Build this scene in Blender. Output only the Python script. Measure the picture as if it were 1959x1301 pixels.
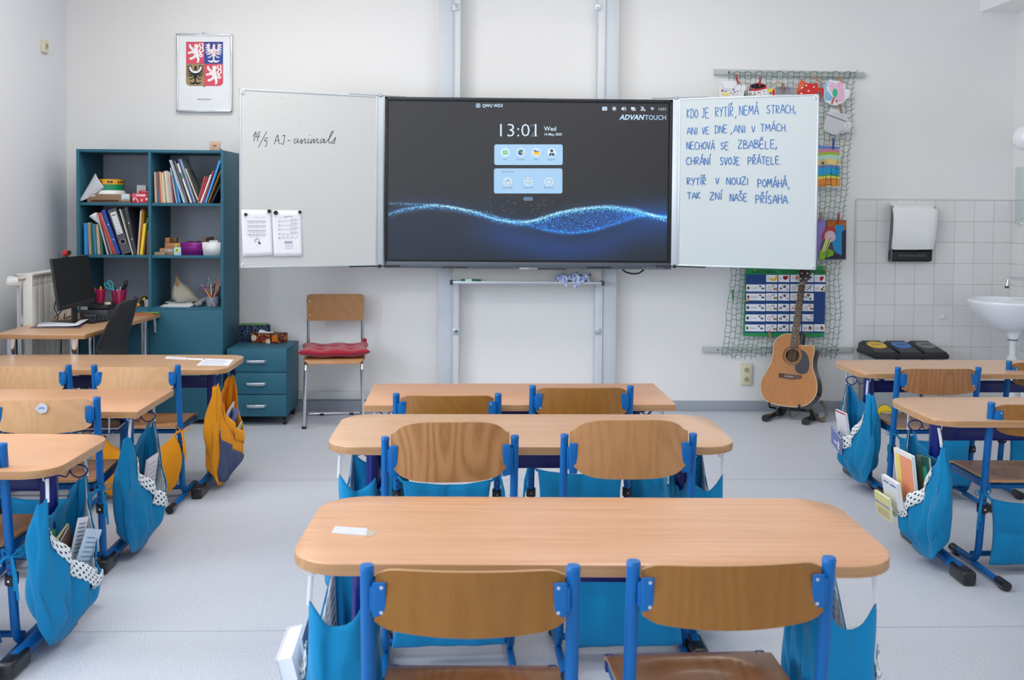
import bpy, bmesh, math, random
from math import sin, cos, pi, radians, sqrt, atan2, tan
from mathutils import Vector, Matrix, Quaternion

for _o in list(bpy.data.objects):
    bpy.data.objects.remove(_o)
scene = bpy.context.scene
COL = scene.collection
V = Vector

# ------------------------------------------------------------------ camera
FPX = 1905.0                       # focal length in pixels of the 1959x1301 frame
PITCH, YAW, ROLL, SHIFT, EYE = radians(1.8), radians(1.8), radians(.45), -200.0, 1.48
_f = V((sin(YAW)*cos(PITCH), cos(YAW)*cos(PITCH), -sin(PITCH)))
_r = V((cos(YAW), -sin(YAW), 0)); _u = _r.cross(_f)
CR = _r*cos(ROLL)+_u*sin(ROLL); CU = _u*cos(ROLL)-_r*sin(ROLL); CF = _f
cam_data = bpy.data.cameras.new('camera')
cam = bpy.data.objects.new('camera', cam_data); COL.objects.link(cam)
cam.matrix_world = Matrix(((CR.x, CU.x, -CF.x, 0), (CR.y, CU.y, -CF.y, 0), (CR.z, CU.z, -CF.z, EYE), (0, 0, 0, 1)))
cam_data.sensor_width = 36.0; cam_data.lens = 36.0*FPX/1959.0
cam_data.shift_y = SHIFT/1959.0
cam_data.clip_start = .05; cam_data.clip_end = 60
cam_data.dof.use_dof = True; cam_data.dof.focus_distance = 5.2; cam_data.dof.aperture_fstop = 6.3
scene.camera = cam

# ------------------------------------------------------------------ light
scene.view_settings.view_transform = 'Standard'
scene.view_settings.look = 'None'
scene.view_settings.gamma = 1.0
scene.view_settings.use_curve_mapping = False
scene.view_settings.exposure = 0.06
world = bpy.data.worlds.new('daylight'); scene.world = world; world.use_nodes = True
_bg = world.node_tree.nodes['Background']
_bg.inputs['Color'].default_value = (.62, .78, 1.0, 1); _bg.inputs['Strength'].default_value = 1.5
scene.cycles.use_denoising = True
scene.cycles.max_bounces = 10; scene.cycles.diffuse_bounces = 6; scene.cycles.glossy_bounces = 4
scene.cycles.transmission_bounces = 6
scene.cycles.sample_clamp_indirect = 6

def area(name, loc, target, sx, sy, power, color):
    d = bpy.data.lights.new(name, 'AREA'); d.shape = 'RECTANGLE'; d.size = sx; d.size_y = sy
    d.energy = power; d.color = color
    o = bpy.data.objects.new(name, d); COL.objects.link(o); o.location = loc
    o.rotation_euler = (V(target)-V(loc)).to_track_quat('-Z', 'Y').to_euler()
    return o
# daylight pouring through the three windows of the left wall (outside the glass)
for _y, _p in ((-1.55, 60), (1.0, 100), (3.55, 96)):
    area('window_daylight', (-3.35, _y, 1.85), (0, _y, 1.55), 1.9, 1.9, _p, (.84, .91, 1.0))
# weaker daylight through the window in the wall behind the camera
area('rear_daylight', (.3, -2.75, 1.85), (.3, 0, 1.7), 3.6, 1.8, 3, (.92, .96, 1.0))
# two rows of ceiling panel lamps
for _x, _p in ((-1.35, 18.5), (1.0, 14)):
    for _y, _q in ((.6, .35), (3.1, .95), (5.6, 1.08)):
        area('ceiling_light', (_x, _y, 3.335), (_x, _y, 0), 1.15,   .5, _p*_q, (1.0, .95, .87))

# ------------------------------------------------------------------ pixel rays
CAM = V((0, 0, EYE))
def ray(px, py): return CR*((px-979.5)/FPX)+CU*((650.5-py+SHIFT)/FPX)+CF
def onZ(px, py, z):
    d = ray(px, py); return CAM+d*((z-EYE)/d.z)
def onY(px, py, y):
    d = ray(px, py); return CAM+d*(y/d.y)
def onX(px, py, x):
    d = ray(px, py); return CAM+d*(x/d.x)
def onP(px, py, p, n):
    d = ray(px, py); return CAM+d*((V(p)-CAM).dot(n)/d.dot(n))

# ------------------------------------------------------------------ materials
def lin(h):
    if isinstance(h, str):
        h = h.lstrip('#'); c = [int(h[i:i+2], 16)/255 for i in (0, 2, 4)]
    else: c = list(h)[:3]
    return tuple(x/12.92 if x <= .04045 else ((x+.055)/1.055)**2.4 for x in c)+(1.0,)
MATS = {}
class NT:
    def __init__(s, name):
        s.m = bpy.data.materials.new(name); s.m.use_nodes = True
        s.t = s.m.node_tree; s.b = s.t.nodes['Principled BSDF']; s.out = s.t.nodes['Material Output']
    def n(s, typ, **kw):
        x = s.t.nodes.new(typ)
        for k, v in kw.items():
            if k.startswith('i_'):
                key = k[2:].replace('_', ' ')
                x.inputs[key].default_value = v
            else: setattr(x, k, v)
        return x
    def l(s, a, b): s.t.links.new(a, b)
    def coord(s, kind='Object', scale=(1, 1, 1), loc=(0, 0, 0), rot=(0, 0, 0)):
        c = s.n('ShaderNodeTexCoord'); m = s.n('ShaderNodeMapping')
        m.inputs['Scale'].default_value = scale; m.inputs['Location'].default_value = loc
        m.inputs['Rotation'].default_value = rot
        s.l(c.outputs[kind], m.inputs['Vector']); return m.outputs['Vector']
    def ramp(s, fac, stops):
        r = s.n('ShaderNodeValToRGB'); e = r.color_ramp.elements
        while len(e) < len(stops): e.new(.5)
        for k, (p, c) in enumerate(stops): e[k].position = p; e[k].color = lin(c)
        s.l(fac, r.inputs['Fac']); return r.outputs['Color']
    def bump(s, h, strength=.2, dist=.002):
        b = s.n('ShaderNodeBump'); b.inputs['Strength'].default_value = strength
        b.inputs['Distance'].default_value = dist
        s.l(h, b.inputs['Height']); s.l(b.outputs['Normal'], s.b.inputs['Normal'])
    def noise(s, vec, scale, detail=2.0, rough=.5):
        x = s.n('ShaderNodeTexNoise'); x.inputs['Scale'].default_value = scale
        x.inputs['Detail'].default_value = detail; x.inputs['Roughness'].default_value = rough
        s.l(vec, x.inputs['Vector']); return x.outputs['Fac']
    def setp(s, rough=None, metal=None, spec=None, coat=None, trans=None, ior=None, alpha=None, sheen=None):
        B = s.b.inputs
        if rough is not None: B['Roughness'].default_value = rough
        if metal is not None: B['Metallic'].default_value = metal
        if spec is not None: B['Specular IOR Level'].default_value = spec
        if coat is not None: B['Coat Weight'].default_value = coat
        if trans is not None: B['Transmission Weight'].default_value = trans
        if ior is not None: B['IOR'].default_value = ior
        if alpha is not None: B['Alpha'].default_value = alpha
        if sheen is not None: B['Sheen Weight'].default_value = sheen
def paint(name, color, rough=.5, metal=0., spec=.5, coat=0., var=.04, vs=6., bs=0., bscale=60.):
    """plain coloured surface with a faint procedural unevenness"""
    key = ('paint', name)
    if key in MATS: return MATS[key]
    t = NT(name); c = lin(color); v = t.coord()
    f = t.noise(v, vs, 3)
    mx = t.n('ShaderNodeMix', data_type='RGBA')
    mx.inputs['A'].default_value = tuple(max(0, x*(1-var*1.6)) for x in c[:3])+(1,)
    mx.inputs['B'].default_value = tuple(min(1, x*(1+var*1.6)) for x in c[:3])+(1,)
    t.l(f, mx.inputs['Factor']); t.l(mx.outputs['Result'], t.b.inputs['Base Color'])
    if bs: t.bump(t.noise(v, bscale, 3), bs, .003)
    t.setp(rough, metal, spec, coat); MATS[key] = t.m; return t.m
def fabric(name, color, sheen=.3, fold=.35, rough=.85):
    key = ('fab', name)
    if key in MATS: return MATS[key]
    t = NT(name); c = lin(color); v = t.coord()
    f = t.noise(v, 9., 4)
    mx = t.n('ShaderNodeMix', data_type='RGBA')
    mx.inputs['A'].default_value = tuple(x*.86 for x in c[:3])+(1,)
    mx.inputs['B'].default_value = tuple(min(1, x*1.1) for x in c[:3])+(1,)
    t.l(f, mx.inputs['Factor']); t.l(mx.outputs['Result'], t.b.inputs['Base Color'])
    w1 = t.noise(t.coord(scale=(1, 1, .35)), 26., 3); w2 = t.noise(v, 700., 1)
    ad = t.n('ShaderNodeMath', operation='MULTIPLY_ADD'); t.l(w2, ad.inputs[0]); ad.inputs[1].default_value = .12; t.l(w1, ad.inputs[2])
    t.bump(ad.outputs[0], fold, .012); t.setp(rough, 0, .25, sheen=sheen); MATS[key] = t.m; return t.m
def dotted(name, base, dot, pitch=.016, rad=.30, rough=.85):
    """cloth printed with a staggered grid of dots, in UV metres"""
    key = ('dot', name)
    if key in MATS: return MATS[key]
    t = NT(name); v = t.coord('UV', scale=(1/pitch, 1/pitch, 1), rot=(0, 0, radians(45)))
    fr = t.n('ShaderNodeVectorMath', operation='FRACTION'); t.l(v, fr.inputs[0])
    sb = t.n('ShaderNodeVectorMath', operation='SUBTRACT'); t.l(fr.outputs[0], sb.inputs[0]); sb.inputs[1].default_value = (.5, .5, 0)
    sp = t.n('ShaderNodeSeparateXYZ'); t.l(sb.outputs[0], sp.inputs[0])
    cb = t.n('ShaderNodeCombineXYZ'); t.l(sp.outputs[0], cb.inputs[0]); t.l(sp.outputs[1], cb.inputs[1])
    ln = t.n('ShaderNodeVectorMath', operation='LENGTH'); t.l(cb.outputs[0], ln.inputs[0])
    lt = t.n('ShaderNodeMath', operation='LESS_THAN'); t.l(ln.outputs['Value'], lt.inputs[0]); lt.inputs[1].default_value = rad
    mx = t.n('ShaderNodeMix', data_type='RGBA'); mx.inputs['A'].default_value = lin(base); mx.inputs['B'].default_value = lin(dot)
    t.l(lt.outputs[0], mx.inputs['Factor']); t.l(mx.outputs['Result'], t.b.inputs['Base Color'])
    t.bump(t.noise(t.coord(), 24., 3), .3, .01); t.setp(rough, 0, .25); MATS[key] = t.m; return t.m
def laminate(name, c1, c2, c3, rough=.3, axis=0):
    key = ('lam', name)
    if key in MATS: return MATS[key]
    t = NT(name)
    sc = [38, 38, 38]; sc[axis] = 1.6
    v = t.coord(scale=tuple(sc)); f = t.noise(v, 1.6, 4, .6)
    sc2 = [240, 240, 240]; sc2[axis] = 6
    g = t.noise(t.coord(scale=tuple(sc2)), 1.4, 2)
    ad = t.n('ShaderNodeMath', operation='MULTIPLY_ADD'); t.l(g, ad.inputs[0]); ad.inputs[1].default_value = .45
    t.l(f, ad.inputs[2])
    col = t.ramp(ad.outputs[0], [(.42, c1), (.72, c2), (1.0, c3)])
    t.l(col, t.b.inputs['Base Color']); t.setp(rough, 0, .5, coat=.12)
    t.b.inputs['Coat Roughness'].default_value = .16
    MATS[key] = t.m; return t.m
def plywood(name, c1, c2, c3, seed=0., rough=.30, strength=.08):
    """vertical plywood grain with cathedral figure"""
    key = ('ply', name)
    if key in MATS: return MATS[key]
    t = NT(name)
    oi = t.n('ShaderNodeObjectInfo'); c = t.n('ShaderNodeTexCoord')
    mp = t.n('ShaderNodeMapping'); t.l(c.outputs['Object'], mp.inputs['Vector']); mp.inputs['Scale'].default_value = (9, 2.2, 2.6)
    ofs = t.n('ShaderNodeVectorMath', operation='ADD'); t.l(mp.outputs[0], ofs.inputs[0])
    ml = t.n('ShaderNodeMath', operation='MULTIPLY'); t.l(oi.outputs['Random'], ml.inputs[0]); ml.inputs[1].default_value = 40.
    t.l(ml.outputs[0], ofs.inputs[1])
    n1 = t.noise(ofs.outputs[0], .55, 1.5, .45)
    rings = t.n('ShaderNodeMath', operation='MULTIPLY'); t.l(n1, rings.inputs[0]); rings.inputs[1].default_value = 16.
    fr = t.n('ShaderNodeMath', operation='SINE')
    m2 = t.n('ShaderNodeMath', operation='MULTIPLY'); t.l(rings.outputs[0], m2.inputs[0]); m2.inputs[1].default_value = 6.283
    t.l(m2.outputs[0], fr.inputs[0])
    fine = t.noise(t.coord(scale=(260, 260, 9)), 1., 2)
    a = t.n('ShaderNodeMath', operation='MULTIPLY_ADD'); t.l(fr.outputs[0], a.inputs[0]); a.inputs[1].default_value = strength; a.inputs[2].default_value = .32
    b = t.n('ShaderNodeMath', operation='MULTIPLY_ADD'); t.l(fine, b.inputs[0]); b.inputs[1].default_value = .38; t.l(a.outputs[0], b.inputs[2])
    col = t.ramp(b.outputs[0], [(.2, c1), (.52, c2), (.9, c3)])
    t.l(col, t.b.inputs['Base Color']); t.setp(rough, 0, .45, coat=.12)
    t.b.inputs['Coat Roughness'].default_value = .12
    MATS[key] = t.m; return t.m
def ink():
    """flat print: colours stored per face"""
    key = 'ink'
    if key in MATS: return MATS[key]
    t = NT('printed_ink'); a = t.n('ShaderNodeVertexColor'); a.layer_name = 'Col'
    t.l(a.outputs['Color'], t.b.inputs['Base Color']); t.setp(.6, 0, .3); MATS[key] = t.m; return t.m
def glow(strength=1.0):
    key = ('glow', strength)
    if key in MATS: return MATS[key]
    t = NT('screen_light'); a = t.n('ShaderNodeVertexColor'); a.layer_name = 'Col'
    t.b.inputs['Base Color'].default_value = (.012, .012, .013, 1)
    t.l(a.outputs['Color'], t.b.inputs['Emission Color']); t.b.inputs['Emission Strength'].default_value = strength
    t.setp(.32, 0, .5); MATS[key] = t.m; return t.m
def glass(name='clear_plastic', color='#e8f2f4', rough=.05, alpha=.3):
    key = ('glass', name)
    if key in MATS: return MATS[key]
    t = NT(name); t.b.inputs['Base Color'].default_value = lin(color)
    t.setp(rough, 0, .6, alpha=alpha); MATS[key] = t.m; return t.m
def mesh_net(name, color, scale=260., hole=.38):
    """perforated metal mesh of a pencil cup"""
    key = ('mesh', name)
    if key in MATS: return MATS[key]
    t = NT(name); t.b.inputs['Base Color'].default_value = lin(color); v = t.coord('UV', scale=(scale, scale, 1), rot=(0, 0, radians(45)))
    fr = t.n('ShaderNodeVectorMath', operation='FRACTION'); t.l(v, fr.inputs[0])
    sp = t.n('ShaderNodeSeparateXYZ'); t.l(fr.outputs[0], sp.inputs[0])
    mx = t.n('ShaderNodeMath', operation='MINIMUM'); t.l(sp.outputs[0], mx.inputs[0]); t.l(sp.outputs[1], mx.inputs[1])
    lt = t.n('ShaderNodeMath', operation='LESS_THAN'); t.l(mx.outputs[0], lt.inputs[0]); lt.inputs[1].default_value = hole
    t.l(lt.outputs[0], t.b.inputs['Alpha']); t.setp(.4, .3); MATS[key] = t.m; return t.m

# ------------------------------------------------------------------ mesh builder
class MB:
    def __init__(s):
        s.bm = bmesh.new(); s.uv = s.bm.loops.layers.uv.new('UVMap'); s.col = None
    def _mark(s, faces, mat, smooth=True):
        for f in faces: f.material_index = mat; f.smooth = smooth
    def box(s, c, size, rot=None, bevel=0., seg=2, mat=0):
        M = Matrix.Translation(V(c))
        if rot is not None:
            M = M @ (rot.to_4x4() if isinstance(rot, (Matrix, Quaternion)) and not isinstance(rot, Quaternion) else (rot.to_matrix().to_4x4() if isinstance(rot, Quaternion) else Matrix.Rotation(rot[2], 4, 'Z') @ Matrix.Rotation(rot[1], 4, 'Y') @ Matrix.Rotation(rot[0], 4, 'X')))
        M = M @ Matrix.Diagonal((size[0], size[1], size[2], 1))
        vs = bmesh.ops.create_cube(s.bm, size=1.0, matrix=M)['verts']
        fs = set(f for v in vs for f in v.link_faces)
        s._mark(fs, mat)
        if bevel > 0:
            es = list(set(e for v in vs for e in v.link_edges))
            b = min(bevel, min(abs(x) for x in size)*.49)
            r = bmesh.ops.bevel(s.bm, geom=es, offset=b, segments=seg, affect='EDGES', profile=.5, clamp_overlap=True)
            s._mark(r['faces'], mat)
        return s
    def ring(s, c, a, b, r, n, r2=None):
        r2 = r if r2 is None else r2
        return [s.bm.verts.new(c+a*(r*cos(2*pi*k/n))+b*(r2*sin(2*pi*k/n))) for k in range(n)]
    def skin(s, rings, mat=0, closed=True, cap=True):
        fs = []
        n = len(rings[0])
        for i in range(len(rings)-1):
            A, B = rings[i], rings[i+1]
            for k in range(n if closed else n-1):
                fs.append(s.bm.faces.new((A[k], A[(k+1) % n], B[(k+1) % n], B[k])))
        if cap and closed:
            fs.append(s.bm.faces.new(list(reversed(rings[0])))); fs.append(s.bm.faces.new(rings[-1]))
        s._mark(fs, mat); return fs
    def tube(s, pts, r, n=10, mat=0, cap=True, closed=False, flat=None):
        """sweep a round (or flattened: flat=(rx, ry, up)) section along points"""
        P = [V(p) for p in pts]; m = len(P)
        T = []
        for i in range(m):
            a = P[(i-1) % m] if (i > 0 or closed) else P[i]; b = P[(i+1) % m] if (i < m-1 or closed) else P[i]
            d = b-a; T.append(d.normalized() if d.length > 1e-9 else V((0, 0, 1)))
        ref = V(flat[2]) if flat else (V((0, 0, 1)) if abs(T[0].z) < .9 else V((1, 0, 0)))
        N = (ref-T[0]*ref.dot(T[0])).normalized(); rings = []
        for i in range(m):
            if flat: N = (ref-T[i]*ref.dot(T[i])).normalized()
            elif i: 
                q = T[i-1].rotation_difference(T[i]); N = (q @ N); N = (N-T[i]*N.dot(T[i])).normalized()
            B = T[i].cross(N); rr = r[i] if isinstance(r, (list, tuple)) else r
            if flat: rings.append(s.ring(P[i], B, N, flat[0], n, flat[1]))
            else: rings.append(s.ring(P[i], N, B, rr, n))
        if closed: rings.append(rings[0]); return s.skin(rings, mat, cap=False)
        return s.skin(rings, mat, cap=cap)
    def cyl(s, p0, p1, r0, r1=None, n=16, mat=0): s.tube([p0, p1], [r0, r0 if r1 is None else r1], n, mat); return s
    def ball(s, c, r, n=12, mat=0, scale=(1, 1, 1)):
        M = Matrix.Translation(V(c)) @ Matrix.Diagonal((r*scale[0], r*scale[1], r*scale[2], 1))
        vs = bmesh.ops.create_uvsphere(s.bm, u_segments=n, v_segments=max(6, n*2//3), radius=1, matrix=M)['verts']
        s._mark(set(f for v in vs for f in v.link_faces), mat); return s
    def lathe(s, prof, c=(0, 0, 0), M=None, n=24, mat=0, sx=1., sy=1.):
        c = V(c); rows = []
        for (r, z) in prof:
            row = []
            for k in range(n):
                p = V((r*cos(2*pi*k/n)*sx, r*sin(2*pi*k/n)*sy, z))
                row.append(s.bm.verts.new(c+(M @ p if M is not None else p)))
            rows.append(row)
        fs = []
        for i in range(len(rows)-1):
            for k in range(n): 
                f = s.bm.faces.new((rows[i][k], rows[i][(k+1) % n], rows[i+1][(k+1) % n], rows[i+1][k])); fs.append(f)
                L = f.loops
                for j, (ii, kk) in enumerate(((i, k), (i, k+1), (i+1, k+1), (i+1, k))):
                    L[j][s.uv].uv = (kk/n*2*pi*max(prof[0][0], prof[-1][0]), prof[ii][1])
        s._mark(fs, mat); return s
    def prism(s, pts, thick, mat=0, bevel=0., seg=2, side=None):
        """pts: ordered 3D outline of the front face, thick: vector to the back face"""
        th = V(thick); A = [s.bm.verts.new(V(p)) for p in pts]; B = [s.bm.verts.new(V(p)+th) for p in pts]
        n = len(A); f0 = s.bm.faces.new(A); f1 = s.bm.faces.new(list(reversed(B)))
        sd = [s.bm.faces.new((A[(k+1) % n], A[k], B[k], B[(k+1) % n])) for k in range(n)]
        s._mark([f0, f1], mat); s._mark(sd, mat if side is None else side)
        if bevel > 0:
            es = [e for e in f0.edges]+[e for e in f1.edges]
            r = bmesh.ops.bevel(s.bm, geom=es, offset=bevel, segments=seg, affect='EDGES', profile=.5, clamp_overlap=True)
            for f in r['faces']: f.smooth = True
        return s
    def sheet(s, fn, nu, nv, mat=0, uvs=(1., 1.), closed=False, flip=False):
        g = [[s.bm.verts.new(V(fn(i/nu, j/nv))) for i in range(nu if closed else nu+1)] for j in range(nv+1)]
        fs = []
        for j in range(nv):
            for i in range(nu):
                i2 = (i+1) % nu if closed else i+1
                q = [(i, i, j), (i+1, i2, j), (i+1, i2, j+1), (i, i, j+1)]
                if flip: q.reverse()
                f = s.bm.faces.new([g[b][a] for (_, a, b) in q]); fs.append(f)
                for L, (a, _, b) in zip(f.loops, q): L[s.uv].uv = (a/nu*uvs[0], b/nv*uvs[1])
        s._mark(fs, mat); return g
    def poly(s, pts, color=None, mat=0):
        f = s.bm.faces.new([s.bm.verts.new(V(p)) for p in pts]); f.material_index = mat
        if color is not None:
            if s.col is None: s.col = s.bm.loops.layers.float_color.new('Col')
            c = lin(color) if isinstance(color, str) else tuple(color)
            for L in f.loops: L[s.col] = c
        return f
    def build(s, name, mats, parent=None, world=False, sharp=40, kind=None, solid=0., solid_off=-1, sub=0, recalc=True, keep=False):
        if recalc: bmesh.ops.recalc_face_normals(s.bm, faces=s.bm.faces[:])
        me = bpy.data.meshes.new(name); s.bm.to_mesh(me)
        if not keep: s.bm.free()
        if not isinstance(mats, (list, tuple)): mats = [mats]
        for m in mats: me.materials.append(m)
        if sharp: me.set_sharp_from_angle(angle=radians(sharp))
        o = bpy.data.objects.new(name, me); COL.objects.link(o)
        if parent is not None:
            o.parent = parent
            if world: me.transform(ROOTINV[parent.name])
            ROOTINV[o.name] = ROOTINV.get(parent.name, Matrix())
        elif kind != 'structure':
            vs = [v.co for v in me.vertices]
            c = V((sum(v.x for v in vs)/len(vs), sum(v.y for v in vs)/len(vs), min(v.z for v in vs)))
            me.transform(Matrix.Translation(-c)); o.location = c; ROOTINV[o.name] = Matrix.Translation(-c)
        else: ROOTINV[o.name] = Matrix()
        if kind: o['kind'] = kind
        if solid:
            md = o.modifiers.new('thickness', 'SOLIDIFY'); md.thickness = solid; md.offset = solid_off
        if sub:
            md = o.modifiers.new('smooth', 'SUBSURF'); md.levels = sub; md.render_levels = sub
        return o
ROOTINV = {}
def tag(o, label=None, cat=None, group=None, kind=None):
    if label: o['label'] = label
    if cat: o['category'] = cat
    if group: o['group'] = group
    if kind: o['kind'] = kind
    return o
def thing(name, label, cat, loc=(0, 0, 0), rz=0., group=None):
    o = bpy.data.objects.new(name, None); o.empty_display_size = .05; COL.objects.link(o)
    o.location = loc; o.rotation_euler = (0, 0, rz)
    ROOTINV[o.name] = (Matrix.Translation(V(loc)) @ Matrix.Rotation(rz, 4, 'Z')).inverted()
    return tag(o, label, cat, group)
def copy_tree(o, parent=None):
    c = o.copy(); COL.objects.link(c)
    if parent is not None: c.parent = parent
    for ch in list(o.children): copy_tree(ch, c)
    return c
class Frame:
    """a flat panel: origin, unit u (rightwards), unit v (upwards), outward normal"""
    def __init__(s, o, u, v): s.o = V(o); s.u = V(u).normalized(); s.v = V(v).normalized(); s.n = s.u.cross(s.v).normalized()
    def p(s, a, b, h=0.): return s.o+s.u*a+s.v*b+s.n*h
    def px(s, x, y, h=0.):
        return onP(x, y, s.o+s.n*h, s.n)
    def ab(s, x, y):
        q = s.px(x, y)-s.o; return q.dot(s.u), q.dot(s.v)
class Print:
    """flat print gathered on a Frame in its own (a, b) metres or in picture coordinates"""
    def __init__(s, fr, mp=None, h=.0008): s.f = fr; s.scaled = mp is not None; s.sc = None; s.mp = mp or (lambda x, y: (x, y)); s.h = h; s.mb = MB(); s.k = 0
    def _p(s, x, y, h): a, b = s.mp(x, y); return s.f.p(a, b, h)
    def up(s, d=.00025): s.h += d
    def poly(s, pts, c):
        s.h += 2e-6; s.mb.poly([s._p(x, y, s.h) for x, y in pts], c); return s
    def rect(s, x0, y0, x1, y1, c): return s.poly([(x0, y0), (x1, y0), (x1, y1), (x0, y1)], c)
    def disc(s, x, y, rx, ry, c, n=16, a0=0., rot=0.):
        return s.poly([(x+rx*cos(2*pi*k/n)*cos(rot)-ry*sin(2*pi*k/n)*sin(rot), y+rx*cos(2*pi*k/n)*sin(rot)+ry*sin(2*pi*k/n)*cos(rot)) for k in range(n)], c)
    def line(s, pts, w, c):
        if w < .1 and s.scaled:           # widths below .1 are metres
            if s.sc is None:
                x, y = pts[0]; a, b = V((*s.mp(x, y), 0)), V((*s.mp(x+1, y), 0)); s.sc = (b-a).length
            w = w/s.sc
        for (x0, y0), (x1, y1) in zip(pts[:-1], pts[1:]):
            dx, dy = x1-x0, y1-y0; L = sqrt(dx*dx+dy*dy)
            if L < 1e-9: continue
            nx, ny = -dy/L*w/2, dx/L*w/2; ex, ey = dx/L*w*.25, dy/L*w*.25
            s.poly([(x0+nx-ex, y0+ny-ey), (x1+nx+ex, y1+ny+ey), (x1-nx+ex, y1-ny+ey), (x0-nx-ex, y0-ny-ey)], c)
        return s
    def rrect(s, x0, y0, x1, y1, r, c, n=5):
        pts = []
        sx, sy = (1 if x1 > x0 else -1), (1 if y1 > y0 else -1)
        for (cx, cy, a) in ((x1-sx*r, y1-sy*r, 0), (x0+sx*r, y1-sy*r, 1), (x0+sx*r, y0+sy*r, 2), (x1-sx*r, y0+sy*r, 3)):
            for k in range(n+1):
                t = (a+k/n)*pi/2; pts.append((cx+sx*r*cos(t), cy+sy*r*sin(t)))
        return s.poly(pts, c)
    def text(s, txt, x, y, size, c, width=None, bold=0., shear=0.):
        """x, y: left end of baseline in map units; size: cap height in map units"""
        cu = bpy.data.curves.new('t', 'FONT'); cu.body = txt; cu.size = 1.0; cu.resolution_u = 2; cu.shear = shear; cu.offset = bold
        o = bpy.data.objects.new('t', cu); COL.objects.link(o)
        dg = bpy.context.evaluated_depsgraph_get(); dg.update(); me = bpy.data.meshes.new_from_object(o.evaluated_get(dg))
        if len(me.vertices):
            w = max(v.co.x for v in me.vertices); k = size/.70; kx = k if width is None else width/max(w, 1e-6)
            sy = s.ysign
            s.h += 2e-6
            for p in me.polygons:
                s.mb.poly([s._p(x+me.vertices[i].co.x*kx, y+sy*me.vertices[i].co.y*k, s.h) for i in p.vertices], c)
        bpy.data.objects.remove(o); bpy.data.curves.remove(cu); bpy.data.meshes.remove(me); return s
    ysign = 1
    def build(s, name, parent, world=True, mat=None):
        return s.mb.build(name, mat or ink(), parent, world=world, sharp=0, recalc=False)

# ------------------------------------------------------------------ shared materials
M_WALL = paint('white_wall_paint', '#eae9e7', .85, spec=.25, var=.015, vs=1.3, bs=.12, bscale=90)
M_WALL_L = paint('left_wall_paint', '#e4e7ec', .85, spec=.25, var=.015, vs=1.3, bs=.12, bscale=90)
M_CEIL = paint('ceiling_paint', '#f1f1f0', .9, spec=.2, var=.01)
M_CHROME = paint('chrome', '#d8dade', .12, metal=1., var=.01)
M_ALU = paint('brushed_aluminium', '#bfc5cc', .38, metal=.75, var=.02)
M_RAIL = paint('grey_painted_aluminium', '#c9ced5', .5, metal=.0, var=.02)
M_BLACK = paint('black_plastic', '#17181b', .42, var=.05)
M_DARK = paint('dark_grey_plastic', '#3a3e46', .4, var=.03)
M_BLUE = paint('bright_blue_enamel', '#0061a6', .42, spec=.35, coat=.05, var=.03)
M_NAVY = paint('navy_blue_enamel', '#041a74', .36, coat=.15, var=.03)
M_DESK = laminate('beech_laminate', '#bd8860', '#c9966f', '#d3a27e')
M_DESKL = laminate('pale_beech_laminate', '#bc916d', '#c69e7b', '#d0a988')
M_EDGE = laminate('beech_edge_band', '#a97a4c', '#b4875a', '#be9468')
M_TEAL = paint('petrol_blue_board', '#30687d', .5, spec=.3, var=.03, vs=2)
M_TEAL_SHADE = paint('petrol_blue_board_shaded', '#265a6d', .55, spec=.3, var=.03, vs=2)  # same board with compartment shade mixed into its colour; not assigned
M_PAPER = paint('white_paper', '#eeeff4', .7, var=.02)
M_WHITEP = paint('white_plastic', '#eceded', .32, var=.01)
M_CLOTH = fabric('turquoise_cotton', '#0583b6', .15)
M_CLOTH2 = fabric('turquoise_quilted_cotton', '#0480b4', .12)
M_ORANGE = fabric('yellow_orange_cotton', '#ee9a16', .15)
M_LINING = dotted('white_cotton_with_navy_dots', '#e9eceb', '#1d3a4c', .0155, .24)
M_NAVYDOT = dotted('navy_cotton_with_white_specks', '#1b2f5e', '#b8c4dd', .0062, .22)
M_CORD = paint('navy_cord', '#14307e', .6)
M_ELASTIC = paint('white_elastic', '#dcdde0', .7)
M_RUBBER = paint('black_rubber_foot', '#1a1b1e', .35, coat=.2)
# ================================================================== the room
WY = 7.09          # back wall
LX, RX, ZC, BY = -2.905, 3.845, 3.36, -2.45
def struct(name, mb, mats, parent=None, **k):
    o = mb.build(name, mats, parent, kind='structure' if parent is None else None, **k); return o
# floor
t = NT('speckled_linoleum')
v = t.coord()
base = t.ramp(t.noise(v, 1.1, 3), [(.3, '#c6cad3'), (.7, '#ced2da')])
sp1 = t.n('ShaderNodeTexVoronoi'); sp1.inputs['Scale'].default_value = 150.; t.l(v, sp1.inputs['Vector'])
nz = t.noise(v, 210., 3, .7)
r1 = t.ramp(nz, [(.40, '#8f98a6'), (.52, '#ffffff')])
mx = t.n('ShaderNodeMix', data_type='RGBA', blend_type='MULTIPLY'); mx.inputs['Factor'].default_value = .42
t.l(base, mx.inputs['A']); t.l(r1, mx.inputs['B'])
t.l(mx.outputs['Result'], t.b.inputs['Base Color']); t.setp(.48, 0, .4)
M_FLOOR = t.m
m = MB(); m.box(((LX+RX)/2, (BY+WY)/2, -.05), (RX-LX+.4, WY-BY+.4, .1)); fl = struct('floor', m, M_FLOOR)
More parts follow.
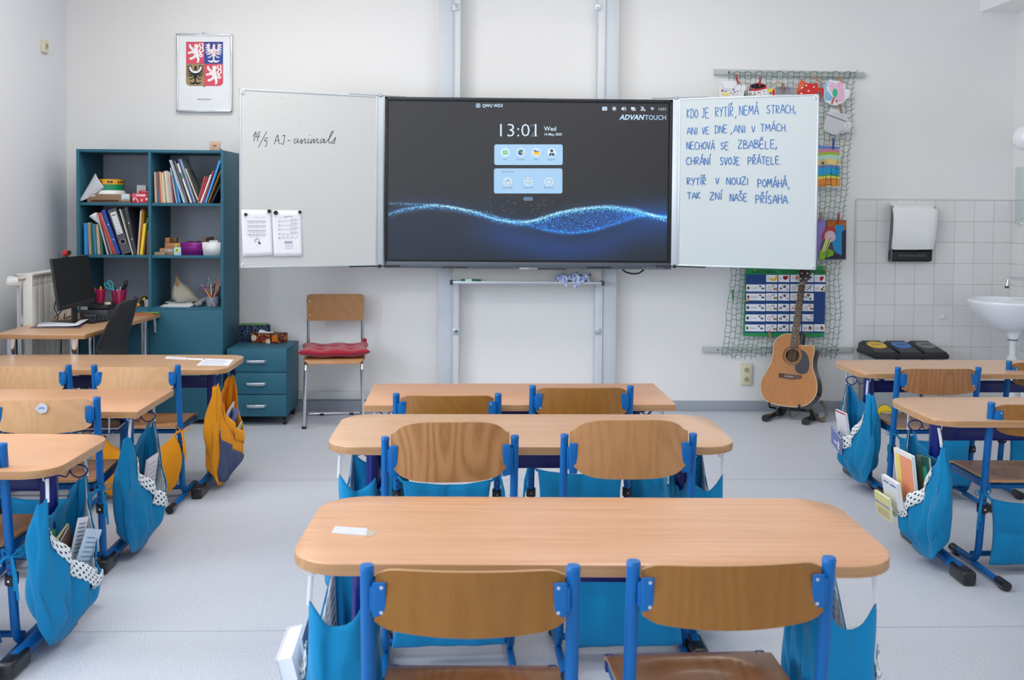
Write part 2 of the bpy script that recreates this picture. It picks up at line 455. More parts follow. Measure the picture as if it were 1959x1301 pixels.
# welded seams of the linoleum
m = MB()
for y in (1.55, 3.42, 5.3): m.box(((LX+RX)/2, y, .0004), (RX-LX, .0035, .0008))
m.build('seam', paint('linoleum_weld_seam', '#a9adb8', .5), fl, world=True)
m = MB(); m.box(((LX+RX)/2, (BY+WY)/2, ZC+.05), (RX-LX+.4, WY-BY+.4, .1)); struct('ceiling', m, M_CEIL)
m = MB(); m.box(((LX+RX)/2, WY+.1, ZC/2), (RX-LX+.6, .2, ZC)); wb = struct('wall_back', m, M_WALL)
m = MB(); m.box((RX+.1, (BY+WY)/2, ZC/2), (.2, WY-BY+.4, ZC)); wr = struct('wall_right', m, M_WALL)
# left wall with three window openings
WIN = [(-2.5, -.6), (.05, 1.95), (2.6, 4.5)]; WZ0, WZ1 = .9, 2.8
m = MB(); ys = [BY-.2]+[q for w in WIN for q in w]+[WY+.2]
for k in range(0, len(ys), 2):
    a, b = ys[k], ys[k+1]
    if b-a > .01: m.box((LX-.1, (a+b)/2, ZC/2), (.2, b-a, ZC))
for (a, b) in WIN:
    m.box((LX-.1, (a+b)/2, WZ0/2), (.2, b-a, WZ0)); m.box((LX-.1, (a+b)/2, (WZ1+ZC)/2), (.2, b-a, ZC-WZ1))
struct('wall_left', m, M_WALL_L)
for i, (a, b) in enumerate(WIN):
    m = MB(); c = (a+b)/2
    for z in (WZ0+.035, WZ1-.035): m.box((LX-.1, c, z), (.07, b-a, .07), bevel=.006)
    for y in (a+.035, c, b-.035): m.box((LX-.1, y, (WZ0+WZ1)/2), (.07, .07, WZ1-WZ0), bevel=.006)
    w = struct('window_%d' % (i+1), m, M_WHITEP)
    m = MB(); m.box((LX-.1, c, (WZ0+WZ1)/2), (.006, b-a, WZ1-WZ0)); m.build('pane', glass('window_glass', '#ffffff', .02, .08), w, world=True)
    m = MB(); m.box((LX+.09, c, WZ0-.02), (.2, b-a+.1, .03), bevel=.006); m.build('window_sill', M_WHITEP, w, world=True)
# rear wall with one wide window opening
m = MB(); cx = .3
for (x0, x1, z0, z1) in ((LX-.2, -1.5, 0, ZC), (2.1, RX+.2, 0, ZC), (-1.5, 2.1, 0, .95), (-1.5, 2.1, 2.75, ZC)):
    m.box(((x0+x1)/2, BY-.1, (z0+z1)/2), (x1-x0, .2, z1-z0))
struct('wall_rear', m, M_WALL)
m = MB()
for z in (.985, 2.715): m.box((cx, BY-.1, z), (3.6, .07, .07), bevel=.006)
for x in (-1.465, -.3, .9, 2.065): m.box((x, BY-.1, 1.85), (.07, .07, 1.8), bevel=.006)
w = struct('window_4', m, M_WHITEP)
m = MB(); m.box((cx, BY-.1, 1.85), (3.6, .006, 1.8)); m.build('pane', glass('window_glass'), w, world=True)
# boxed beam along the right wall at the ceiling
_b0 = onY(1875, 23, WY)
m = MB(); m.box(((_b0.x+RX)/2, (BY+WY)/2, (_b0.z+ZC)/2), (RX-_b0.x, WY-BY, ZC-_b0.z)); struct('trim_1', m, M_CEIL)
# baseboard: flat grey strip of the floor covering rolled up the wall
M_BASE = paint('grey_baseboard', '#a3a9b2', .5, var=.02)
m = MB(); m.box(((LX+2.695)/2, WY-.004, .038), (2.695-LX, .008, .076), bevel=.002); struct('baseboard_back', m, M_BASE)
m = MB(); m.box((LX+.004, (BY+WY)/2, .038), (.008, WY-BY, .076), bevel=.002); struct('baseboard_left', m, M_BASE)
# low pale cable duct along the wall above the skirting, left of the board posts
m = MB(); x0, x1 = onY(460, 760, WY).x, onY(838, 760, WY).x
m.box(((x0+x1)/2, WY-.02, .115), (x1-x0, .04, .055), bevel=.004); struct('trim_2', m, paint('pale_duct', '#d5d7d8', .5))

# tiles of the washbasin corner, each its own piece
M_TILE = []
for k, c in enumerate(('#e0dfdd', '#dedddc', '#e2e1e0', '#dddcdb')):
    M_TILE.append(paint('glazed_wall_tile_%d' % k, c, '.22' and .22, spec=.5, coat=.15, var=.01, bs=.03, bscale=14))
M_GROUT = paint('grout', '#bcb8b1', .9)
TX0 = onY(1639, 400, WY).x; TZ1 = onY(1640, 382, WY).z
NTX = 8; TP = (RX-TX0)/NTX; TPZ = .1517
m = MB(); m.box(((TX0+RX)/2, WY-.0045, TZ1/2), (RX-TX0, .009, TZ1)); m.build('grout', M_GROUT, wb, world=True)
m = MB(); m.box((TX0-.006, WY-.006, TZ1/2), (.012, .012, TZ1)); m.box(((TX0+RX)/2, WY-.006, TZ1+.005), (RX-TX0, .012, .01))
m.build('tile_edge_strip', paint('tile_edge', '#d5d4d0', .5), wb, world=True)
tiles = {}
def tile(parent, c, sx, sy, sz, k):
    key = (round(sx, 4), round(sy, 4), round(sz, 4), k)
    if key not in tiles:
        m = MB(); m.box((0, 0, 0), (sx, sy, sz), bevel=.0015, seg=1)
        o = m.build('tile', M_TILE[k], parent); tiles[key] = o.data
    else:
        o = bpy.data.objects.new('tile', tiles[key]); COL.objects.link(o); o.parent = parent
    o.location = c; return o
random.seed(5)
J = .0024; z = TZ1; row = 0
while z > .02:
    h = min(TPZ, z); 
    for k in range(NTX):
        tile(wb, (TX0+TP*(k+.5), WY-.0075+random.uniform(-.0003, .0003), z-h/2), TP-J, .007, h-J, random.choice((0, 0, 1, 2, 3)))
    z -= TPZ
m = MB(); m.box((RX-.0045, WY-.6, TZ1/2), (.009, 1.2, TZ1)); m.build('grout', M_GROUT, wr, world=True)
z = TZ1
while z > .02:
    h = min(TPZ, z)
    for k in range(8):
        tile(wr, (RX-.0075+random.uniform(-.0003, .0003), WY-.012-.15*(k+.5), z-h/2), .007, .15-J, h-J, random.choice((0, 1, 2, 3)))
    z -= TPZ

# ceiling lamps (outside the picture, they light the room)
t = NT('lit_diffuser'); t.b.inputs['Emission Color'].default_value = (1, .95, .88, 1); t.b.inputs['Emission Strength'].default_value = 1.4; M_LAMP = t.m
lamp0 = None
for i, x in enumerate((-1.35, 1.0)):
    for j, y in enumerate((.6, 3.1, 5.6)):
        L = thing('ceiling_light', 'white panel lamp on the ceiling', 'lamp', (x, y, ZC-.012), group='ceiling panel lamps') if lamp0 is None else copy_tree(lamp0)
        if lamp0 is None:
            m = MB()
            for (cx_, cy_, sx_, sy_) in ((0, .27, 1.24, .03), (0, -.27, 1.24, .03), (.605, 0, .03, .51), (-.605, 0, .03, .51)): m.box((cx_, cy_, -.005), (sx_, sy_, .03))
            m.build('lamp_frame', M_WHITEP, L); m = MB(); m.box((0, 0, .004), (1.18, .51, .006)); m.build('diffuser', M_LAMP, L); lamp0 = L
        L.location = (x, y, ZC-.012); L['label'] = 'white panel lamp on the ceiling, %s, %s' % (('window-side row', 'washbasin-side row')[i], ('over the rear of the room', 'over the middle of the room', 'nearest the interactive screen')[j])
# ================================================================== pupils' desks
def rounded(x0, x1, y0, y1, r, n=7):
    if r < .004: r = .004; n = 2
    pts = []
    for (cx, cy, a) in ((x1-r, y1-r, 0), (x0+r, y1-r, 1), (x0+r, y0+r, 2), (x1-r, y0+r, 3)):
        for k in range(n+1):
            t = (a+k/n)*pi/2; pts.append((cx+r*cos(t), cy+r*sin(t)))
    return pts
def make_desk(label, cx, cy, h, rz, W=1.34, D=.5, rad=.11, mat=None, low=None, basket=False, bright=False):
    t = thing('school_desk', label, 'desk', (cx, cy, 0), rz, 'two-seat school desks')
    mt = M_DESK if mat is None else mat; fm = M_NAVY if not bright else M_BLUE; T = .026
    pts = rounded(-W/2, W/2, -D/2, D/2, rad)
    m = MB(); m.prism([(x, y, h) for x, y in pts], (0, 0, -T), bevel=.0022, seg=2, side=1); m.build('desk_top', [mt, M_EDGE], t)
    ins = .13
    for sx in (-1, 1):
        x = sx*(W/2-ins)
        m = MB(); m.tube([(x, .015, h-T-.012), (x, .015, .06)], .026, 14, flat=(.026, .040, (0, 1, 0)))   # oval column
        m.tube([(x, -D/2+.07, h-T-.012), (x, D/2-.07, h-T-.012)], .012, 8, flat=(.016, .011, (0, 0, 1)))
        m.build('column', fm, t)
        m = MB(); m.tube([(x, -.235, .040), (x, 0, .046), (x, .235, .040)], .02, 12, flat=(.024, .022, (0, 0, 1))); m.build('foot_bar', M_BLUE, t)
        for sy in (-1, 1):
            m = MB(); m.box((x, sy*.235, .030), (.056, .13, .058), bevel=.014, seg=3); m.box((x, sy*.255, .006), (.035, .04, .012), bevel=.003)
            m.build('foot_cap', M_RUBBER, t)
    m = MB(); m.box((0, .03, h-T-.085), (W-2*ins, .018, .062), bevel=.004); m.build('crossbar', fm if not bright else M_BLUE, t)
    m = MB()
    for sx in (-.27, .27):
        m.box((sx, .028, h-T-.03), (.03, .014, .06), bevel=.003)
    m.build('bracket', fm, t)
    # book racks of steel wire below the top
    for c in ((-.31), (.31)) if basket else ():
        m = MB(); z = h-T-.075
        for k in range(9): m.tube([(c-.22+.055*k, -.2, z), (c-.22+.055*k, .17, z)], .0022, 5)
        for y in (-.2, -.02, .17): m.tube([(c-.22, y, z), (c+.22, y, z)], .003, 5)
        for x_ in (c-.22, c+.22):
            for y in (-.2, .17): m.tube([(x_, y, z), (x_, y, h-T)], .003, 5)
        m.build('wire_basket', M_CHROME, t)
    for sx in (-1, 1):            # bag hooks under the ends
        for y in (-.19, .09):
            m = MB(); x = sx*(W/2-.055); m.tube([(x, y, h-T), (x, y, h-T-.018), (x+sx*.012, y, h-T-.024), (x+sx*.016, y, h-T-.012)], .003, 6); m.build('bag_hook', M_CHROME, t)
    return t

def smooth(a, b, x):
    x = max(0., min(1., (x-a)/(b-a))); return x*x*(3-2*x)
def hang_bag(name, label, desk, side, h, W=1.34, zb=.07, bulge=.085, outer=None, lining=None, pocket=None, sag=.33, L=.30, y0=-.20, seed=0, inset=.055, strap=.075, depth=.045, lean=0., strapm=None):
    """cloth book bag hung from two hooks at a desk's end; side = +1 hangs at the desk's right end"""
    outer = outer or M_CLOTH; lining = lining or M_LINING
    R = Matrix.Rotation(desk.rotation_euler.z, 4, 'Z'); base = desk.location+R.to_3x3() @ V((side*(W/2-inset), 0, 0))
    g = thing(name, label, 'bag', base, desk.rotation_euler.z, 'cloth bags hung on the desk ends')
    zt = h-.026-strap; rnd = random.Random(seed); ph = [rnd.uniform(0, 6.28) for _ in range(6)]
    KQ = (0, .06, .14, .30, .55, .74, .86, .94, 1.); KS = (0, .26, .46, .66, .88, 1., .86, .50, 0)
    def itp(q):
        for i in range(len(KQ)-1):
            if q <= KQ[i+1]: t_ = (q-KQ[i])/(KQ[i+1]-KQ[i]); return KS[i]+(KS[i+1]-KS[i])*t_
        return 0
    def rim(u):          # height of the opening round the bag; u: 0 near-outer, .38 far-outer, .5 far-inner, .88 near-inner
        if u < .38: q = u/.38; return zt-sag*(itp(q-.03)*.25+itp(q)*.5+itp(q+.03)*.25)+(sag*.0)
        if u < .5: q = (u-.38)/.12; return zt-.035*sin(pi*q)-.01*q
        if u < .88: q = (u-.5)/.38; return zt-.01-.085*sin(pi*q)
        q = (u-.88)/.12; return zt-.01+.01*q-(.05 if depth > .06 else .012)*sin(pi*q)
    def P(u, v, off=0.):
        # v: 0 rim .. 1 bottom
        z0 = rim(u); zz = z0+(zb-z0)*v; f = (zt-zz)/(zt-zb)           # 0 top .. 1 bottom
        nar = 1-.40*smooth(.50, 1., f)
        yc = y0+L/2+lean*f; hl = L/2*nar
        swell = sin(pi*min(1., .12+.80*f))**.8
        clo = 1-smooth(.80, 1.02, f)                                   # closes at the bottom
        if u < .38: q = u/.38; y = yc-hl+2*hl*q; x = .012+bulge*(.25+.75*swell)*sin(pi*q**1.25)**.8*(.55+.60*q)
        elif u < .5: q = (u-.38)/.12; y = yc+hl; x = .012-(depth+.012)*q
        elif u < .88: q = (u-.5)/.38; y = yc+hl-2*hl*q; x = -depth-.008*sin(pi*q)
        else: q = (u-.88)/.12; y = yc-hl-.012*sin(pi*q); x = -depth+(depth+.012)*q
        if x < 0 and depth < .06: x *= .22+.78*smooth(0, .34, f)
        mid = -depth*.42+.25*bulge*f; x = mid+(x-mid)*max(.03, clo)
        fold = .0095*sin(ph[0]+u*52+5*f)+.0065*sin(ph[1]+u*95-7*f)+.003*sin(ph[2]+u*21+14*f)
        x += side*0+fold*(.35+f)*clo+off*(-1 if u < .38 else (.6 if u > .5 else 0)); y += .5*fold
        z = zz-.015*smooth(.8, 1, f)*sin(2*pi*u)
        return V((side*x, y, z))
    m = MB(); m.sheet(lambda a, b: P(a % 1.0, b), 84, 28, uvs=(.9, .5), closed=True, flip=side < 0)
    o = m.build('cloth', outer, g, sharp=0, solid=.003, solid_off=0)
    # lining shown inside the sagging mouth
    def inner(a, b):
        q = P(.05+a*.33, .02+b*.50); c = V((side*(-depth*.45), y0+L/2, q.z)); return q.lerp(c, .05)
    m = MB(); m.sheet(inner, 26, 8, uvs=(.40, .25), flip=side < 0)
    m.build('lining', lining, g, sharp=0, solid=.0015, solid_off=0)
    # dotted cuff turned out along the sagging mouth
    def cuff(a, b):
        u = .03+a*.27; q = P(u, 0); o = .005+.005*sin(pi*b); w_ = .060*sin(pi*min(1, .08+.86*a))**.6
        return q+V((side*o, .006*(a-.5), .003*(1-b)-w_*b+.004*sin(9*a+ph[3])*b))
    m = MB(); m.sheet(cuff, 26, 5, uvs=(.34, .055), flip=side > 0)
    m.build('cuff', lining, g, sharp=0, solid=.0015)
    if pocket:
        m = MB(); m.sheet(lambda a, b: P(a*.52-.0 if a > 0 else 0, .42+b*.54, -.008), 26, 10, uvs=(.4, .25), flip=side < 0)
        m.build('pocket', pocket, g, sharp=0, solid=.002)
    for (u, yy) in ((0., y0), (.38, y0+L)):
        c = P(u, 0); m = MB(); e = V((side*(.012), -.19 if yy < -.1 else .09, h-.026-.014))
        e.y = e.y if yy > -.1 else -.19
        m.tube([c+V((0, 0, -.012)), c.lerp(e, .5), e], .004, 8, flat=(.006 if strapm is None else .014, .0022, (0, 1, 0))); m.build('elastic_strap', strapm or M_ELASTIC, g)
    # navy cord looped round the far strap and tied to the desk column
    c = P(.38, 0); m = MB(); pts = []
    for k in range(15):
        a = k/14*2*pi; pts.append(c+V((side*(-.02-.03*cos(a)*(1+.3*sin(a))), .004*sin(2*a)-.02, .012+.022*sin(a))))
    m.tube(pts, .0028, 6)
    m.tube([pts[0], c+V((side*-.06, -.03, -.006)), V((side*(-.075), .02, zt+.02))], .0028, 6); m.build('cord', M_CORD, g)
    g['_mx'] = 0
    del g['_mx']
    return g, P
def desk_point(desk, x, y, z):
    return desk.location+(Matrix.Rotation(desk.rotation_euler.z, 3, 'Z') @ V((x, y, 0)))+V((0, 0, z))

BOOKMATS = {}
def bmat(c, rough=.4):
    k = (c, rough)
    if k not in BOOKMATS: BOOKMATS[k] = paint('cover_'+c.lstrip('#'), c, rough, coat=.15)
    return BOOKMATS[k]
def slab_book(name, label, cat, center, size, rot, cover, group=None, pages=True, art=None, page_col=None):
    """a book: cover wraps a recessed page block; size = (width, height, thickness); local z = cover normal; rot 3x3"""
    w, hh, t = size; g = thing(name, label, cat, center, 0., group)
    R = rot.to_4x4() if not isinstance(rot, tuple) else (Matrix.Rotation(rot[2], 4, 'Z') @ Matrix.Rotation(rot[1], 4, 'Y') @ Matrix.Rotation(rot[0], 4, 'X'))
    g.matrix_basis = Matrix.Translation(V(center)) @ R
    ROOTINV[g.name] = g.matrix_basis.inverted()
    ct = min(.0018, t*.25)
    m = MB()
    if pages:
        m.box((0, 0, t/2-ct/2), (w, hh, ct)); m.box((0, 0, -t/2+ct/2), (w, hh, ct)); m.box((-w/2+ct/2, 0, 0), (ct, hh, t-2*ct))
        m.build('cover', bmat(cover), g)
        m = MB(); m.box((.0, 0, 0), (w-.006, hh-.006, t-2*ct)); m.build('pages', page_col or M_PAPER, g)
    else:
        m.box((0, 0, 0), (w, hh, t)); m.build('sheet', bmat(cover), g)
    if art:
        fr = Frame((0, 0, t/2+.0003), (1, 0, 0), (0, 1, 0)); pr = Print(fr, h=.0002)
        for (x0, y0, x1, y1, c) in art: pr.rect(x0*w, y0*hh, x1*w, y1*hh, c); pr.up()
        pr.build('cover_print', g, world=False)
    return g
# centre column
D1 = make_desk('beech school desk nearest to the camera, white sticker at its left', .2605, 2.375, .70, radians(-1.3), 1.345, .5, .11)
D2 = make_desk('school desk in the middle of the centre column, with rounded corners', .1745, 3.425, .70, radians(0), 1.34, .5, .11, M_DESKL)
D3 = make_desk('square-cornered school desk right below the interactive screen', .169, 4.39, .64, radians(1.), 1.31, .5, .004)
# left column
def by_corner(px, py, h, sx, W, D, rz, dy=-1):
    """centre of a desk whose (sx, dy) front/back corner lies at that pixel"""
    c = onZ(px, py, h); R = Matrix.Rotation(rz, 3, 'Z'); k = R @ V((sx*W/2, dy*D/2, 0)); return c.x-k.x, c.y-k.y
_x, _y = by_corner(333, 745, .64, 1, 1.31, .48, radians(0), 1)
L2 = make_desk('second school desk of the left column, square corners and wire book rack', _x, _y, .64, radians(0), 1.31, .48, .004, None, basket=True, bright=True)
L1 = make_desk('farthest school desk of the left column, printed strips at its right end', -1.278-.67, 5.245, .64, radians(.6), 1.34, .49, .09, M_DESKL)
L3 = make_desk('nearest school desk of the left column, rounded corner', -1.318-.67, 3.37, .64, radians(-1.2), 1.34, .5, .10)
R1 = make_desk('farthest school desk of the right column, in front of the recycling bin', 1.925+.67, 5.165, .64, radians(.4), 1.34, .45, .09, M_DESKL)
R2 = make_desk('second school desk of the right column, its left end in view', 1.79+.67, 4.085, .64, radians(0), 1.34, .49, .11, M_DESKL)
R3 = make_desk('nearest school desk of the right column, outside the frame but for its bag', 1.77+.67, 2.86, .64, 0, 1.34, .49, .11, M_DESKL)
bagL1, PL1 = hang_bag('desk_bag', 'yellow-orange cloth bag with navy speckled pocket on the far left desk', L1, 1, .64, outer=M_ORANGE, lining=M_ORANGE, pocket=M_NAVYDOT, strapm=M_NAVYDOT, strap=.05, seed=1, zb=.03, lean=-.02)
bagL2, PL2 = hang_bag('desk_bag', 'turquoise bag with dotted lining on the square-cornered left desk', L2, 1, .64, 1.31, seed=2, zb=.035)
bagL3, PL3 = hang_bag('desk_bag', 'turquoise bag full of papers on the nearest left desk', L3, 1, .64, seed=3, zb=.045)
bagR1, PR1 = hang_bag('desk_bag', 'turquoise bag on the far right desk, hanging in front of the bin', R1, -1, .64, seed=4, zb=.06)
bagR2, PR2 = hang_bag('desk_bag', 'turquoise bag with orange and yellow workbook on the second right desk', R2, -1, .64, seed=5, zb=.05)
bagR3, PR3 = hang_bag('desk_bag', 'turquoise bag cut off by the right edge of the photo', R3, -1, .64, seed=6, zb=.06)
bagD1, PD1 = hang_bag('desk_bag', 'teal bag at the left end of the nearest centre desk, books sticking out', D1, -1, .70, seed=7, zb=.07, depth=.10)
bagD1b, PD1b = hang_bag('desk_bag', 'teal bag at the right end of the nearest centre desk', D1, 1, .70, seed=8, zb=.07, depth=.10)
bagD2, PD2 = hang_bag('desk_bag', 'turquoise bag at the left end of the middle centre desk', D2, -1, .70, seed=9, zb=.07, depth=.10)
bagD2b, PD2b = hang_bag('desk_bag', 'turquoise bag at the right end of the middle centre desk', D2, 1, .70, seed=10, zb=.07, depth=.10)
bagD3, PD3 = hang_bag('desk_bag', 'turquoise bag at the left end of the desk below the screen', D3, -1, .64, 1.31, seed=11, zb=.08, depth=.10)
bagD3b, PD3b = hang_bag('desk_bag', 'turquoise bag at the right end of the desk below the screen', D3, 1, .64, 1.31, seed=12, zb=.08, depth=.10)

# books and papers standing in the bags (y along the bag, leaning outward over the sagging edge)
def in_bag(desk, side, W, inset, lx, y, z, size, tilt, spin, name, label, cat, cover, art=None, pages=True):
    """cover faces out of the desk end; lx = outward offset from the hooks; tilt = lean outward (radians)"""
    out = (Matrix.Rotation(desk.rotation_euler.z, 3, 'Z') @ V((side, 0, 0)))
    up0 = V((0, 0, 1)); n = (out*cos(tilt)+up0*sin(-tilt)*-1).normalized() if False else (out*cos(tilt)-up0*sin(tilt)*-1*-1).normalized()
    n = (out*cos(tilt)+up0*sin(tilt)).normalized() if tilt < 0 else (out*cos(tilt)+up0*sin(tilt)).normalized()
    w = up0.cross(n).normalized(); v = n.cross(w).normalized()
    w2 = w*cos(spin)+v*sin(spin); v2 = v*cos(spin)-w*sin(spin)
    R = Matrix((w2, v2, n)).transposed()
    c = desk_point(desk, side*(W/2-inset+lx), y, z)
    return slab_book(name, label, cat, c, size, R, cover, 'books and papers in the desk bags', pages, art)
TXT = [(-.36, .30-.08*k, .36-.1*(k % 3), .33-.08*k, '#7d8798') for k in range(9)]
# L1
in_bag(L1, 1, 1.34, .055, .020, -.02, .315, (.14, .20, .006), -.15, .25, 'workbook', 'white workbook in the orange bag, tilted', 'book', '#dfe0df', [(-.3, .2, .3, .4, '#3e5e9e')])
in_bag(L1, 1, 1.34, .055, .035, .02, .30, (.15, .17, .006), -.2, -.35, 'exercise_book', 'blue-edged exercise book behind the white workbook in the orange bag', 'book', '#3b62a8')
in_bag(L1, 1, 1.34, .055, .060, .01, .225, (.13, .16, .005), -.1, .2, 'exercise_book', 'pale green exercise book lowest in the orange bag', 'book', '#9cc9a4')
# L2
in_bag(L2, 1, 1.31, .055, .03, -.02, .30, (.145, .21, .006), -.12, -.03, 'workbook', 'white workbook with pink edge in the bag of the square left desk', 'book', '#e6dfe2', [(-.44, -.46, -.40, .46, '#c8506a')]+[(-.3, .35-.1*k, .35, .38-.1*k, '#b7bccb') for k in range(7)])
in_bag(L2, 1, 1.31, .055, .01, -.11, .34, (.10, .15, .006), .1, .1, 'book', 'brown and blue book at the near side of the square left desk bag', 'book', '#5c4b3c', [(-.5, -.3, .5, .05, '#2c4f8c')])
# L3
in_bag(L3, 1, 1.34, .055, .045, .00, .265, (.150, .22, .006), -.22, -.35, 'worksheet_folder', 'pale blue printed booklet leaning out of the nearest left bag', 'booklet', '#c3dcec', [(-.38, .36-.07*k, .38-.2*((k*7) % 3 == 0), .375-.07*k, '#5f86a8') for k in range(11)])
in_bag(L3, 1, 1.34, .055, .030, -.02, .31, (.09, .22, .003), -.12, -.25, 'paper_strip', 'white printed sheet standing upright behind the pale blue booklet', 'paper', '#e9ebf0', [(-.35, .4-.06*k, .3, .415-.06*k, '#6e7788') for k in range(8)], False)
in_bag(L3, 1, 1.34, .055, -.01, -.13, .345, (.09, .12, .008), 0, .1, 'book', 'green book at the near corner of the nearest left bag', 'book', '#2c7d3e', [(-.3, -.3, .2, .2, '#b6c940')])
in_bag(L3, 1, 1.34, .055, .01, -.07, .30, (.13, .17, .008), -.1, .5, 'book', 'brown book lying aslant between green book and papers', 'book', '#5d3b2c')
in_bag(L3, 1, 1.34, .055, .0, -.08, .325, (.14, .13, .006), -.1, .3, 'exercise_book', 'pale yellow exercise book in the nearest left bag', 'book', '#d8d3a0')
# R1
in_bag(R1, -1, 1.34, .055, .06, .01, .33, (.15, .14, .012), -.15, .05, 'workbook', 'white workbook with red edge in the far right bag', 'book', '#e9e6ea', [(-.5, .44, .5, .5, '#c23b4a')])
in_bag(R1, -1, 1.34, .055, .10, -.01, .25, (.13, .10, .008), -.15, -.3, 'exercise_book', 'violet-blue exercise book low in the far right bag', 'book', '#6673b0', [(-.2, -.2, .1, -.05, '#d7dcf0')])
# R2
in_bag(R2, -1, 1.34, .055, .055, .00, .345, (.185, .225, .012), -.10, .04, 'workbook', 'workbook with orange and yellow cover sticking out of the second right bag', 'book', '#ece9e6', [(-.43, -.42, -.18, .42, '#ecd873'), (-.18, -.42, .45, .42, '#ee9a72')])
in_bag(R2, -1, 1.34, .055, .015, -.09, .36, (.11, .20, .012), -.05, .1, 'book', 'dark green picture book behind the orange workbook', 'book', '#1f5548', [(-.5, -.5, -.1, .5, '#6b7658'), (-.05, .0, .3, .3, '#2f8d74'), (0.1, -.4, .4, -.1, '#123d36')])
in_bag(R2, -1, 1.34, .055, .100, .03, .275, (.16, .12, .016), -.15, .02, 'exercise_book', 'white exercise book with blue stripes below the orange workbook', 'book', '#e7e8ee', [(-.4, .3, -.05, .36, '#6a76b8'), (.05, .3, .4, .36, '#6a76b8')])
in_bag(R2, -1, 1.34, .055, .130, .045, .215, (.15, .10, .012), -.15, .03, 'booklet', 'yellow booklet with lilac stripe lowest in the second right bag', 'book', '#e0da86', [(-.5, .02, .5, .12, '#a98fc0'), (-.4, -.42, .4, -.1, '#c3b58c')])
# R3
in_bag(R3, -1, 1.34, .055, .075, .05, .34, (.16, .16, .010), -.1, .05, 'workbook', 'white booklet with pink edge at the right border of the photo', 'book', '#ececf0', [(-.5, .38, .5, .5, '#d65b74')])
in_bag(R3, -1, 1.34, .055, .095, .05, .285, (.15, .12, .010), -.1, .05, 'exercise_book', 'ochre booklet below the white one at the right border', 'book', '#d79a3c')
# D1 left: a book and papers leaning out to the left
in_bag(D1, -1, 1.345, .055, .055, -.10, .375, (.14, .19, .038), -.22, -.1, 'book', 'thick white book with orange-red edge sticking out left of the nearest desk', 'book', '#e6e6ea', [(-.5, .42, .5, .5, '#cc6a48'), (-.2, -.1, .1, .2, '#8d8fb5')])
in_bag(D1, -1, 1.345, .055, .026, -.09, .42, (.14, .19, .004), -.12, -.15, 'worksheet_folder', 'pale blue folder behind the thick white book', 'folder', '#cfe0f0')
in_bag(D1, 1, 1.345, .055, .10, .0, .22, (.15, .16, .010), -.3, .1, 'book', 'black-edged book low in the bag right of the nearest desk', 'book', '#26282c', [(-.4, -.4, .3, .3, '#8f8f92')])
in_bag(D2, 1, 1.34, .055, -.20, .12, .33, (.12, .10, .004), -.3, .3, 'worksheet', 'printed sheet peeping out under the right end of the middle desk', 'paper', '#d9d6d4', [(-.4, -.1, .3, .3, '#7b7880'), (.1, -.5, .5, -.2, '#d9694c')], False)

# stickers and papers on the desk tops
def flat_paper(name, label, cat, corners, z, art=None, col='#eceef2', thick=.0006, group=None, parent=None):
    P4 = [onZ(x, y, z) for x, y in corners]
    m = MB(); m.prism([p+V((0, 0, thick)) for p in P4], (0, 0, -thick)); o = m.build(name, bmat(col, .5), parent, world=parent is not None)
    if parent is None: tag(o, label, cat, group)
    else: o['label'] = label
    if art:
        def mp(a, b):
            q = P4[0].lerp(P4[1], a).lerp(P4[3].lerp(P4[2], a), b); return (q.x, q.y)
        pr = Print(Frame((0, 0, z+thick), (1, 0, 0), (0, 1, 0)), mp, .0003)
        for a in art:
            pr.rect(*a[:4], a[4])
        pr.build('print', o, world=True)
    return o
GR = [(.04+.16*k, .1, .16+.16*k, .38, '#c9ccd2') for k in range(6)]+[(.04+.16*k, .55, .16+.16*k, .85, '#c9ccd2') for k in range(6)]
flat_paper('sticker', 'white printed sticker on the nearest centre desk', 'sticker', [(634, 1020), (700, 1025), (703, 1011), (641, 1007)], .7002, GR, '#c9ccd4')
flat_paper('sticker', 'clear tape end beside the sticker on the nearest centre desk', 'tape', [(697, 1026), (712, 1026), (722, 1018), (704, 1013)], .7002, None, '#b4a491')
TX = [(.06, .1+.2*k, .9-.12*(k % 2), .17+.2*k, '#a9b3c3') for k in range(4)]
flat_paper('worksheet_strip', 'larger white printed card taped at the right end of the far left desk', 'paper', [(376, 699), (436, 700), (447, 688), (391, 686)], .6402, TX)
flat_paper('worksheet_strip', 'narrow white strip left of the larger card on the far left desk', 'paper', [(315, 686), (355, 688), (357, 684), (320, 682)], .6402, [(.1, .3, .9, .6, '#b9c0cc')])
flat_paper('worksheet_strip', 'thin white tape joining the strips on the far left desk', 'tape', [(357, 688), (392, 689), (392, 686), (357, 685)], .6402)
# schoolbooks lying in the wire rack of the square left desk
bz = .64-.026-.070
for k, (x0, c, lb) in enumerate(((.30, '#b2573c', 'red-brown picture book lying in the wire rack of the second left desk'), (.45, '#3a3c44', 'dark exercise book in the wire rack of the second left desk'), (.12, '#8fa6c6', 'pale blue folder in the wire rack of the second left desk'))):
    c0 = desk_point(L2, x0, -.04, bz+.006); slab_book('schoolbook', lb, 'book', c0, (.17, .22, .010), (0, 0, .1*k), c, 'books in the wire rack')
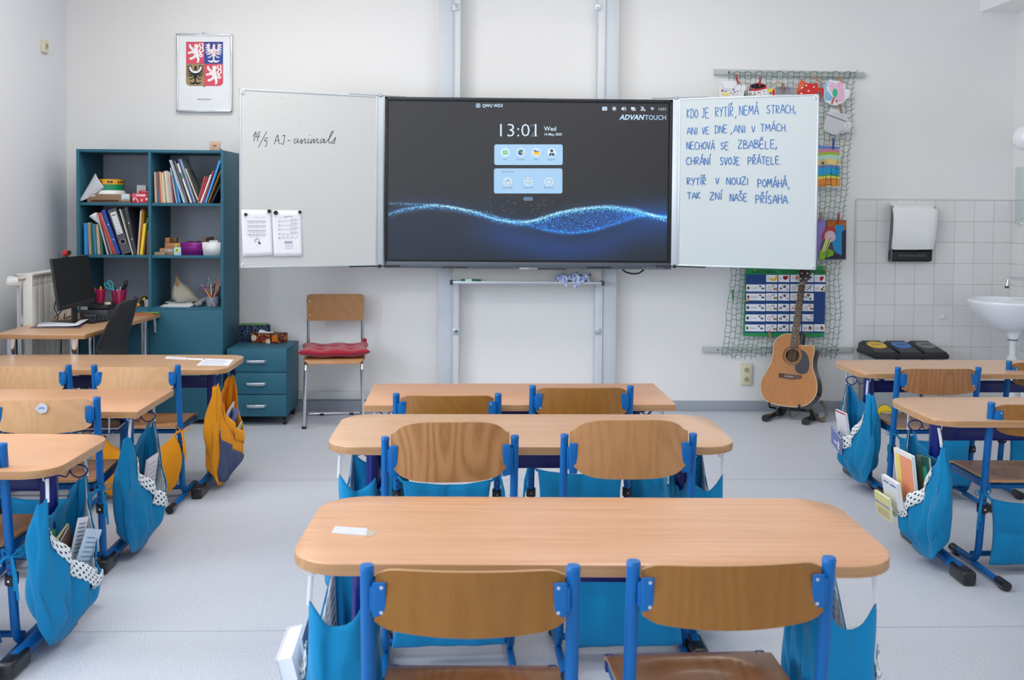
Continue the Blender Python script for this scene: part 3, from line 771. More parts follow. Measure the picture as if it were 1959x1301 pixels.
# ================================================================== pupils' chairs
PLY = [plywood('honey_plywood', '#7f4f14', '#8f5d1c', '#9d6a26'), plywood('beech_plywood', '#9f6b3c', '#b5804e', '#c08d5d'),
       plywood('pale_birch_plywood', '#bf8f60', '#cc9e70', '#d5aa80'), plywood('brown_plywood', '#84532e', '#9b673c', '#aa774b', strength=.13), plywood('bold_grain_plywood', '#8e5a30', '#b07b49', '#bd8957', strength=.16)]
def arc_pts(pts, r, n=6):
    """polyline with its corners rounded by radius r"""
    P = [V(p) for p in pts]; out = [P[0]]
    for i in range(1, len(P)-1):
        a = (P[i-1]-P[i]).normalized(); b = (P[i+1]-P[i]).normalized(); rr = min(r, (P[i-1]-P[i]).length*.45, (P[i+1]-P[i]).length*.45)
        p0 = P[i]+a*rr; p1 = P[i]+b*rr
        for k in range(n+1):
            t = k/n; out.append(p0*(1-t)**2+P[i]*2*t*(1-t)+p1*t*t)
    out.append(P[-1]); return out
def make_chair(label, x, y, rz, top=.74, seat=.40, wood=0, oval=False, pocket='blue', seed=0, spacing=.418, pz=(.33, .085), screws=True, sag=0., ties=1):
    """origin on the floor below the line joining the two back posts; the chair faces +y"""
    t = thing('school_chair', label, 'chair', (x, y, 0), rz, 'blue-framed school chairs')
    hw = spacing/2; r = .0142 if not oval else .0125; lean = .095
    def yp(z): return lean*(1-(z/top))*.95-.0     # post runs back as it rises
    for s in (-1, 1):
        X = s*hw
        m = MB(); pts = arc_pts([(X, 0, top), (X, yp(.045)+.0, .032), (X*1.0, yp(.045)+.17, .026)], .075, 8)
        m.tube(pts, r, 14); m.build('post', M_BLUE, t)
        m = MB(); m.cyl((X, 0, top-.001), (X, 0, top+.007), r*1.10, r*.95, 16); m.build('post_cap', M_BLUE, t)
        m = MB(); m.tube([(X, yp(.03)+.03, .022), (X, yp(.03)-.10, .020), (X, yp(.03)-.20, .018)], .0125, 10); m.build('runner', M_BLUE, t)
        for (ya, yb) in ((.155, .215), (-.235, -.165)):
            m = MB(); m.cyl((X, yp(.03)+ya, .022), (X, yp(.03)+yb, .022), .0185, .0175, 14); m.box((X, yp(.03)+(ya+yb)/2, .007), (.022, .03, .014), bevel=.003); m.build('foot_cap', M_RUBBER, t)
        zc = .265; m = MB(); m.cyl((X, yp(zc), zc-.017), (X, yp(zc)-.001, zc+.017), r*1.42, None, 16); m.box((X, yp(zc)-.018, zc), (.026, .014, .026), bevel=.003)
        m.build('height_clamp', M_BLACK, t)
        m = MB()
        for z in (zc+.035, zc+.06): m.cyl((X, yp(z)-r-.0015, z), (X, yp(z)-r+.004, z), .004, None, 8)
        m.cyl((X, yp(zc)-.026, zc), (X, yp(zc)-.022, zc), .004, None, 8, mat=1); m.build('adjusting_hole', [M_BLACK, M_CHROME], t)
        # seat bearer
        m = MB(); m.box((X-s*.018, yp(seat)+.16, seat-.034), (.014, .33, .032), bevel=.004); m.build('seat_bearer', M_BLUE, t)
        m = MB(); m.box((X-s*.018, yp(seat)+.33, seat-.035), (.022, .02, .04), bevel=.004); m.build('bearer_cap', M_NAVY, t)
        # back bracket with two screws
        bh = .070 if not oval else .098; bz = top-.058 if not oval else top-.066
        m = MB(); m.box((X-s*.0265, -.0145, bz), (.027, .006 if not oval else .010, bh), bevel=.0055 if oval else .003, seg=3); m.box((X-s*.012, -.008, bz), (.010, .014, bh*.72), bevel=.002)
        br = m.build('back_bracket', M_BLUE, t)
        if screws:
            m = MB()
            for dz in (-.36, .36): m.cyl((X-s*.031, -.019, bz+dz*bh), (X-s*.031, -.016, bz+dz*bh), .0038, None, 10)
            m.build('screw', M_CHROME, br)
    for (xx, yy_, zz_) in ((hw, yp(.05)+.055, .05), (hw-.02, yp(seat)+.02, seat-.035), (hw-.02, yp(seat)+.27, seat-.035)):
        m = MB(); m.tube([(-xx, yy_, zz_), (xx, yy_, zz_)], .0113, 10); m.build('cross_tube', M_BLUE, t)
    # backrest: moulded plywood curving back in the middle
    Wb = spacing-.028*2+.012+.01; Hb = .112 if not oval else .182
    zc = top-.057 if not oval else top-.036
    N, K = 28, 10
    def bp(a, b, off):
        u = a*2-1; v = b*2-1
        if oval:
            e = (1-abs(u)**4.2)**.36 if abs(u) < 1 else 0; hh = Hb/2*max(.56, e); xx = u*Wb/2
        else:
            e = (1-abs(u)**16)**.28 if abs(u) < 1 else 0; hh = Hb/2*max(.78, e)*(1+.04*(1-u*u)); xx = u*Wb/2
        z = zc+v*hh-(.010*(1-u*u) if not oval else 0)*(1-v)*.5
        yb = -.026*(1-u*u)-.004+.008*v
        return V((xx, yb+off, z))
    m = MB(); g0 = m.sheet(lambda a, b: bp(a, b, -.005), N, K); g1 = m.sheet(lambda a, b: bp(a, b, .005), N, K)
    def edge(A, B): 
        for k in range(len(A)-1):
            f = m.bm.faces.new((A[k], A[k+1], B[k+1], B[k])); f.smooth = True; f.material_index = 1
    edge(g0[0], g1[0]); edge(g0[-1], g1[-1]); edge([r_[0] for r_ in g0], [r_[0] for r_ in g1]); edge([r_[-1] for r_ in g0], [r_[-1] for r_ in g1])
    m.build('backrest', [PLY[wood], M_EDGE], t, sharp=50)
    # seat: moulded plywood, dished
    Ws, Ds, y0 = spacing-.006, .37, yp(seat)-.022
    def sp(a, b, off):
        u = a*2-1; v = b*2-1
        ex = (1-abs(v)**10)**.2 if abs(v) < 1 else 0
        xx = u*Ws/2*(.955+.045*ex)*(1-.035*(1-b)); yy = y0+b*Ds
        d = max(0, 1-((u/.80)**2+((v+.10)/.80)**2)); z = seat-.017*min(1, d*1.6)**.8+(-.022*smooth(.82, 1., b))
        return V((xx, yy, z+off))
    m = MB(); g0 = m.sheet(lambda a, b: sp(a, b, 0), 22, 22); g1 = m.sheet(lambda a, b: sp(a, b, -.010), 22, 22)
    edge(g0[0], g1[0]); edge(g0[-1], g1[-1]); edge([r_[0] for r_ in g0], [r_[0] for r_ in g1]); edge([r_[-1] for r_ in g0], [r_[-1] for r_ in g1])
    m.build('seat', [PLY[3 if wood != 2 else 1], M_EDGE], t, sharp=50)
    if pocket:
        cl = M_CLOTH2 if pocket == 'blue' else M_ORANGE; z1, z0 = pz; rn = random.Random(seed); p1, p2 = rn.uniform(0, 6), rn.uniform(0, 6)
        hwp = hw-.022
        lab = 'turquoise quilted cloth pocket tied behind the chair legs of: '+label if False else None
        def pk(a, b, off=0.):
            u = a*2-1; top_ = z1-(.022+sag)*(1-u*u); bot = z0+(sag*.35)*0-(sag*.5)*(1-u*u)+(.03*abs(u)**3 if sag else 0); z = bot+(top_-bot)*b
            w_ = hwp*(1-.07*sin(pi*b)*(1 if not sag else -.9)-.02*b)
            quilt = .010*abs(sin(pi*a*2))**.5*abs(sin(pi*b*2))**.5*(0 if sag else 1)
            bul = sag*.55*(1-u*u)*sin(pi*min(1, .1+.75*(1-b)))
            w_ *= 1+(.13*sin(pi*(1-b)**.8) if sag else 0)
            return V((u*w_, yp(z1)-.030-quilt*.8-bul-.003*sin(p1+9*a+4*b)-.002*sin(p2+23*a)+off, z))
        g = MB(); ga = g.sheet(lambda a, b: pk(a, b), 40, 26, uvs=(.4, .25)); gb = g.sheet(lambda a, b: pk(a, b, .016), 40, 26, uvs=(.4, .25))
        for (A, B) in ((ga[0], gb[0]), ([r_[0] for r_ in ga], [r_[0] for r_ in gb]), ([r_[-1] for r_ in ga], [r_[-1] for r_ in gb])):
            for k in range(len(A)-1): f = g.bm.faces.new((A[k], A[k+1], B[k+1], B[k])); f.smooth = True
        pkt = g.build('cloth_pocket', cl, t, sharp=0)
        for s in (-1, 1):            # ribbon tied round the post with a bow
            c = V((s*hw, yp(z1), z1+.006)); m = MB()
            q = pk(0 if s < 0 else 1, 1.)
            m.tube([q+V((0, .004, -.006)), q.lerp(c, .6)+V((0, -.012, .008)), c+V((s*.004, -r-.004, .012))], .003, 6, flat=(.005, .0016, (0, 1, .2)))
            m.tube([c+V((.018*cos(a_), .018*sin(a_), .010+.004*sin(a_))) for a_ in [2*pi*k/14 for k in range(14)]], .0025, 6, closed=True)
            if s*ties > 0:
                for (dx, dz) in ((.03, .016), (-.024, .012)):
                    m.tube([c+V((s*.012, -r-.003, .01))+V((dx*sin(pi*k/8)*1.2, -.004*sin(2*pi*k/8), dz*sin(2*pi*k/8*.5)+.012*sin(2*pi*k/8))) for k in range(9)], .002, 5)
                for (dx, L_) in ((.012, .10), (.022, .13)):
                    m.tube([c+V((s*.012, -r-.004, .008)), c+V((s*(.012+dx*.7), -r-.010, -L_*.4)), c+V((s*(.010+dx), -r-.006, -L_))], .003, 6, flat=(.0045, .0012, (0, 1, 0)))
            m.build('ribbon', cl, pkt)
    return t
def mid(a, b): return ((a[0]+b[0])/2, (a[1]+b[1])/2, atan2(b[1]-a[1], b[0]-a[0]), sqrt((b[0]-a[0])**2+(b[1]-a[1])**2))
def chair_at(label, pl, pr, top, **k):
    """from the pixels of the two post tops"""
    A, B = onZ(pl[0], pl[1], top), onZ(pr[0], pr[1], top); x, y, a, s = mid(A, B)
    return make_chair(label, x, y, a, top, spacing=s, **k)
C1a = chair_at('front left chair of the photo with dark honey-coloured rectangular back', (702, 1087), (1097, 1088), .745, seat=.385, wood=0, seed=1, pocket=None)
C1b = chair_at('front right chair of the photo with dark honey-coloured rectangular back', (1212, 1079), (1586, 1072), .745, seat=.40, wood=0, seed=2, pocket=None)
C2a = chair_at('left chair at the middle desk, tall rounded back with bold cathedral grain', (737, 840), (985, 837), .75, seat=.42, wood=4, oval=True, seed=3, pz=(.34, .085))
C2b = chair_at('right chair at the middle desk, oval back of plain plywood', (1080, 835), (1326, 833), .75, seat=.42, wood=1, oval=True, screws=False, seed=4, pz=(.42, .07))
C3a = chair_at('left chair at the desk below the screen', (758, 756), (953, 756), .69, seat=.40, wood=0, seed=5, ties=1)
C3b = chair_at('right chair at the desk below the screen', (1019, 741), (1206, 741), .72, seat=.42, wood=0, seed=6, pz=(.37, .085), ties=-1)
L1a = chair_at('chair at the far left desk, next to the teacher desk', (-24, 700), (131, 701), .68, seat=.385, wood=2, seed=7, pocket=None)
L1b = chair_at('chair at the far left desk with the saggy yellow-orange cloth sack', (180, 701), (340, 701), .68, seat=.385, wood=2, seed=8, pocket='orange', pz=(.34, .055), sag=.075)
L2a = chair_at('chair at the square-cornered left desk, worn blue sticker on its back', (-15, 766), (185, 763), .71, seat=.39, wood=2, seed=9, pz=(.33, .085))
_p = onZ(52, 1235, .03)
L3a = make_chair('nearest chair of the left column, only its right post and seat corner in view', _p.x-.238, _p.y-.095, 0, .71, .39, 1, pz=(.33, .07), seed=10)
R1a = chair_at('chair at the far right desk with walnut-brown grained back', (1718, 705), (1872, 705), .68, seat=.385, wood=3, seed=11, ties=-1)
_q = onZ(1931, 693, .68)
R1b = make_chair('chair at the far right desk cut by the right edge of the photo', _q.x+.208, _q.y, 0, .68, .39, 0, seed=12)
_q = onZ(1897, 773, .70)
R2a = make_chair('chair at the second right desk with dark wooden seat', _q.x+.209, _q.y, 0, .70, .39, 0, seed=13, pz=(.31, .045), ties=-1)
# worn sticker on the back of L2a
_c = onY(80, 781, L2a.location.y-.035)
m = MB(); rn = random.Random(3); n_ = 14; R_ = [.020+.006*rn.random() for _ in range(n_)]
pr = Print(Frame((_c.x, L2a.location.y-.0362, _c.z), (1, 0, 0), (0, 0, 1)), h=0)
pr.poly([(R_[k]*cos(2*pi*k/n_), R_[k]*.85*sin(2*pi*k/n_)) for k in range(n_)], '#c9cdd6'); pr.line([(-.012, -.004), (0, .003), (.012, 0)], .003, '#2f5fae'); pr.line([(-.01, .004), (.01, -.006)], .002, '#5b7fb8')
o = pr.build('sticker', L2a); o['label'] = 'worn white and blue sticker'
# ================================================================== interactive screen, wings, posts
WALLF = Frame((0, WY, 0), (1, 0, 0), (0, 0, 1))        # normal is -y (towards the camera)
SY = 6.78
def quad_px(mb, pts, y, depth, mat=0, bevel=0.):
    P = [onY(px, py, y) for px, py in pts]; mb.prism(P, (0, depth, 0), mat, bevel=bevel); return mb
def boxw(mb, x0, x1, y0, y1, z0, z1, bevel=0., mat=0, seg=2): mb.box(((x0+x1)/2, (y0+y1)/2, (z0+z1)/2), (abs(x1-x0), abs(y1-y0), abs(z1-z0)), bevel=bevel, mat=mat, seg=seg)
# posts of the lifting frame on the wall
def post(label, pxs, gx):
    a, b = onY(pxs[0], 620, 7.0).x, onY(pxs[1], 620, 7.0).x; c, d = onY(gx[0], 620, 7.0).x, onY(gx[1], 620, 7.0).x
    t = thing('board_post', label, 'post', ((a+b)/2, 7.0, 0), group='posts of the board lift')
    m = MB(); boxw(m, a, b, 6.985, WY-.001, .0, 3.25, .004); 
    m.build('column', M_RAIL, t, world=True)
    m = MB(); boxw(m, c, d, 6.975, WY-.001, .0, 3.25, .003); boxw(m, min(b, d)-.002 if c < a else b-.001, (min(b, d)+.004) if c < a else b+.004, 6.972, 6.98, 0, 3.25); m.build('guide_rail', paint('pale_guide_rail', '#d3d7dc', .45, 0.), t, world=True)
    for py in (14, 634):
        p = onY((gx[0]+gx[1])/2, py, 6.97); m = MB(); m.box((p.x, 6.972, p.z), (.046, .012, .046), bevel=.003); m.build('fixing_plate', M_ALU, t, world=True)
        m = MB(); m.cyl((p.x, 6.966, p.z), (p.x, 6.958, p.z), .009, .008, 12); m.build('screw', M_CHROME, t, world=True)
    return t
post('left grey aluminium post behind the interactive screen', (838, 866), (867, 878))
post('right grey aluminium post behind the interactive screen', (1151, 1178), (1138, 1150))
# carrier plate and pen tray between the posts
t = thing('board_carrier', 'cream carrier plate below the screen with aluminium pen tray', 'pen tray', onY(1005, 540, 6.9), group=None)
m = MB(); P0, P1 = onY(866, 512, 6.93), onY(1150, 542, 6.93); boxw(m, P0.x, P1.x, 6.93, 6.95, P1.z, P0.z+.45, .002); m.build('carrier_plate', paint('cream_plate', '#d3d0c9', .5), t, world=True)
m = MB(); z = onY(1005, 541, 6.88).z; boxw(m, P0.x, P1.x, 6.86, 6.93, z-.010, z+.004, .004); boxw(m, P0.x, P1.x, 6.855, 6.864, z-.010, z+.010, .003); m.build('pen_tray', M_ALU, t, world=True)
for x in (P0.x-.006, P1.x+.006): m = MB(); boxw(m, x-.012, x+.010, 6.85, 6.94, z-.016, z+.014, .005); m.build('tray_end_cap', M_DARK, t, world=True)
pr = Print(Frame((0, 6.93, 0), (1, 0, 0), (0, 0, 1)), h=.0008)
a = onY(1112, 519, 6.93); b = onY(1132, 529, 6.93); pr.rect(a.x, b.z, b.x, a.z, '#c9cbd2'); pr.up(); pr.rect(a.x+.01, a.z-.008, a.x+.06, a.z-.011, '#6f7480'); pr.line([(b.x-.03, b.z+.006), (b.x-.012, b.z+.02), (b.x-.004, b.z+.006)], .006, '#232a4a'); o = pr.build('type_label', t)
# green marker and blue-white cloth on the tray
c = onY(897, 535, 6.885); t = thing('marker_pen', 'green board marker lying left in the pen tray', 'marker', (c.x, 6.885, z+.004))
m = MB(); m.cyl((c.x-.055, 6.885, z+.014), (c.x+.035, 6.885, z+.014), .0095, None, 12); m.build('barrel', paint('marker_green', '#0f7a4b', .35), t, world=True)
m = MB(); m.cyl((c.x+.035, 6.885, z+.014), (c.x+.085, 6.885, z+.014), .0085, .007, 12); m.build('cap', paint('marker_green_cap', '#0b6a40', .35), t, world=True)
m = MB(); m.cyl((c.x-.025, 6.885, z+.014), (c.x+.02, 6.885, z+.014), .0098, None, 12); m.build('sleeve', M_PAPER, t, world=True)
t = tag(MB().box((c.x-.01, 6.897, z+.009), (.17, .018, .01), bevel=.004).build('marker_pen', paint('pale_marker', '#9fc4b0', .4)), 'pale marker lying behind the green one in the pen tray', 'marker')
random.seed(8); c0 = onY(1092, 536, 6.89)
def cloth(a, b):
    x = c0.x-.11+.23*a; n_ = .018*sin(a*17+b*5)*sin(b*9+a*3)+.010*sin(a*37+b*13)
    return (x+.012*sin(b*11+a*8), 6.852+.10*b+.008*sin(a*14), z+.030+.020*sin(pi*a)**.5*sin(pi*b)**.6+n_-.045*(1-smooth(0, .16, b))*(.4+.6*sin(a*7.)**2)-.028*smooth(.0, .1, 1-a)*0)
m = MB(); m.sheet(cloth, 40, 20, uvs=(.3, .15)); tag(m.build('cleaning_cloth', dotted('blue_white_cloth', '#c3cce6', '#6f86c4', .022, .33), solid=.002), 'crumpled blue and white cloth lying in the pen tray under the screen', 'cloth')

# ---------------------------------------------------------------- the interactive screen
scr = thing('interactive_screen', 'large black-framed interactive touch screen showing the clock 13:01', 'screen', (onY(1010, 515, SY).x, SY, onY(1010, 515, SY).z))
TL, TR, BR, BL = [onY(x, y, SY) for x, y in ((737, 186), (1287, 190), (1284, 515), (735, 512.5))]
X0, X1, Z0, Z1 = (TL.x+BL.x)/2, (TR.x+BR.x)/2, (BL.z+BR.z)/2, (TL.z+TR.z)/2
zb = onY(1010, 501.5, SY).z         # top of the lower bezel
m = MB(); boxw(m, X0, X1, SY+.006, SY+.075, Z0, Z1, .006); boxw(m, X0+.25, X1-.25, SY+.075, 6.925, Z0+.15, Z1-.2, .01); m.build('housing', M_DARK, scr, world=True)
fw = .018
m = MB()
boxw(m, X0, X1, SY-.006, SY+.01, Z1-fw, Z1, .003); boxw(m, X0, X0+fw, SY-.006, SY+.01, zb, Z1, .003); boxw(m, X1-fw, X1, SY-.006, SY+.01, zb, Z1, .003)
m.build('frame', paint('anthracite_frame', '#33353c', .38, .3), scr, world=True)
m = MB(); boxw(m, X0, X1, SY-.010, SY+.02, Z0, zb, .005); m.build('lower_bezel', paint('grey_lower_bezel', '#575d67', .42, .3), scr, world=True)
m = MB(); boxw(m, X0+fw*.7, X1-fw*.7, SY+.0005, SY+.008, zb, Z1-fw*.8); m.build('glass_border', paint('black_glass_border', '#050506', .12), scr, world=True)
for px in (870, 1146):
    c = onY(px, 511.5, SY-.01); m = MB(); boxw(m, c.x-.085, c.x+.085, SY-.0125, SY-.009, c.z-.005, c.z+.005, .001); m.build('speaker_slot', M_BLACK, scr, world=True)
m = MB(); c = onY(1055, 515.5, SY); boxw(m, c.x-.10, c.x+.10, SY-.009, SY+.02, Z0-.006, Z0+.002, .002); m.build('sensor_strip', M_BLACK, scr, world=True)
m = MB()
for k in range(6): c = onY(1232+7*k, 512.8, SY-.01); boxw(m, c.x-.006, c.x+.006, SY-.0115, SY-.010, c.z-.0025, c.z+.0025)
m.build('buttons', paint('grey_buttons', '#9aa0a8', .4), scr, world=True, kind='stuff')
bz_ = Print(Frame((0, SY-.010, 0), (1, 0, 0), (0, 0, 1)), h=.0006)
c = onY(993, 515, SY); bz_.text('ADVAN', c.x, c.z, .012, '#dfe3e8', .066, .02, .25); bz_.text('TOUCH', c.x+.068, c.z, .012, '#dfe3e8', .056); bz_.build('maker_name', scr)
# lit picture: colour grid of the wallpaper
NX, NZ = 460, 258
a_tl, a_tr, a_br, a_bl = [onY(x, y, SY) for x, y in ((743.2, 193.8), (1279, 198.8), (1275.6, 498.6), (742.2, 496.4))]
import numpy as np
U, W_ = np.meshgrid((np.arange(NX)+.5)/NX, (np.arange(NZ)+.5)/NZ)      # u right, w down
def curve(kn, s=None):
    xs, ys = zip(*kn); xs = (np.array(xs)-78)/1805; ys = (np.array(ys)-85)/1020
    u = np.linspace(0, 1, NX); y = np.interp(u, xs, ys); k = 21; y = np.convolve(np.pad(y, k//2, mode='edge'), np.ones(k)/k, 'valid'); return y[None, :]
main_ = curve([(78, 815), (150, 785), (230, 768), (400, 752), (520, 768), (650, 800), (780, 845), (900, 862), (1000, 855), (1100, 822), (1200, 790), (1400, 760), (1500, 757), (1650, 775), (1750, 800), (1880, 826)])
sec = curve([(78, 742), (300, 748), (420, 752), (540, 775), (700, 800), (800, 835), (900, 850), (1000, 850), (1150, 800), (1300, 768), (1500, 748), (1650, 762), (1750, 790), (1880, 850)])
low = curve([(78, 790), (300, 770), (500, 792), (700, 822), (900, 868), (1000, 890), (1100, 915), (1250, 932), (1400, 915), (1550, 868), (1700, 815), (1880, 812)])
rs = np.random.RandomState(4)
def g(d, w): return np.exp(-(d/w)**2)
bright = .35+.65*np.clip(np.interp(U, [0, .2, .42, .5, .75, .95, 1], [.3, .65, 1, 1, .8, .9, .6]), 0, 1)
between = ((W_ > np.minimum(main_, low)) & (W_ < np.maximum(main_, low))).astype(float)
noise = rs.rand(NZ, NX)
fil = g(W_-main_, .0075)*bright*(.45+.55*noise)+.6*g(W_-sec, .008)*(noise > .5)+.5*g(W_-main_-.012, .014)*(noise > .7)
halo = g(W_-main_, .035)
lowl = g(W_-low, .012)*np.interp(U, [0, .3, .5, .6, .95, 1], [.15, .2, .3, .9, .7, .4])*(noise > .3)
haze = g(W_-(low+.10), .11)*np.interp(U, [0, .25, .4, .55, .8, 1], [.10, .15, .8, .9, .8, .5])+.9*g(U-1, .22)*g(W_-.70, .10)+.25*g(U, .3)*g(W_-.63, .04)
spark = between*(noise > .80)*np.interp(U, [0, .45, .55, .9, 1], [.15, .15, 1, .8, .6])
dust = (noise > .9935)*g(W_-.66, .10)*np.interp(U, [0, .25, .35, .6, .72, .8], [0, .25, 1, 1, .3, 0])
rgb = np.zeros((NZ, NX, 3))
top = np.array([38, 36, 37.])*(1-.20*W_[..., None])*(1-.20*np.abs(U[..., None]-.5)) ; blu = np.array([6, 22, 44.])
mixf = np.clip((W_-.55)/.35, 0, 1)[..., None]*(.55+.35*(1-U[..., None]))
rgb = top*(1-mixf)+blu*mixf
rgb += haze[..., None]*np.array([0, 34, 84.])*.9+halo[..., None]*np.array([6, 38, 78.])*.35
rgb += between[..., None]*np.interp(U, [0, .45, .55, .9, 1], [.1, .2, 1, .8, .5])[..., None]*np.array([2, 26, 62.])
rgb += fil[..., None]*np.array([120, 180, 210.])+lowl[..., None]*np.array([20, 80, 150.])+spark[..., None]*np.array([30, 80, 130.])+dust[..., None]*np.array([110, 140, 165.])
rgb = np.clip(rgb, 0, 250)/255.
linrgb = np.where(rgb <= .04045, rgb/12.92, ((rgb+.055)/1.055)**2.4)
gu = np.linspace(0, 1, NX+1); gv = np.linspace(0, 1, NZ+1); GU, GV = np.meshgrid(gu, gv)
def npv(v): return np.array(v[:])
tl, tr_, br_, bl_ = map(npv, (a_tl, a_tr, a_br, a_bl))
PT = (tl*(1-GU[..., None])+tr_*GU[..., None])*(1-GV[..., None])+(bl_*(1-GU[..., None])+br_*GU[..., None])*GV[..., None]
PT[..., 1] = SY
me = bpy.data.meshes.new('picture'); nv = (NX+1)*(NZ+1)
idx = np.arange(nv).reshape(NZ+1, NX+1); fcs = np.stack([idx[1:, :-1], idx[1:, 1:], idx[:-1, 1:], idx[:-1, :-1]], -1).reshape(-1, 4)
me.vertices.add(nv); me.vertices.foreach_set('co', (PT.reshape(-1, 3)-np.array(scr.location[:])).ravel().astype('f4'))
me.loops.add(fcs.size); me.loops.foreach_set('vertex_index', fcs.ravel().astype('i4'))
me.polygons.add(len(fcs)); me.polygons.foreach_set('loop_start', (np.arange(len(fcs))*4).astype('i4')); me.update(calc_edges=True); me.validate()
ca = me.color_attributes.new('Col', 'FLOAT_COLOR', 'CORNER')
cc = np.ones((len(fcs), 4, 4), 'f4'); cc[:, :, :3] = linrgb.reshape(-1, 1, 3); ca.data.foreach_set('color', cc.ravel())
me.materials.append(glow(1.0)); pic = bpy.data.objects.new('picture', me); COL.objects.link(pic); pic.parent = scr; ROOTINV[pic.name] = ROOTINV[scr.name]
def scrmp(x, y):            # coordinates of the 3.3776x enlargement of the screen
    q = onY(720+x/3.3776, 170+y/3.3776, SY); return (q.x, q.z)
ui = Print(Frame((0, SY, 0), (1, 0, 0), (0, 0, 1)), scrmp, .0006); ui.ysign = -1
LB = '#cfe6fb'
ui.rrect(762, 359, 1204, 492, 14, '#a6cdef'); ui.rrect(760, 514, 1202, 676, 14, '#a3caec'); ui.up()
ui.text('QWU WD3', 684, 118, 20, LB, 132, .02); ui.rrect(645, 95, 671, 121, 5, LB); ui.rrect(648, 98, 668, 118, 3, '#3f4145'); ui.disc(658, 105, 5, 5, LB); ui.line([(651, 117), (658, 110), (665, 117)], 3, LB)
ui.text('2', 988, 309, 82, '#5f6f80', 56, -.012); ui.text('13:01', 772, 308, 84, '#d5e9fb', 262, -.010)
ui.text('Wed', 1083, 271, 28, LB, 78, .01); ui.text('14 May, 2025', 1083, 301, 15, LB, 116, .02)
ui.text('ADVAN', 1571, 199, 32, '#bfe0ff', 162, .03, .25); ui.text('TOUCH', 1735, 201, 32, '#bfe0ff', 136)
ui.text('13:01', 1818, 139, 17, LB, 52)
ui.rrect(1459, 116, 1491, 140, 5, LB); ui.line([(1467, 125), (1482, 125)], 3, '#3a3a3c'); ui.line([(1469, 132), (1482, 132)], 3, '#3a3a3c')
ui.disc(1537, 128, 9, 9, LB)
for k in range(8): a_ = k*pi/4; ui.line([(1537+11*cos(a_), 128+11*sin(a_)), (1537+15*cos(a_), 128+15*sin(a_))], 3, LB)
ui.poly([(1584, 122), (1590, 122), (1599, 115), (1599, 142), (1590, 136), (1584, 136)], LB); ui.line([(1604, 120), (1608, 128), (1604, 137)], 3, LB); ui.line([(1609, 116), (1613, 128), (1609, 141)], 2.5, LB)
ui.rect(1646, 118, 1668, 134, LB); ui.rect(1660, 126, 1675, 141, '#b4cadd'); ui.line([(1650, 140), (1663, 140)], 3, LB)
for (q, r_) in ((1722, 122), (1714, 136), (1731, 137)): ui.disc(q, r_, 6, 6, LB)
ui.line([(1708, 115), (1736, 143)], 3, LB)
for r_ in (15, 10, 5): ui.line([(1783+r_*cos(a_), 141-r_*1.4*sin(a_)) for a_ in [pi*.25+pi*.5*k/6 for k in range(7)]], 3.4, LB)
for x_, lb in ((832, 'Note'), (933, 'Browser'), (1033, 'Files'), (1133, 'Support')):
    ui.disc(x_, 411, 29, 29, '#d3e6f6', 24); ui.up(); w_ = {'Note': 28, 'Browser': 50, 'Files': 30, 'Support': 50}[lb]; ui.text(lb, x_-w_/2, 461, 11, '#46566a', w_)
ui.rrect(816, 398, 849, 424, 4, '#5ec26a'); ui.line([(822, 415), (831, 406), (838, 413), (845, 404)], 3, '#d9f4dc')
ui.disc(933, 411, 19, 19, '#1f55b4'); ui.poly([(918, 400), (932, 393), (934, 408), (922, 415)], '#3f9a4a'); ui.poly([(936, 408), (950, 402), (950, 416), (938, 424)], '#d9c43e')
ui.poly([(1017, 396), (1032, 396), (1036, 401), (1053, 401), (1053, 428), (1017, 428)], '#2a6a9a'); ui.rect(1017, 407, 1055, 428, '#f0bb44')
ui.disc(1133, 400, 9, 10, '#1d2b38'); ui.poly([(1115, 432), (1118, 418), (1128, 414), (1138, 414), (1149, 418), (1152, 432)], '#1d2b38'); ui.line([(1133, 416), (1133, 428)], 3, '#d3e6f6')
ui.rrect(783, 524, 801, 542, 3, '#c9e0f2'); ui.disc(792, 533, 4, 4, '#31465c'); ui.text('Quick access', 810, 539, 11, '#4d6076', 84)
for x_, lb, w_ in ((848, 'Clear Data', 66), (982, 'Switch PC', 64), (1115, 'Shutdown', 64)):
    ui.disc(x_, 600, 28, 28, '#cfe3f4', 24); ui.up(); ui.text(lb, x_-w_/2, 643, 11, '#46566a', w_)
ui.line([(832, 600), (866, 600), (860, 617), (837, 617), (832, 600)], 2.4, '#3f5266'); ui.line([(842, 592), (849, 582), (856, 592), (864, 592), (832, 592)], 2.4, '#3f5266')
ui.line([(966, 584), (998, 584), (998, 608), (966, 608), (966, 584)], 2.6, '#3f5266'); ui.line([(975, 616), (990, 616)], 2.6, '#3f5266'); ui.line([(976, 592), (990, 600)], 3, '#5fc0c8')
ui.line([(1115+17*cos(a_), 600-17*sin(a_)) for a_ in [pi*.65+k*pi*1.7/14 for k in range(15)]], 2.6, '#3f5266'); ui.line([(1115, 580), (1115, 600)], 2.8, '#3f5266')
ui.rrect(949, 698, 1013, 723, 12, '#5b7894')
ui.mb.build('screen_icons', glow(1.0), scr, world=True, sharp=0, recalc=False)
# cable drooping below the screen
m = MB(); m.tube([onY(x, y, SY+.05) for x, y in ((1191, 516), (1198, 521), (1210, 524), (1222, 523), (1232, 516))], .006, 8); tag(m.build('cable', M_BLACK), 'black cable loop hanging under the right part of the screen', 'cable')

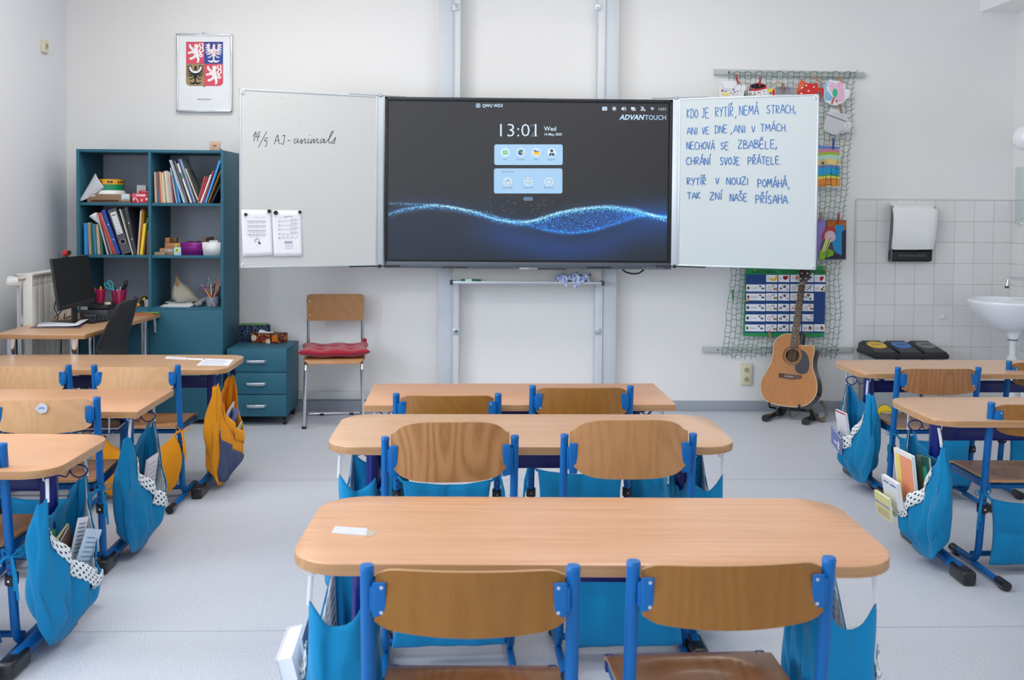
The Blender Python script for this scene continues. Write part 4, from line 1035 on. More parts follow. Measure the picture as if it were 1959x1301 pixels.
# ---------------------------------------------------------------- whiteboard wings
def wing(label, hinge, outer, yh):
    """hinge / outer: (x, ytop, ybottom) pixels at both vertical edges; the wing swings towards the camera"""
    H1, H0 = onY(hinge[0], hinge[1], yh), onY(hinge[0], hinge[2], yh); zt = H1.z; zb_ = H0.z; lo, hi = yh-1.2, yh
    for _ in range(40):
        y = (lo+hi)/2; hgt = onY(outer[0], outer[1], y).z-onY(outer[0], outer[2], y).z
        if hgt > zt-zb_: hi = y
        else: lo = y
    O1 = onY(outer[0], outer[1], y); z_t, z_b = (zt+O1.z)/2, (zb_+onY(outer[0], outer[2], y).z)/2
    a, b = V((H1.x, yh, 0)), V((O1.x, y, 0))
    if a.x > b.x: a, b = b, a
    L = (b-a).length; fr = Frame(V((a.x, a.y, z_b)), b-a, (0, 0, 1)); Hh = z_t-z_b
    t = thing('whiteboard', label, 'whiteboard', fr.p(L/2, 0)); R = Matrix((fr.u, fr.v, fr.n)).transposed()
    def bx(mb, a0, a1, b0, b1, h0, h1, bev=.0): mb.box(fr.p((a0+a1)/2, (b0+b1)/2, (h0+h1)/2), (abs(a1-a0), abs(b1-b0), abs(h1-h0)), rot=R, bevel=bev)
    m = MB(); bx(m, .004, L-.004, .004, Hh-.004, -.018, -.001); m.build('board_core', M_ALU, t, world=True)
    m = MB(); bx(m, .008, L-.008, .008, Hh-.008, -.004, .0); m.build('writing_surface', M_WB_L if 'left' in label else M_WB_R, t, world=True)
    m = MB(); fwd = .010
    bx(m, 0, L, Hh-fwd, Hh, -.022, .004, .002); bx(m, 0, L, 0, fwd, -.022, .004, .002)
    bx(m, 0, fwd, 0, Hh, -.022, .004, .002); bx(m, L-fwd, L, 0, Hh, -.022, .004, .002); m.build('frame', paint('frame_aluminium', '#ccd3d9', .35, .5), t, world=True)
    return t, fr, L, Hh, bx
M_WB_L = paint('enamel_writing_surface_left', '#cacbca', .5, coat=.06, var=.012, vs=2)
M_WB_R = paint('enamel_writing_surface_right', '#c9d2d3', .5, coat=.06, var=.01, vs=2)
wl, FL, LLw, LH, bx = wing('whiteboard wing left of the screen with handwriting 14/5 AJ - animals and two music sheets', (722, 183.5, 508), (458, 169.5, 513.5), 6.72)
for a_ in (.02, ):
    for b_ in (.02, LH-.02):
        m = MB(); m.cyl(FL.p(a_, b_, .002), FL.p(a_, b_, .009), .013, .011, 14); cp = m.build('corner_cap', M_WHITEP, wl, world=True)
        m = MB(); m.cyl(FL.p(a_, b_, .009), FL.p(a_, b_, .011), .004, .004, 8); m.build('screw', M_DARK, cp, world=True)
m = MB(); bx(m, LLw, LLw+.045, 0, LH, -.018, -.002, .002); m.build('hinge_profile', paint('hinge_profile', '#c9d0d6', .4, .3), wl, world=True)
for b_ in (-.004, LH+.004):
    m = MB(); m.tube([FL.p(LLw-.19, b_, -.005), FL.p(LLw+.02, b_, -.005), V((X0+.14, SY+.005, FL.p(0, b_).z))], .004, 6, flat=(.006, .004, (0, 0, 1))); m.ball(FL.p(LLw+.02, b_, -.004), .013, 10); m.build('hinge_arm', M_BLACK if b_ < 0 else M_ALU, wl, world=True)
def hand(fr, strokes, w, col, parent, lift=.0008, taper=True):
    """handwriting: ribbons following pixel polylines on the frame"""
    pr = Print(fr, lambda x, y: fr.ab(x, y), lift)
    for s in strokes:
        # smooth the stroke with Catmull-Rom
        P = [V((x, y, 0)) for x, y in s]
        if len(P) > 2:
            Q = []
            for i in range(len(P)-1):
                p0, p1, p2, p3 = P[max(i-1, 0)], P[i], P[i+1], P[min(i+2, len(P)-1)]
                for k in range(4):
                    t_ = k/4; Q.append(.5*((2*p1)+(p2-p0)*t_+(2*p0-5*p1+4*p2-p3)*t_*t_+(3*p1-p0-3*p2+p3)*t_**3))
            Q.append(P[-1]); P = Q
        pr.line([(p.x, p.y) for p in P], w, col); pr.h += 4e-6
    return pr.build('handwriting', parent)
z2 = lambda pts: [(440+x/3.334, 150+y/3.336) for x, y in pts]
HW = [[(147, 372), (156, 352), (165, 341)], [(165, 341), (158, 372), (152, 400)], [(178, 345), (166, 375), (192, 366)], [(190, 338), (182, 365), (174, 402)],
      [(235, 338), (210, 385), (180, 440)], [(228, 380), (220, 400), (236, 398), (232, 425), (222, 436)], [(226, 382), (244, 378)],
      [(283, 420), (292, 385), (305, 360)], [(305, 360), (309, 392), (313, 420)], [(288, 397), (316, 395)], [(334, 364), (350, 366)], [(348, 362), (345, 395), (338, 420), (322, 412)],
      [(368, 398), (382, 396)],
      [(425, 385), (410, 392), (412, 415), (428, 402), (434, 384), (432, 410), (446, 404), (456, 388), (454, 418), (466, 398), (480, 386), (478, 412), (490, 408)],
      [(502, 386), (496, 412), (508, 410)], [(506, 366), (508, 362)], [(518, 388), (514, 416), (526, 398), (536, 386), (534, 414), (546, 396), (558, 386), (556, 412), (568, 408)],
      [(600, 388), (582, 390), (576, 412), (594, 404), (603, 386), (600, 412), (614, 404)], [(614, 404), (640, 372), (658, 338), (646, 344), (632, 385), (632, 412), (646, 408)],
      [(648, 408), (664, 390), (672, 376), (668, 400), (662, 416), (648, 412)]]
hand(FL, [z2(s) for s in HW], .0036, '#33332f', wl)
# some smudges and old marks
pr = Print(FL, lambda x, y: FL.ab(440+x/3.334, 150+y/3.336), .0006); random.seed(2)
for (x, y) in ((330, 122), (332, 130), (238, 121), (350, 158), (627, 300), (676, 305), (775, 320), (783, 570), (634, 512), (468, 738), (520, 770), (870, 808), (448, 268), (510, 677), (793, 447)):
    pr.line([(x, y), (x+random.uniform(-4, 6), y+random.uniform(2, 10))], .0022, '#8c8c88')
pr.build('old_marks', wl).data.name
# ---- right wing
wr_, FR, RLw, RH, bx = wing('whiteboard wing right of the screen with a blue handwritten Czech verse', (1300, 188, 508.5), (1567, 180, 517), 6.72)
for b_ in (.02, RH-.02):
    m = MB(); m.cyl(FR.p(RLw-.02, b_, .002), FR.p(RLw-.02, b_, .009), .013, .011, 14); cp = m.build('corner_cap', M_WHITEP, wr_, world=True)
    m = MB(); m.cyl(FR.p(RLw-.02, b_, .009), FR.p(RLw-.02, b_, .011), .004, .004, 8); m.build('screw', M_DARK, cp, world=True)
m = MB(); bx(m, -.045, 0, 0, RH, -.018, -.002, .002); m.build('hinge_profile', paint('hinge_profile', '#c9d0d6', .4, .3), wr_, world=True)
for b_ in (-.004, RH+.004):
    m = MB(); m.tube([FR.p(.19, b_, -.005), FR.p(-.02, b_, -.005), V((X1-.14, SY+.005, FR.p(0, b_).z))], .004, 6, flat=(.006, .004, (0, 0, 1))); m.ball(FR.p(-.02, b_, -.004), .013, 10); m.build('hinge_arm', M_BLACK if b_ < 0 else M_ALU, wr_, world=True)
# stroke letters, y 0 = baseline, 1 = cap height
SL = {'A': [[(0, 0), (.42, 1), (.8, 0)], [(.15, .36), (.68, .36)]], 'B': [[(.05, 0), (.05, 1)], [(.05, 1), (.5, .95), (.55, .68), (.05, .55), (.65, .45), (.68, .1), (.05, 0)]],
      'C': [[(.7, .88), (.4, 1), (.08, .7), (.05, .3), (.3, 0), (.68, .12)]], 'D': [[(.05, 0), (.05, 1)], [(.05, 1), (.5, .92), (.72, .5), (.5, .08), (.05, 0)]],
      'E': [[(.65, 1), (.06, 1), (.06, 0), (.68, 0)], [(.06, .52), (.55, .55)]], 'H': [[(.05, 0), (.05, 1)], [(.68, 0), (.68, 1)], [(.05, .5), (.68, .54)]],
      'I': [[(.1, 0), (.14, 1)]], 'J': [[(.2, 1), (.55, 1)], [(.45, 1), (.42, .15), (.25, -.02), (.05, .12)]], 'K': [[(.05, 0), (.05, 1)], [(.62, 1), (.07, .45), (.65, 0)]],
      'L': [[(.08, 1), (.05, 0), (.6, .02)]], 'M': [[(.0, 0), (.12, 1), (.42, .35), (.75, 1), (.85, 0)]], 'N': [[(.05, 0), (.07, 1), (.66, 0), (.68, 1)]],
      'O': [[(.38, 1), (.06, .7), (.06, .25), (.38, 0), (.70, .28), (.70, .72), (.38, 1)]], 'P': [[(.06, 0), (.06, 1)], [(.06, 1), (.6, .92), (.6, .55), (.06, .48)]],
      'R': [[(.06, 0), (.06, 1)], [(.06, 1), (.58, .92), (.55, .58), (.08, .48), (.65, 0)]], 'S': [[(.62, .88), (.35, 1), (.1, .8), (.2, .58), (.55, .42), (.6, .15), (.3, 0), (.03, .12)]],
      'T': [[(.0, 1), (.75, 1)], [(.38, 1), (.36, 0)]], 'U': [[(.06, 1), (.06, .25), (.3, 0), (.6, .12), (.68, 1)], [(.68, 1), (.68, 0)]], 'V': [[(.02, 1), (.34, 0), (.68, 1)]],
      'Y': [[(.02, 1), (.35, .52)], [(.68, 1), (.28, 0)]], 'Z': [[(.04, 1), (.65, 1), (.04, 0), (.7, .02)]], '.': [[(.1, 0), (.14, .05)]], ',': [[(.2, .12), (.18, -.1), (.08, -.3)]]}
ACC = {'Á': 'A/', 'Í': 'I/', 'Ř': 'Rv', 'Š': 'Sv', 'Ě': 'Ev'}
def word(txt, x0, x1, y0, h, slope=0.):
    """strokes in picture coordinates of the 3.0975x enlargement"""
    adv = []; 
    for ch in txt: b = ACC.get(ch, ch)[0]; adv.append({'I': .42, 'J': .75, '.': .35, ',': .35, 'M': 1.1}.get(b, .92))
    k = (x1-x0)/(sum(adv)-.2); out = []; x = x0
    for n_, (ch, ad) in enumerate(zip(txt, adv)):
        b = ACC.get(ch, ch); hh = h*(1+.05*sin(n_*2.3+x0)); dy = 2*sin(n_*1.7+x0)
        def M(p, kk=None): return (1280+(x+p[0]*k)/3.0975, 110+(y0+slope*(x-x0)+dy-p[1]*hh)/3.0975)
        for s in SL[b[0]]: out.append([M(p) for p in s])
        if len(b) > 1: out.append([M(p) for p in ([(.32, 1.12), (.55, 1.42)] if b[1] == '/' and b[0] != 'I' else [(.1, 1.15), (.35, 1.45)] if b[1] == '/' else [(.18, 1.38), (.32, 1.15), (.5, 1.42)])])
        x += ad*k
    return out
VERSE = [('KDO', 106, 170, 358, 52), ('JE', 194, 236, 356, 54), ('RYTÍŘ', 274, 380, 352, 56), (',', 386, 394, 350, 34), ('NEMÁ', 416, 528, 340, 52), ('STRACH', 578, 738, 332, 48), (',', 738, 746, 326, 40),
         ('ANI', 106, 168, 456, 40), ('VE', 196, 236, 452, 38), ('DNE', 272, 344, 448, 44), (',', 360, 368, 444, 36), ('ANI', 382, 452, 446, 42), ('V', 490, 510, 442, 36), ('TMÁCH', 542, 688, 438, 42), ('.', 692, 698, 436, 30),
         ('NECHOVÁ', 104, 268, 544, 42), ('SE', 306, 352, 546, 42), ('ZBABĚLE', 408, 626, 538, 46), (',', 626, 634, 536, 40), ('CHRÁNÍ', 102, 244, 634, 42), ('SVOJE', 302, 416, 634, 42), ('PŘÁTELE', 466, 652, 632, 42), ('.', 660, 666, 634, 30),
         ('RYTÍŘ', 106, 218, 754, 40), ('V', 276, 296, 750, 36), ('NOUZI', 340, 468, 752, 40), ('POMÁHÁ', 524, 696, 768, 46), (',', 702, 708, 774, 36), ('TAK', 108, 186, 836, 36), ('ZNÍ', 242, 312, 842, 40), ('NAŠE', 360, 462, 850, 42), ('PŘÍSAHA', 512, 698, 864, 48), ('.', 708, 714, 860, 34)]
st = []
for (w_, a_, b_, y_, h_) in VERSE: st += word(w_, a_, b_, y_, h_, -.02 if y_ < 460 else .0)
hand(FR, st, .0052, '#2f6fb8', wr_)
# ---- two music sheets with magnets on the left wing
zm = lambda x, y: (455+x/11.83, 390+y/11.83)
def sheet_music(label, cs, lines, right):
    P4 = [FL.ab(*zm(x, y)) for x, y in cs]
    m = MB(); N_ = 10
    def fn(a, b):
        q0 = V((*P4[3], 0)).lerp(V((*P4[2], 0)), a); q1 = V((*P4[0], 0)).lerp(V((*P4[1], 0)), a); q = q0.lerp(q1, b)
        return FL.p(q.x, q.y, .0025+.006*(1-b)**2*(.4+a)+.001*sin(7*a+5*b))
    m.sheet(fn, N_, N_); o = tag(m.build('music_sheet', M_PAPER, sharp=0, solid=.0003), label, 'paper', 'music sheets on the left wing')
    pr = Print(FL, lambda x, y: FL.ab(*zm(x, y)), .0078)
    g_ = '#6f7480'; rn = random.Random(len(label))
    if not right:
        pr.line([(360, 305), (470, 308)], .0014, g_); pr.line([(510, 306), (620, 300)], .0014, g_)
        for y in (400, 505, 610, 700):
            for k in range(4): pr.line([(205, y-15+9*k), (635, y-18+9*k)], .0006, '#9a9faa')
            for k in range(22): x_ = 225+19*k; pr.disc(x_, y-6+rn.uniform(-12, 10), .0018*0+.0017, .0014, g_, 6) if False else pr.line([(x_, y-16+rn.uniform(0, 8)), (x_, y+10)], .0012, g_)
            for k in range(5): pr.line([(250+rn.uniform(0, 12)+75*k, y+38), (300+75*k, y+38)], .0022, '#9096a2')
        pr.line([(385, 870), (388, 810), (430, 780), (470, 810), (490, 870)], .003, '#6b6f78'); pr.poly([(440, 870), (470, 860), (522, 892), (490, 918)], '#43464e'); pr.line([(395, 925), (450, 935), (440, 965)], .001, g_)
    else:
        pr.line([(1040, 288), (1240, 280)], .0026, '#33363d'); pr.line([(920, 318), (1120, 316)], .0012, g_)
        for i, y in enumerate((398, 490, 585, 685, 775)):
            for k in range(3): pr.line([(915, y-12+10*k), (1350, y-16+10*k)], .0006, '#a6abb5')
            for k in range(10): pr.line([(960+38*k, y-14), (960+38*k, y+12)], .0010, g_)
            pr.line([(925, y-18), (935, y+18)], .003, '#3b3e45')
            for k in range(4): x_ = 1190+45*k if i < 4 else 1005+105*k; pr.poly([(x_, y-35), (x_+22, y-60), (x_+20, y-30)], '#33363d')
        for k in range(3): pr.line([(1055, 850+20*k), (1230, 848+20*k)], .0030, '#8d93a0')
        for k in range(3): pr.line([(1060, 940+38*k), (1250, 936+34*k)], .0018, '#9ca2ae')
        pr.line([(1290, 985), (1440, 950)], .001, g_); pr.line([(1290, 1020), (1420, 1000)], .001, g_)
    pr.build('print', o)
    return o
sheet_music('music sheet with a bird drawing, left one on the left whiteboard wing', [(70, 132), (758, 140), (785, 1165), (105, 1200)], 4, False)
sheet_music('music sheet held by two magnets, right one on the left whiteboard wing', [(775, 140), (1440, 150), (1450, 1180), (800, 1195)], 5, True)
for k, (x, y, r, lb) in enumerate(((175, 240, .0135, 'small black magnet at the upper left of the left music sheet'), (705, 168, .016, 'black magnet at the upper right corner of the left music sheet'), (853, 200, .019, 'largest black magnet at the upper left of the right music sheet'), (1398, 186, .0145, 'black magnet at the upper right of the right music sheet'))):
    a_, b_ = FL.ab(*zm(x, y)); m = MB(); m.cyl(FL.p(a_, b_, .002), FL.p(a_, b_, .014), r*.75, r*.72, 18); tag(m.build('magnet', M_BLACK), lb, 'magnet', 'magnets holding the music sheets')

# ---------------------------------------------------------------- framed coat of arms
zc = lambda x, y: (320+x/7.2286, 50+y/7.2278)
fy = WY-.022; cf = Frame((0, fy, 0), (1, 0, 0), (0, 0, 1))
def cmp_(x, y): q = onY(*zc(x, y), fy); return (q.x, q.z)
A = [cmp_(*p) for p in ((132, 104), (905, 106), (888, 1178), (128, 1180))]
coat = thing('framed_picture', 'silver-framed state coat of arms with lions and eagles on the back wall', 'picture', (A[0][0]*.5+A[1][0]*.5, fy, A[3][1]))
fx0, fx1, fz0, fz1 = (A[0][0]+A[3][0])/2, (A[1][0]+A[2][0])/2, A[3][1], A[0][1]
m = MB(); w_ = .012
boxw(m, fx0, fx1, fy-.008, WY-.004, fz1-w_, fz1, .003); boxw(m, fx0, fx1, fy-.008, WY-.004, fz0, fz0+w_, .003); boxw(m, fx0, fx0+w_, fy-.008, WY-.004, fz0, fz1, .003); boxw(m, fx1-w_, fx1, fy-.008, WY-.004, fz0, fz1, .003)
m.build('frame', paint('silver_frame', '#cfd2d4', .25, .8), coat, world=True)
m = MB(); boxw(m, fx0+.004, fx1-.004, fy, fy+.006, fz0+.004, fz1-.004); m.build('backing_sheet', paint('print_paper', '#eef1f3', .5), coat, world=True)
m = MB(); boxw(m, (fx0+fx1)/2-.012, (fx0+fx1)/2+.012, fy+.002, fy+.008, fz1-.002, fz1+.016, .002); m.build('hanger', M_ALU, coat, world=True)
pr = Print(cf, cmp_, .0006); pr.ysign = -1
RED, WHT, BLU, GLD, BLK = '#e2556b', '#f4f4f2', '#2c4fa0', '#a8936a', '#23252b'
pr.poly([(262, 216), (772, 216), (772, 785), (755, 815), (715, 828), (535, 828), (512, 846), (490, 828), (310, 828), (275, 812), (258, 780)], '#8d6a55'); pr.up()
pr.rect(265, 219, 511, 520, RED); pr.rect(513, 219, 769, 520, BLU)
pr.poly([(264, 522), (510, 522), (510, 825), (312, 825), (278, 808), (262, 780)], GLD); pr.poly([(512, 522), (768, 522), (768, 782), (752, 812), (715, 825), (512, 825)], RED); pr.up()
def lion(ox, oy):
    S = lambda pts: [(x+ox, y+oy) for x, y in pts]
    pr.poly(S([(372, 262), (398, 245), (430, 258), (436, 290), (420, 305), (428, 345), (432, 380), (412, 412), (385, 400), (352, 372), (330, 370), (340, 335), (365, 320), (378, 300)]), WHT)   # head and trunk
    pr.poly(S([(300, 255), (325, 250), (335, 285), (365, 300), (355, 330), (320, 315), (300, 285)]), WHT)      # raised forepaw
    pr.poly(S([(345, 325), (375, 345), (345, 375), (305, 388), (282, 378), (290, 355), (325, 352)]), WHT)      # lower forepaw
    pr.poly(S([(395, 375), (432, 370), (440, 420), (448, 460), (435, 505), (410, 508), (415, 470), (402, 430)]), WHT)   # hind leg
    pr.poly(S([(392, 392), (405, 420), (372, 450), (325, 468), (305, 455), (312, 435), (350, 425), (368, 402)]), WHT)
    for s in ([(432, 395), (470, 425), (488, 410), (465, 375), (445, 345), (462, 300)], [(462, 300), (448, 268), (450, 240)], [(470, 360), (500, 340), (490, 300), (462, 300)], [(485, 300), (495, 265), (482, 238)], [(440, 330), (455, 385), (482, 400)]):
        pr.line(S(s), .0085, WHT)
    pr.poly(S([(385, 245), (388, 230), (398, 240), (406, 228), (414, 240), (422, 232), (420, 248)]), GLD)
lion(0, 0); lion(250, 300)
def eagle(ox, oy, col, k=1.):
    S = lambda pts: [(x+ox, y+oy) for x, y in pts]
    for sg in (-1, 1):
        W2 = lambda pts: [(642+ox+sg*(x-642), y+oy) for x, y in pts]
        pr.poly(W2([(650, 310), (690, 325), (700, 285), (690, 255), (712, 235), (738, 262), (730, 320), (705, 360), (660, 370)]), col)
        for (a, b, c, d) in ((735, 250, 752, 262), (732, 285, 752, 300), (728, 312, 752, 335), (718, 335, 748, 368), (700, 350, 735, 395), (682, 358, 705, 395)):
            pr.line(W2([(a-22, b), (c, d)]), .0075, col)
        pr.line(W2([(655, 390), (690, 430), (720, 432)]), .007, col); pr.poly(W2([(645, 465), (680, 480), (730, 470), (700, 500), (650, 505)]), col)
    pr.poly(S([(628, 300), (630, 262), (645, 240), (662, 258), (662, 300), (675, 360), (660, 410), (652, 440), (655, 490), (632, 490), (632, 440), (622, 405), (612, 360)]), col)
eagle(0, 0, '#f0e9ec'); random.seed(1)
for k in range(46):
    x_, y_ = 560+random.randint(0, 10)*16, 250+random.randint(0, 15)*16
    if abs(x_-642) < 30+(40 if y_ < 400 else 0) or (y_ < 330 and abs(x_-642) > 50): pr.rect(x_-6, y_-6, x_+6, y_+6, '#d0485e')
eagle(-254, 302, BLK)
pr.line([(314, 565), (322, 600), (345, 628), (390, 640), (435, 628), (458, 600), (466, 565)], .012, WHT); pr.disc(305+85, 625, 10, 14, WHT); pr.disc(388, 550, 7, 7, '#c0394c')
pr.text('ČESKÁ REPUBLIKA', 418, 1018, 13, '#4b5058', 190, .02); pr.line([(460, 1037), (570, 1037)], .001, '#aab0b6')
pr.build('coat_of_arms', coat)

# sockets
def socket(label, x, y, z, face, double):
    """face: 'back' or 'left'"""
    t = thing('wall_socket', label, 'socket', (x, y, z)); R = Matrix() if face == 'back' else Matrix.Rotation(radians(90), 4, 'Z')
    h = .155 if double else .085
    def tr(mb): 
        bmesh.ops.transform(mb.bm, matrix=R, verts=mb.bm.verts[:]); return mb
    m = MB(); m.box((0, -.010, 0), (.082, .022, h), bevel=.006); tr(m).build('socket_plate', paint('cream_bakelite', '#d9d3b6', .4), t)
    for dz in ((.034, -.034) if double else (0,)):
        m = MB(); m.lathe([(.023, 0), (.023, -.006), (.020, -.006), (.018, .004), (0, .004)], (0, -.021, dz), Matrix.Rotation(radians(90), 3, 'X')@Matrix.Rotation(0, 3, 'X'), 20); tr(m).build('socket_well', paint('socket_well', '#b5ae90', .5), t)
        m = MB()
        for dx in (-.007, .007): m.cyl((dx, -.024, dz-.003), (dx, -.026, dz-.003), .003, None, 8)
        m.cyl((0, -.024, dz+.010), (0, -.030, dz+.010), .0028, None, 8); tr(m).build('contacts', M_DARK, t, kind='stuff')
    return t
p = onY(1427, 716, WY); socket('cream double power socket on the back wall left of the guitar', p.x, WY, p.z, 'back', True)
p = onX(83, 89, LX); socket('small cream single socket high on the left wall', LX, p.y, p.z, 'left', False)
# ================================================================== net, drawings, timetable, guitar, bins, sink
NY = WY-.035
def batten(label, l, r, yt, hpx):
    a, b = onY(l, yt[0], NY), onY(r, yt[1], NY); a2, b2 = onY(l, yt[0]+hpx, NY), onY(r, yt[1]+hpx, NY)
    t = thing('wall_batten', label, 'batten', ((a.x+b.x)/2, WY, b2.z), group='grey battens holding the net')
    m = MB(); m.prism([a, b, b2, a2], (0, WY-.001-NY, 0), bevel=.002); m.build('strip', paint('grey_batten', '#b7bab7', .5), t, world=True)
    for px in (l+28, r-28):
        p = onY(px, yt[0]+(yt[1]-yt[0])*(px-l)/(r-l)+hpx/2, NY); m = MB(); m.cyl((p.x, NY+.001, p.z), (p.x, NY-.004, p.z), .006, .005, 10); m.build('screw', M_DARK, t, world=True)
batten('upper grey batten carrying the green net', 1367, 1654, (132, 138), 10.5)
batten('lower grey batten behind the green net', 1345, 1631, (665, 665), 9.5)
def edge_l(v): return np.interp(v, [0, .5, .72, .9, 1], [1393, 1396, 1398, 1389, 1380])
def edge_r(v): return np.interp(v, [0, .08, .22, .5, .72, .85, 1], [1636, 1629, 1627, 1614, 1605, 1607, 1600])
rn = random.Random(9); NCx, NRx = 23, 50
def net_pt(i, j):
    v = j/NRx; u = i/NCx; x = edge_l(v)+(edge_r(v)-edge_l(v))*u; y = 138+(676-138)*v+1.2*sin(i*1.9+j*.7)+(5*sin(i*.35) if j > NRx-6 else 0)*(v)
    x += 1.3*sin(j*.55+i*.4)+(.8*sin(i*3.1+j*2.3))
    return onY(x, y, NY-.012+.006*sin(i*.7+j*.5))
m = MB(); NP = [[net_pt(i, j) for i in range(NCx+1)] for j in range(NRx+1)]
for i in range(NCx+1): m.tube([NP[j][i]+V((0, -.002, 0)) for j in range(NRx+1)]+([NP[NRx][i]+V((.004*sin(i), 0, -.025))]), .0016, 4)
for j in range(NRx+1):
    pts = []
    for i in range(NCx):
        a, b = NP[j][i], NP[j][i+1]; sg = .010 if i % 2 == j % 2 else -.004
        pts += [a, a.lerp(b, .33)+V((0, 0, -sg)), a.lerp(b, .66)+V((0, 0, -sg*.9))]
    pts.append(NP[j][NCx]); pts.append(NP[j][NCx]+V((.020, 0, .016+.006*sin(j)))); m.tube(pts, .0016, 4)
tag(m.build('string_net', paint('green_string', '#0f6b59', .7), sharp=0), 'green string net stretched on the back wall behind the right wing', 'net')

def peg(label, cx, cy, ang, col, L=.072, h=.03):
    """clothes peg pinned to the net, pixel centre and angle of its length"""
    p = onY(cx, cy, NY-h); t = thing('clothes_peg', label, 'clothes peg', p, group='clothes pegs on the net'); R = Matrix.Rotation(-ang, 3, 'Y')
    for s in (-1, 1):
        m = MB(); m.box(R @ V((s*.0035, 0, 0)), (.0055, .009, L), rot=R @ Matrix.Rotation(s*.05, 3, 'Y'), bevel=.0015); m.build('peg_leg', paint('peg_'+col.strip('#'), col, .6), t)
    m = MB(); m.cyl(R @ V((-.008, 0, L*.1)), R @ V((.008, 0, L*.1)), .003, None, 8); m.build('spring', M_CHROME, t)
# --- paper cups
def cutout(name, label, pts, col, draw, h, z=None, group='cut-out paper mugs pegged to the net', cat='paper mug'):
    zf = z; m = MB(); P = [onY(*zf(x, y), NY-h) for x, y in pts]; m.prism(P, (0, .0012, 0)); o = tag(m.build(name, bmat(col, .65)), label, cat, group)
    fr = Frame((0, NY-h, 0), (1, 0, 0), (0, 0, 1))
    def mp(x, y): q = onY(*zf(x, y), NY-h); return (q.x, q.z)
    pr = Print(fr, mp, .0005); pr.ysign = -1; draw(pr); pr.build('drawing', o); return o
z5 = lambda x, y: (1360+x/6.53, 125+y/6.531)
def d1(p):
    p.line([(125, 230), (150, 285), (220, 300), (290, 285), (345, 225)], .0022, '#8a8d96'); 
    for (x, y, w, h, c) in ((132, 300, 24, 32, '#b4553f'), (165, 312, 38, 18, '#8d7fc0'), (135, 345, 95, 32, '#f0e27a'), (222, 308, 26, 14, '#9ed29c'), (238, 335, 30, 22, '#e59bb8'), (320, 318, 25, 12, '#6a6a70'), (270, 355, 22, 16, '#9ac6e6'), (312, 350, 30, 20, '#edc6d6')): p.rect(x, y, x+w, y+h, c)
    p.disc(282, 305, 13, 13, '#9a4fb0'); p.disc(297, 335, 10, 10, '#34343a'); p.line([(380, 350), (372, 270), (395, 240), (432, 245), (440, 280), (420, 340)], .002, '#8a8d96')
cutout('paper_mug', 'white paper mug with small coloured shapes, leftmost on the net', [(118, 225), (160, 195), (290, 192), (350, 215), (368, 255), (378, 240), (420, 230), (448, 255), (442, 310), (415, 350), (400, 440), (100, 440), (100, 300)], '#eceef0', d1, .018, z5)
def d2(p):
    p.poly([(470, 260), (480, 320), (580, 318), (700, 290), (692, 250), (600, 290), (500, 290)], '#d6283e'); p.disc(585, 257, 100, 33, '#17181b', 22, rot=-.05); p.line([(486, 262), (520, 236), (600, 224), (690, 246)], .005, '#d6283e')
    for (x, y, c) in ((505, 355, '#d6283e'), (595, 341, '#d6283e'), (660, 323, '#c04a58'), (560, 365, '#9fc8e6'), (670, 358, '#9fc8e6'), (625, 372, '#e0a8bc')): p.disc(x, y, 9, 10, c, 10)
cutout('paper_mug', 'white paper mug with red rim and black opening, second from left', [(470, 265), (490, 240), (580, 222), (680, 230), (700, 262), (712, 330), (712, 440), (462, 440)], '#f0f0f0', d2, .016, z5)
def d3(p):
    p.poly([(705, 310), (745, 285), (790, 282), (760, 330), (720, 345)], '#f2d94a'); p.poly([(790, 282), (800, 330), (800, 380), (770, 380), (762, 330)], '#d9352f'); p.disc(745, 350, 16, 18, '#76797f', 12)
cutout('paper_mug', 'small paper mug corner in yellow and red, between black-topped and grey mugs', [(700, 315), (745, 283), (795, 280), (806, 330), (804, 430), (700, 430)], '#dfe0dd', d3, .020, z5)
def d4(p):
    for k in range(7): p.line([(808, 275+13*k), (880, 280+12*k), (1005, 272+13*k)], .0030, ('#6f727a', '#85878e')[k % 2])
    p.disc(905, 290, 98, 24, '#8b8d94', 20)
    for k in range(4): p.line([(830+10*k, 285+4*k), (900, 278+6*k), (980-8*k, 288+3*k)], .0012, '#55575e')
cutout('paper_mug', 'grey pencil-shaded paper mug, middle of the row', [(805, 285), (850, 266), (950, 266), (1005, 285), (1008, 430), (806, 430)], '#a6a8ae', d4, .022, z5)
def d5(p):
    p.poly([(1100, 230), (1130, 180), (1180, 222), (1130, 300), (1085, 350), (1085, 290)], '#e8632f')
    for (x, y) in ((1140, 278), (1190, 250), (1218, 320), (1287, 270), (1130, 350)): p.disc(x, y, 11, 11, '#f4eee8', 10)
    for s in ([(1120, 240), (1160, 235), (1150, 285), (1120, 300), (1110, 270), (1120, 240)],): p.line(s, .003, '#f2a08c')
cutout('paper_mug', 'bright red paper mug with white dots and red handle', [(1100, 228), (1132, 178), (1190, 218), (1260, 232), (1335, 222), (1340, 285), (1380, 276), (1418, 300), (1422, 345), (1395, 400), (1378, 408), (1385, 350), (1372, 318), (1345, 312), (1345, 430), (1075, 430), (1078, 310)], '#db2a22', d5, .020, z5)
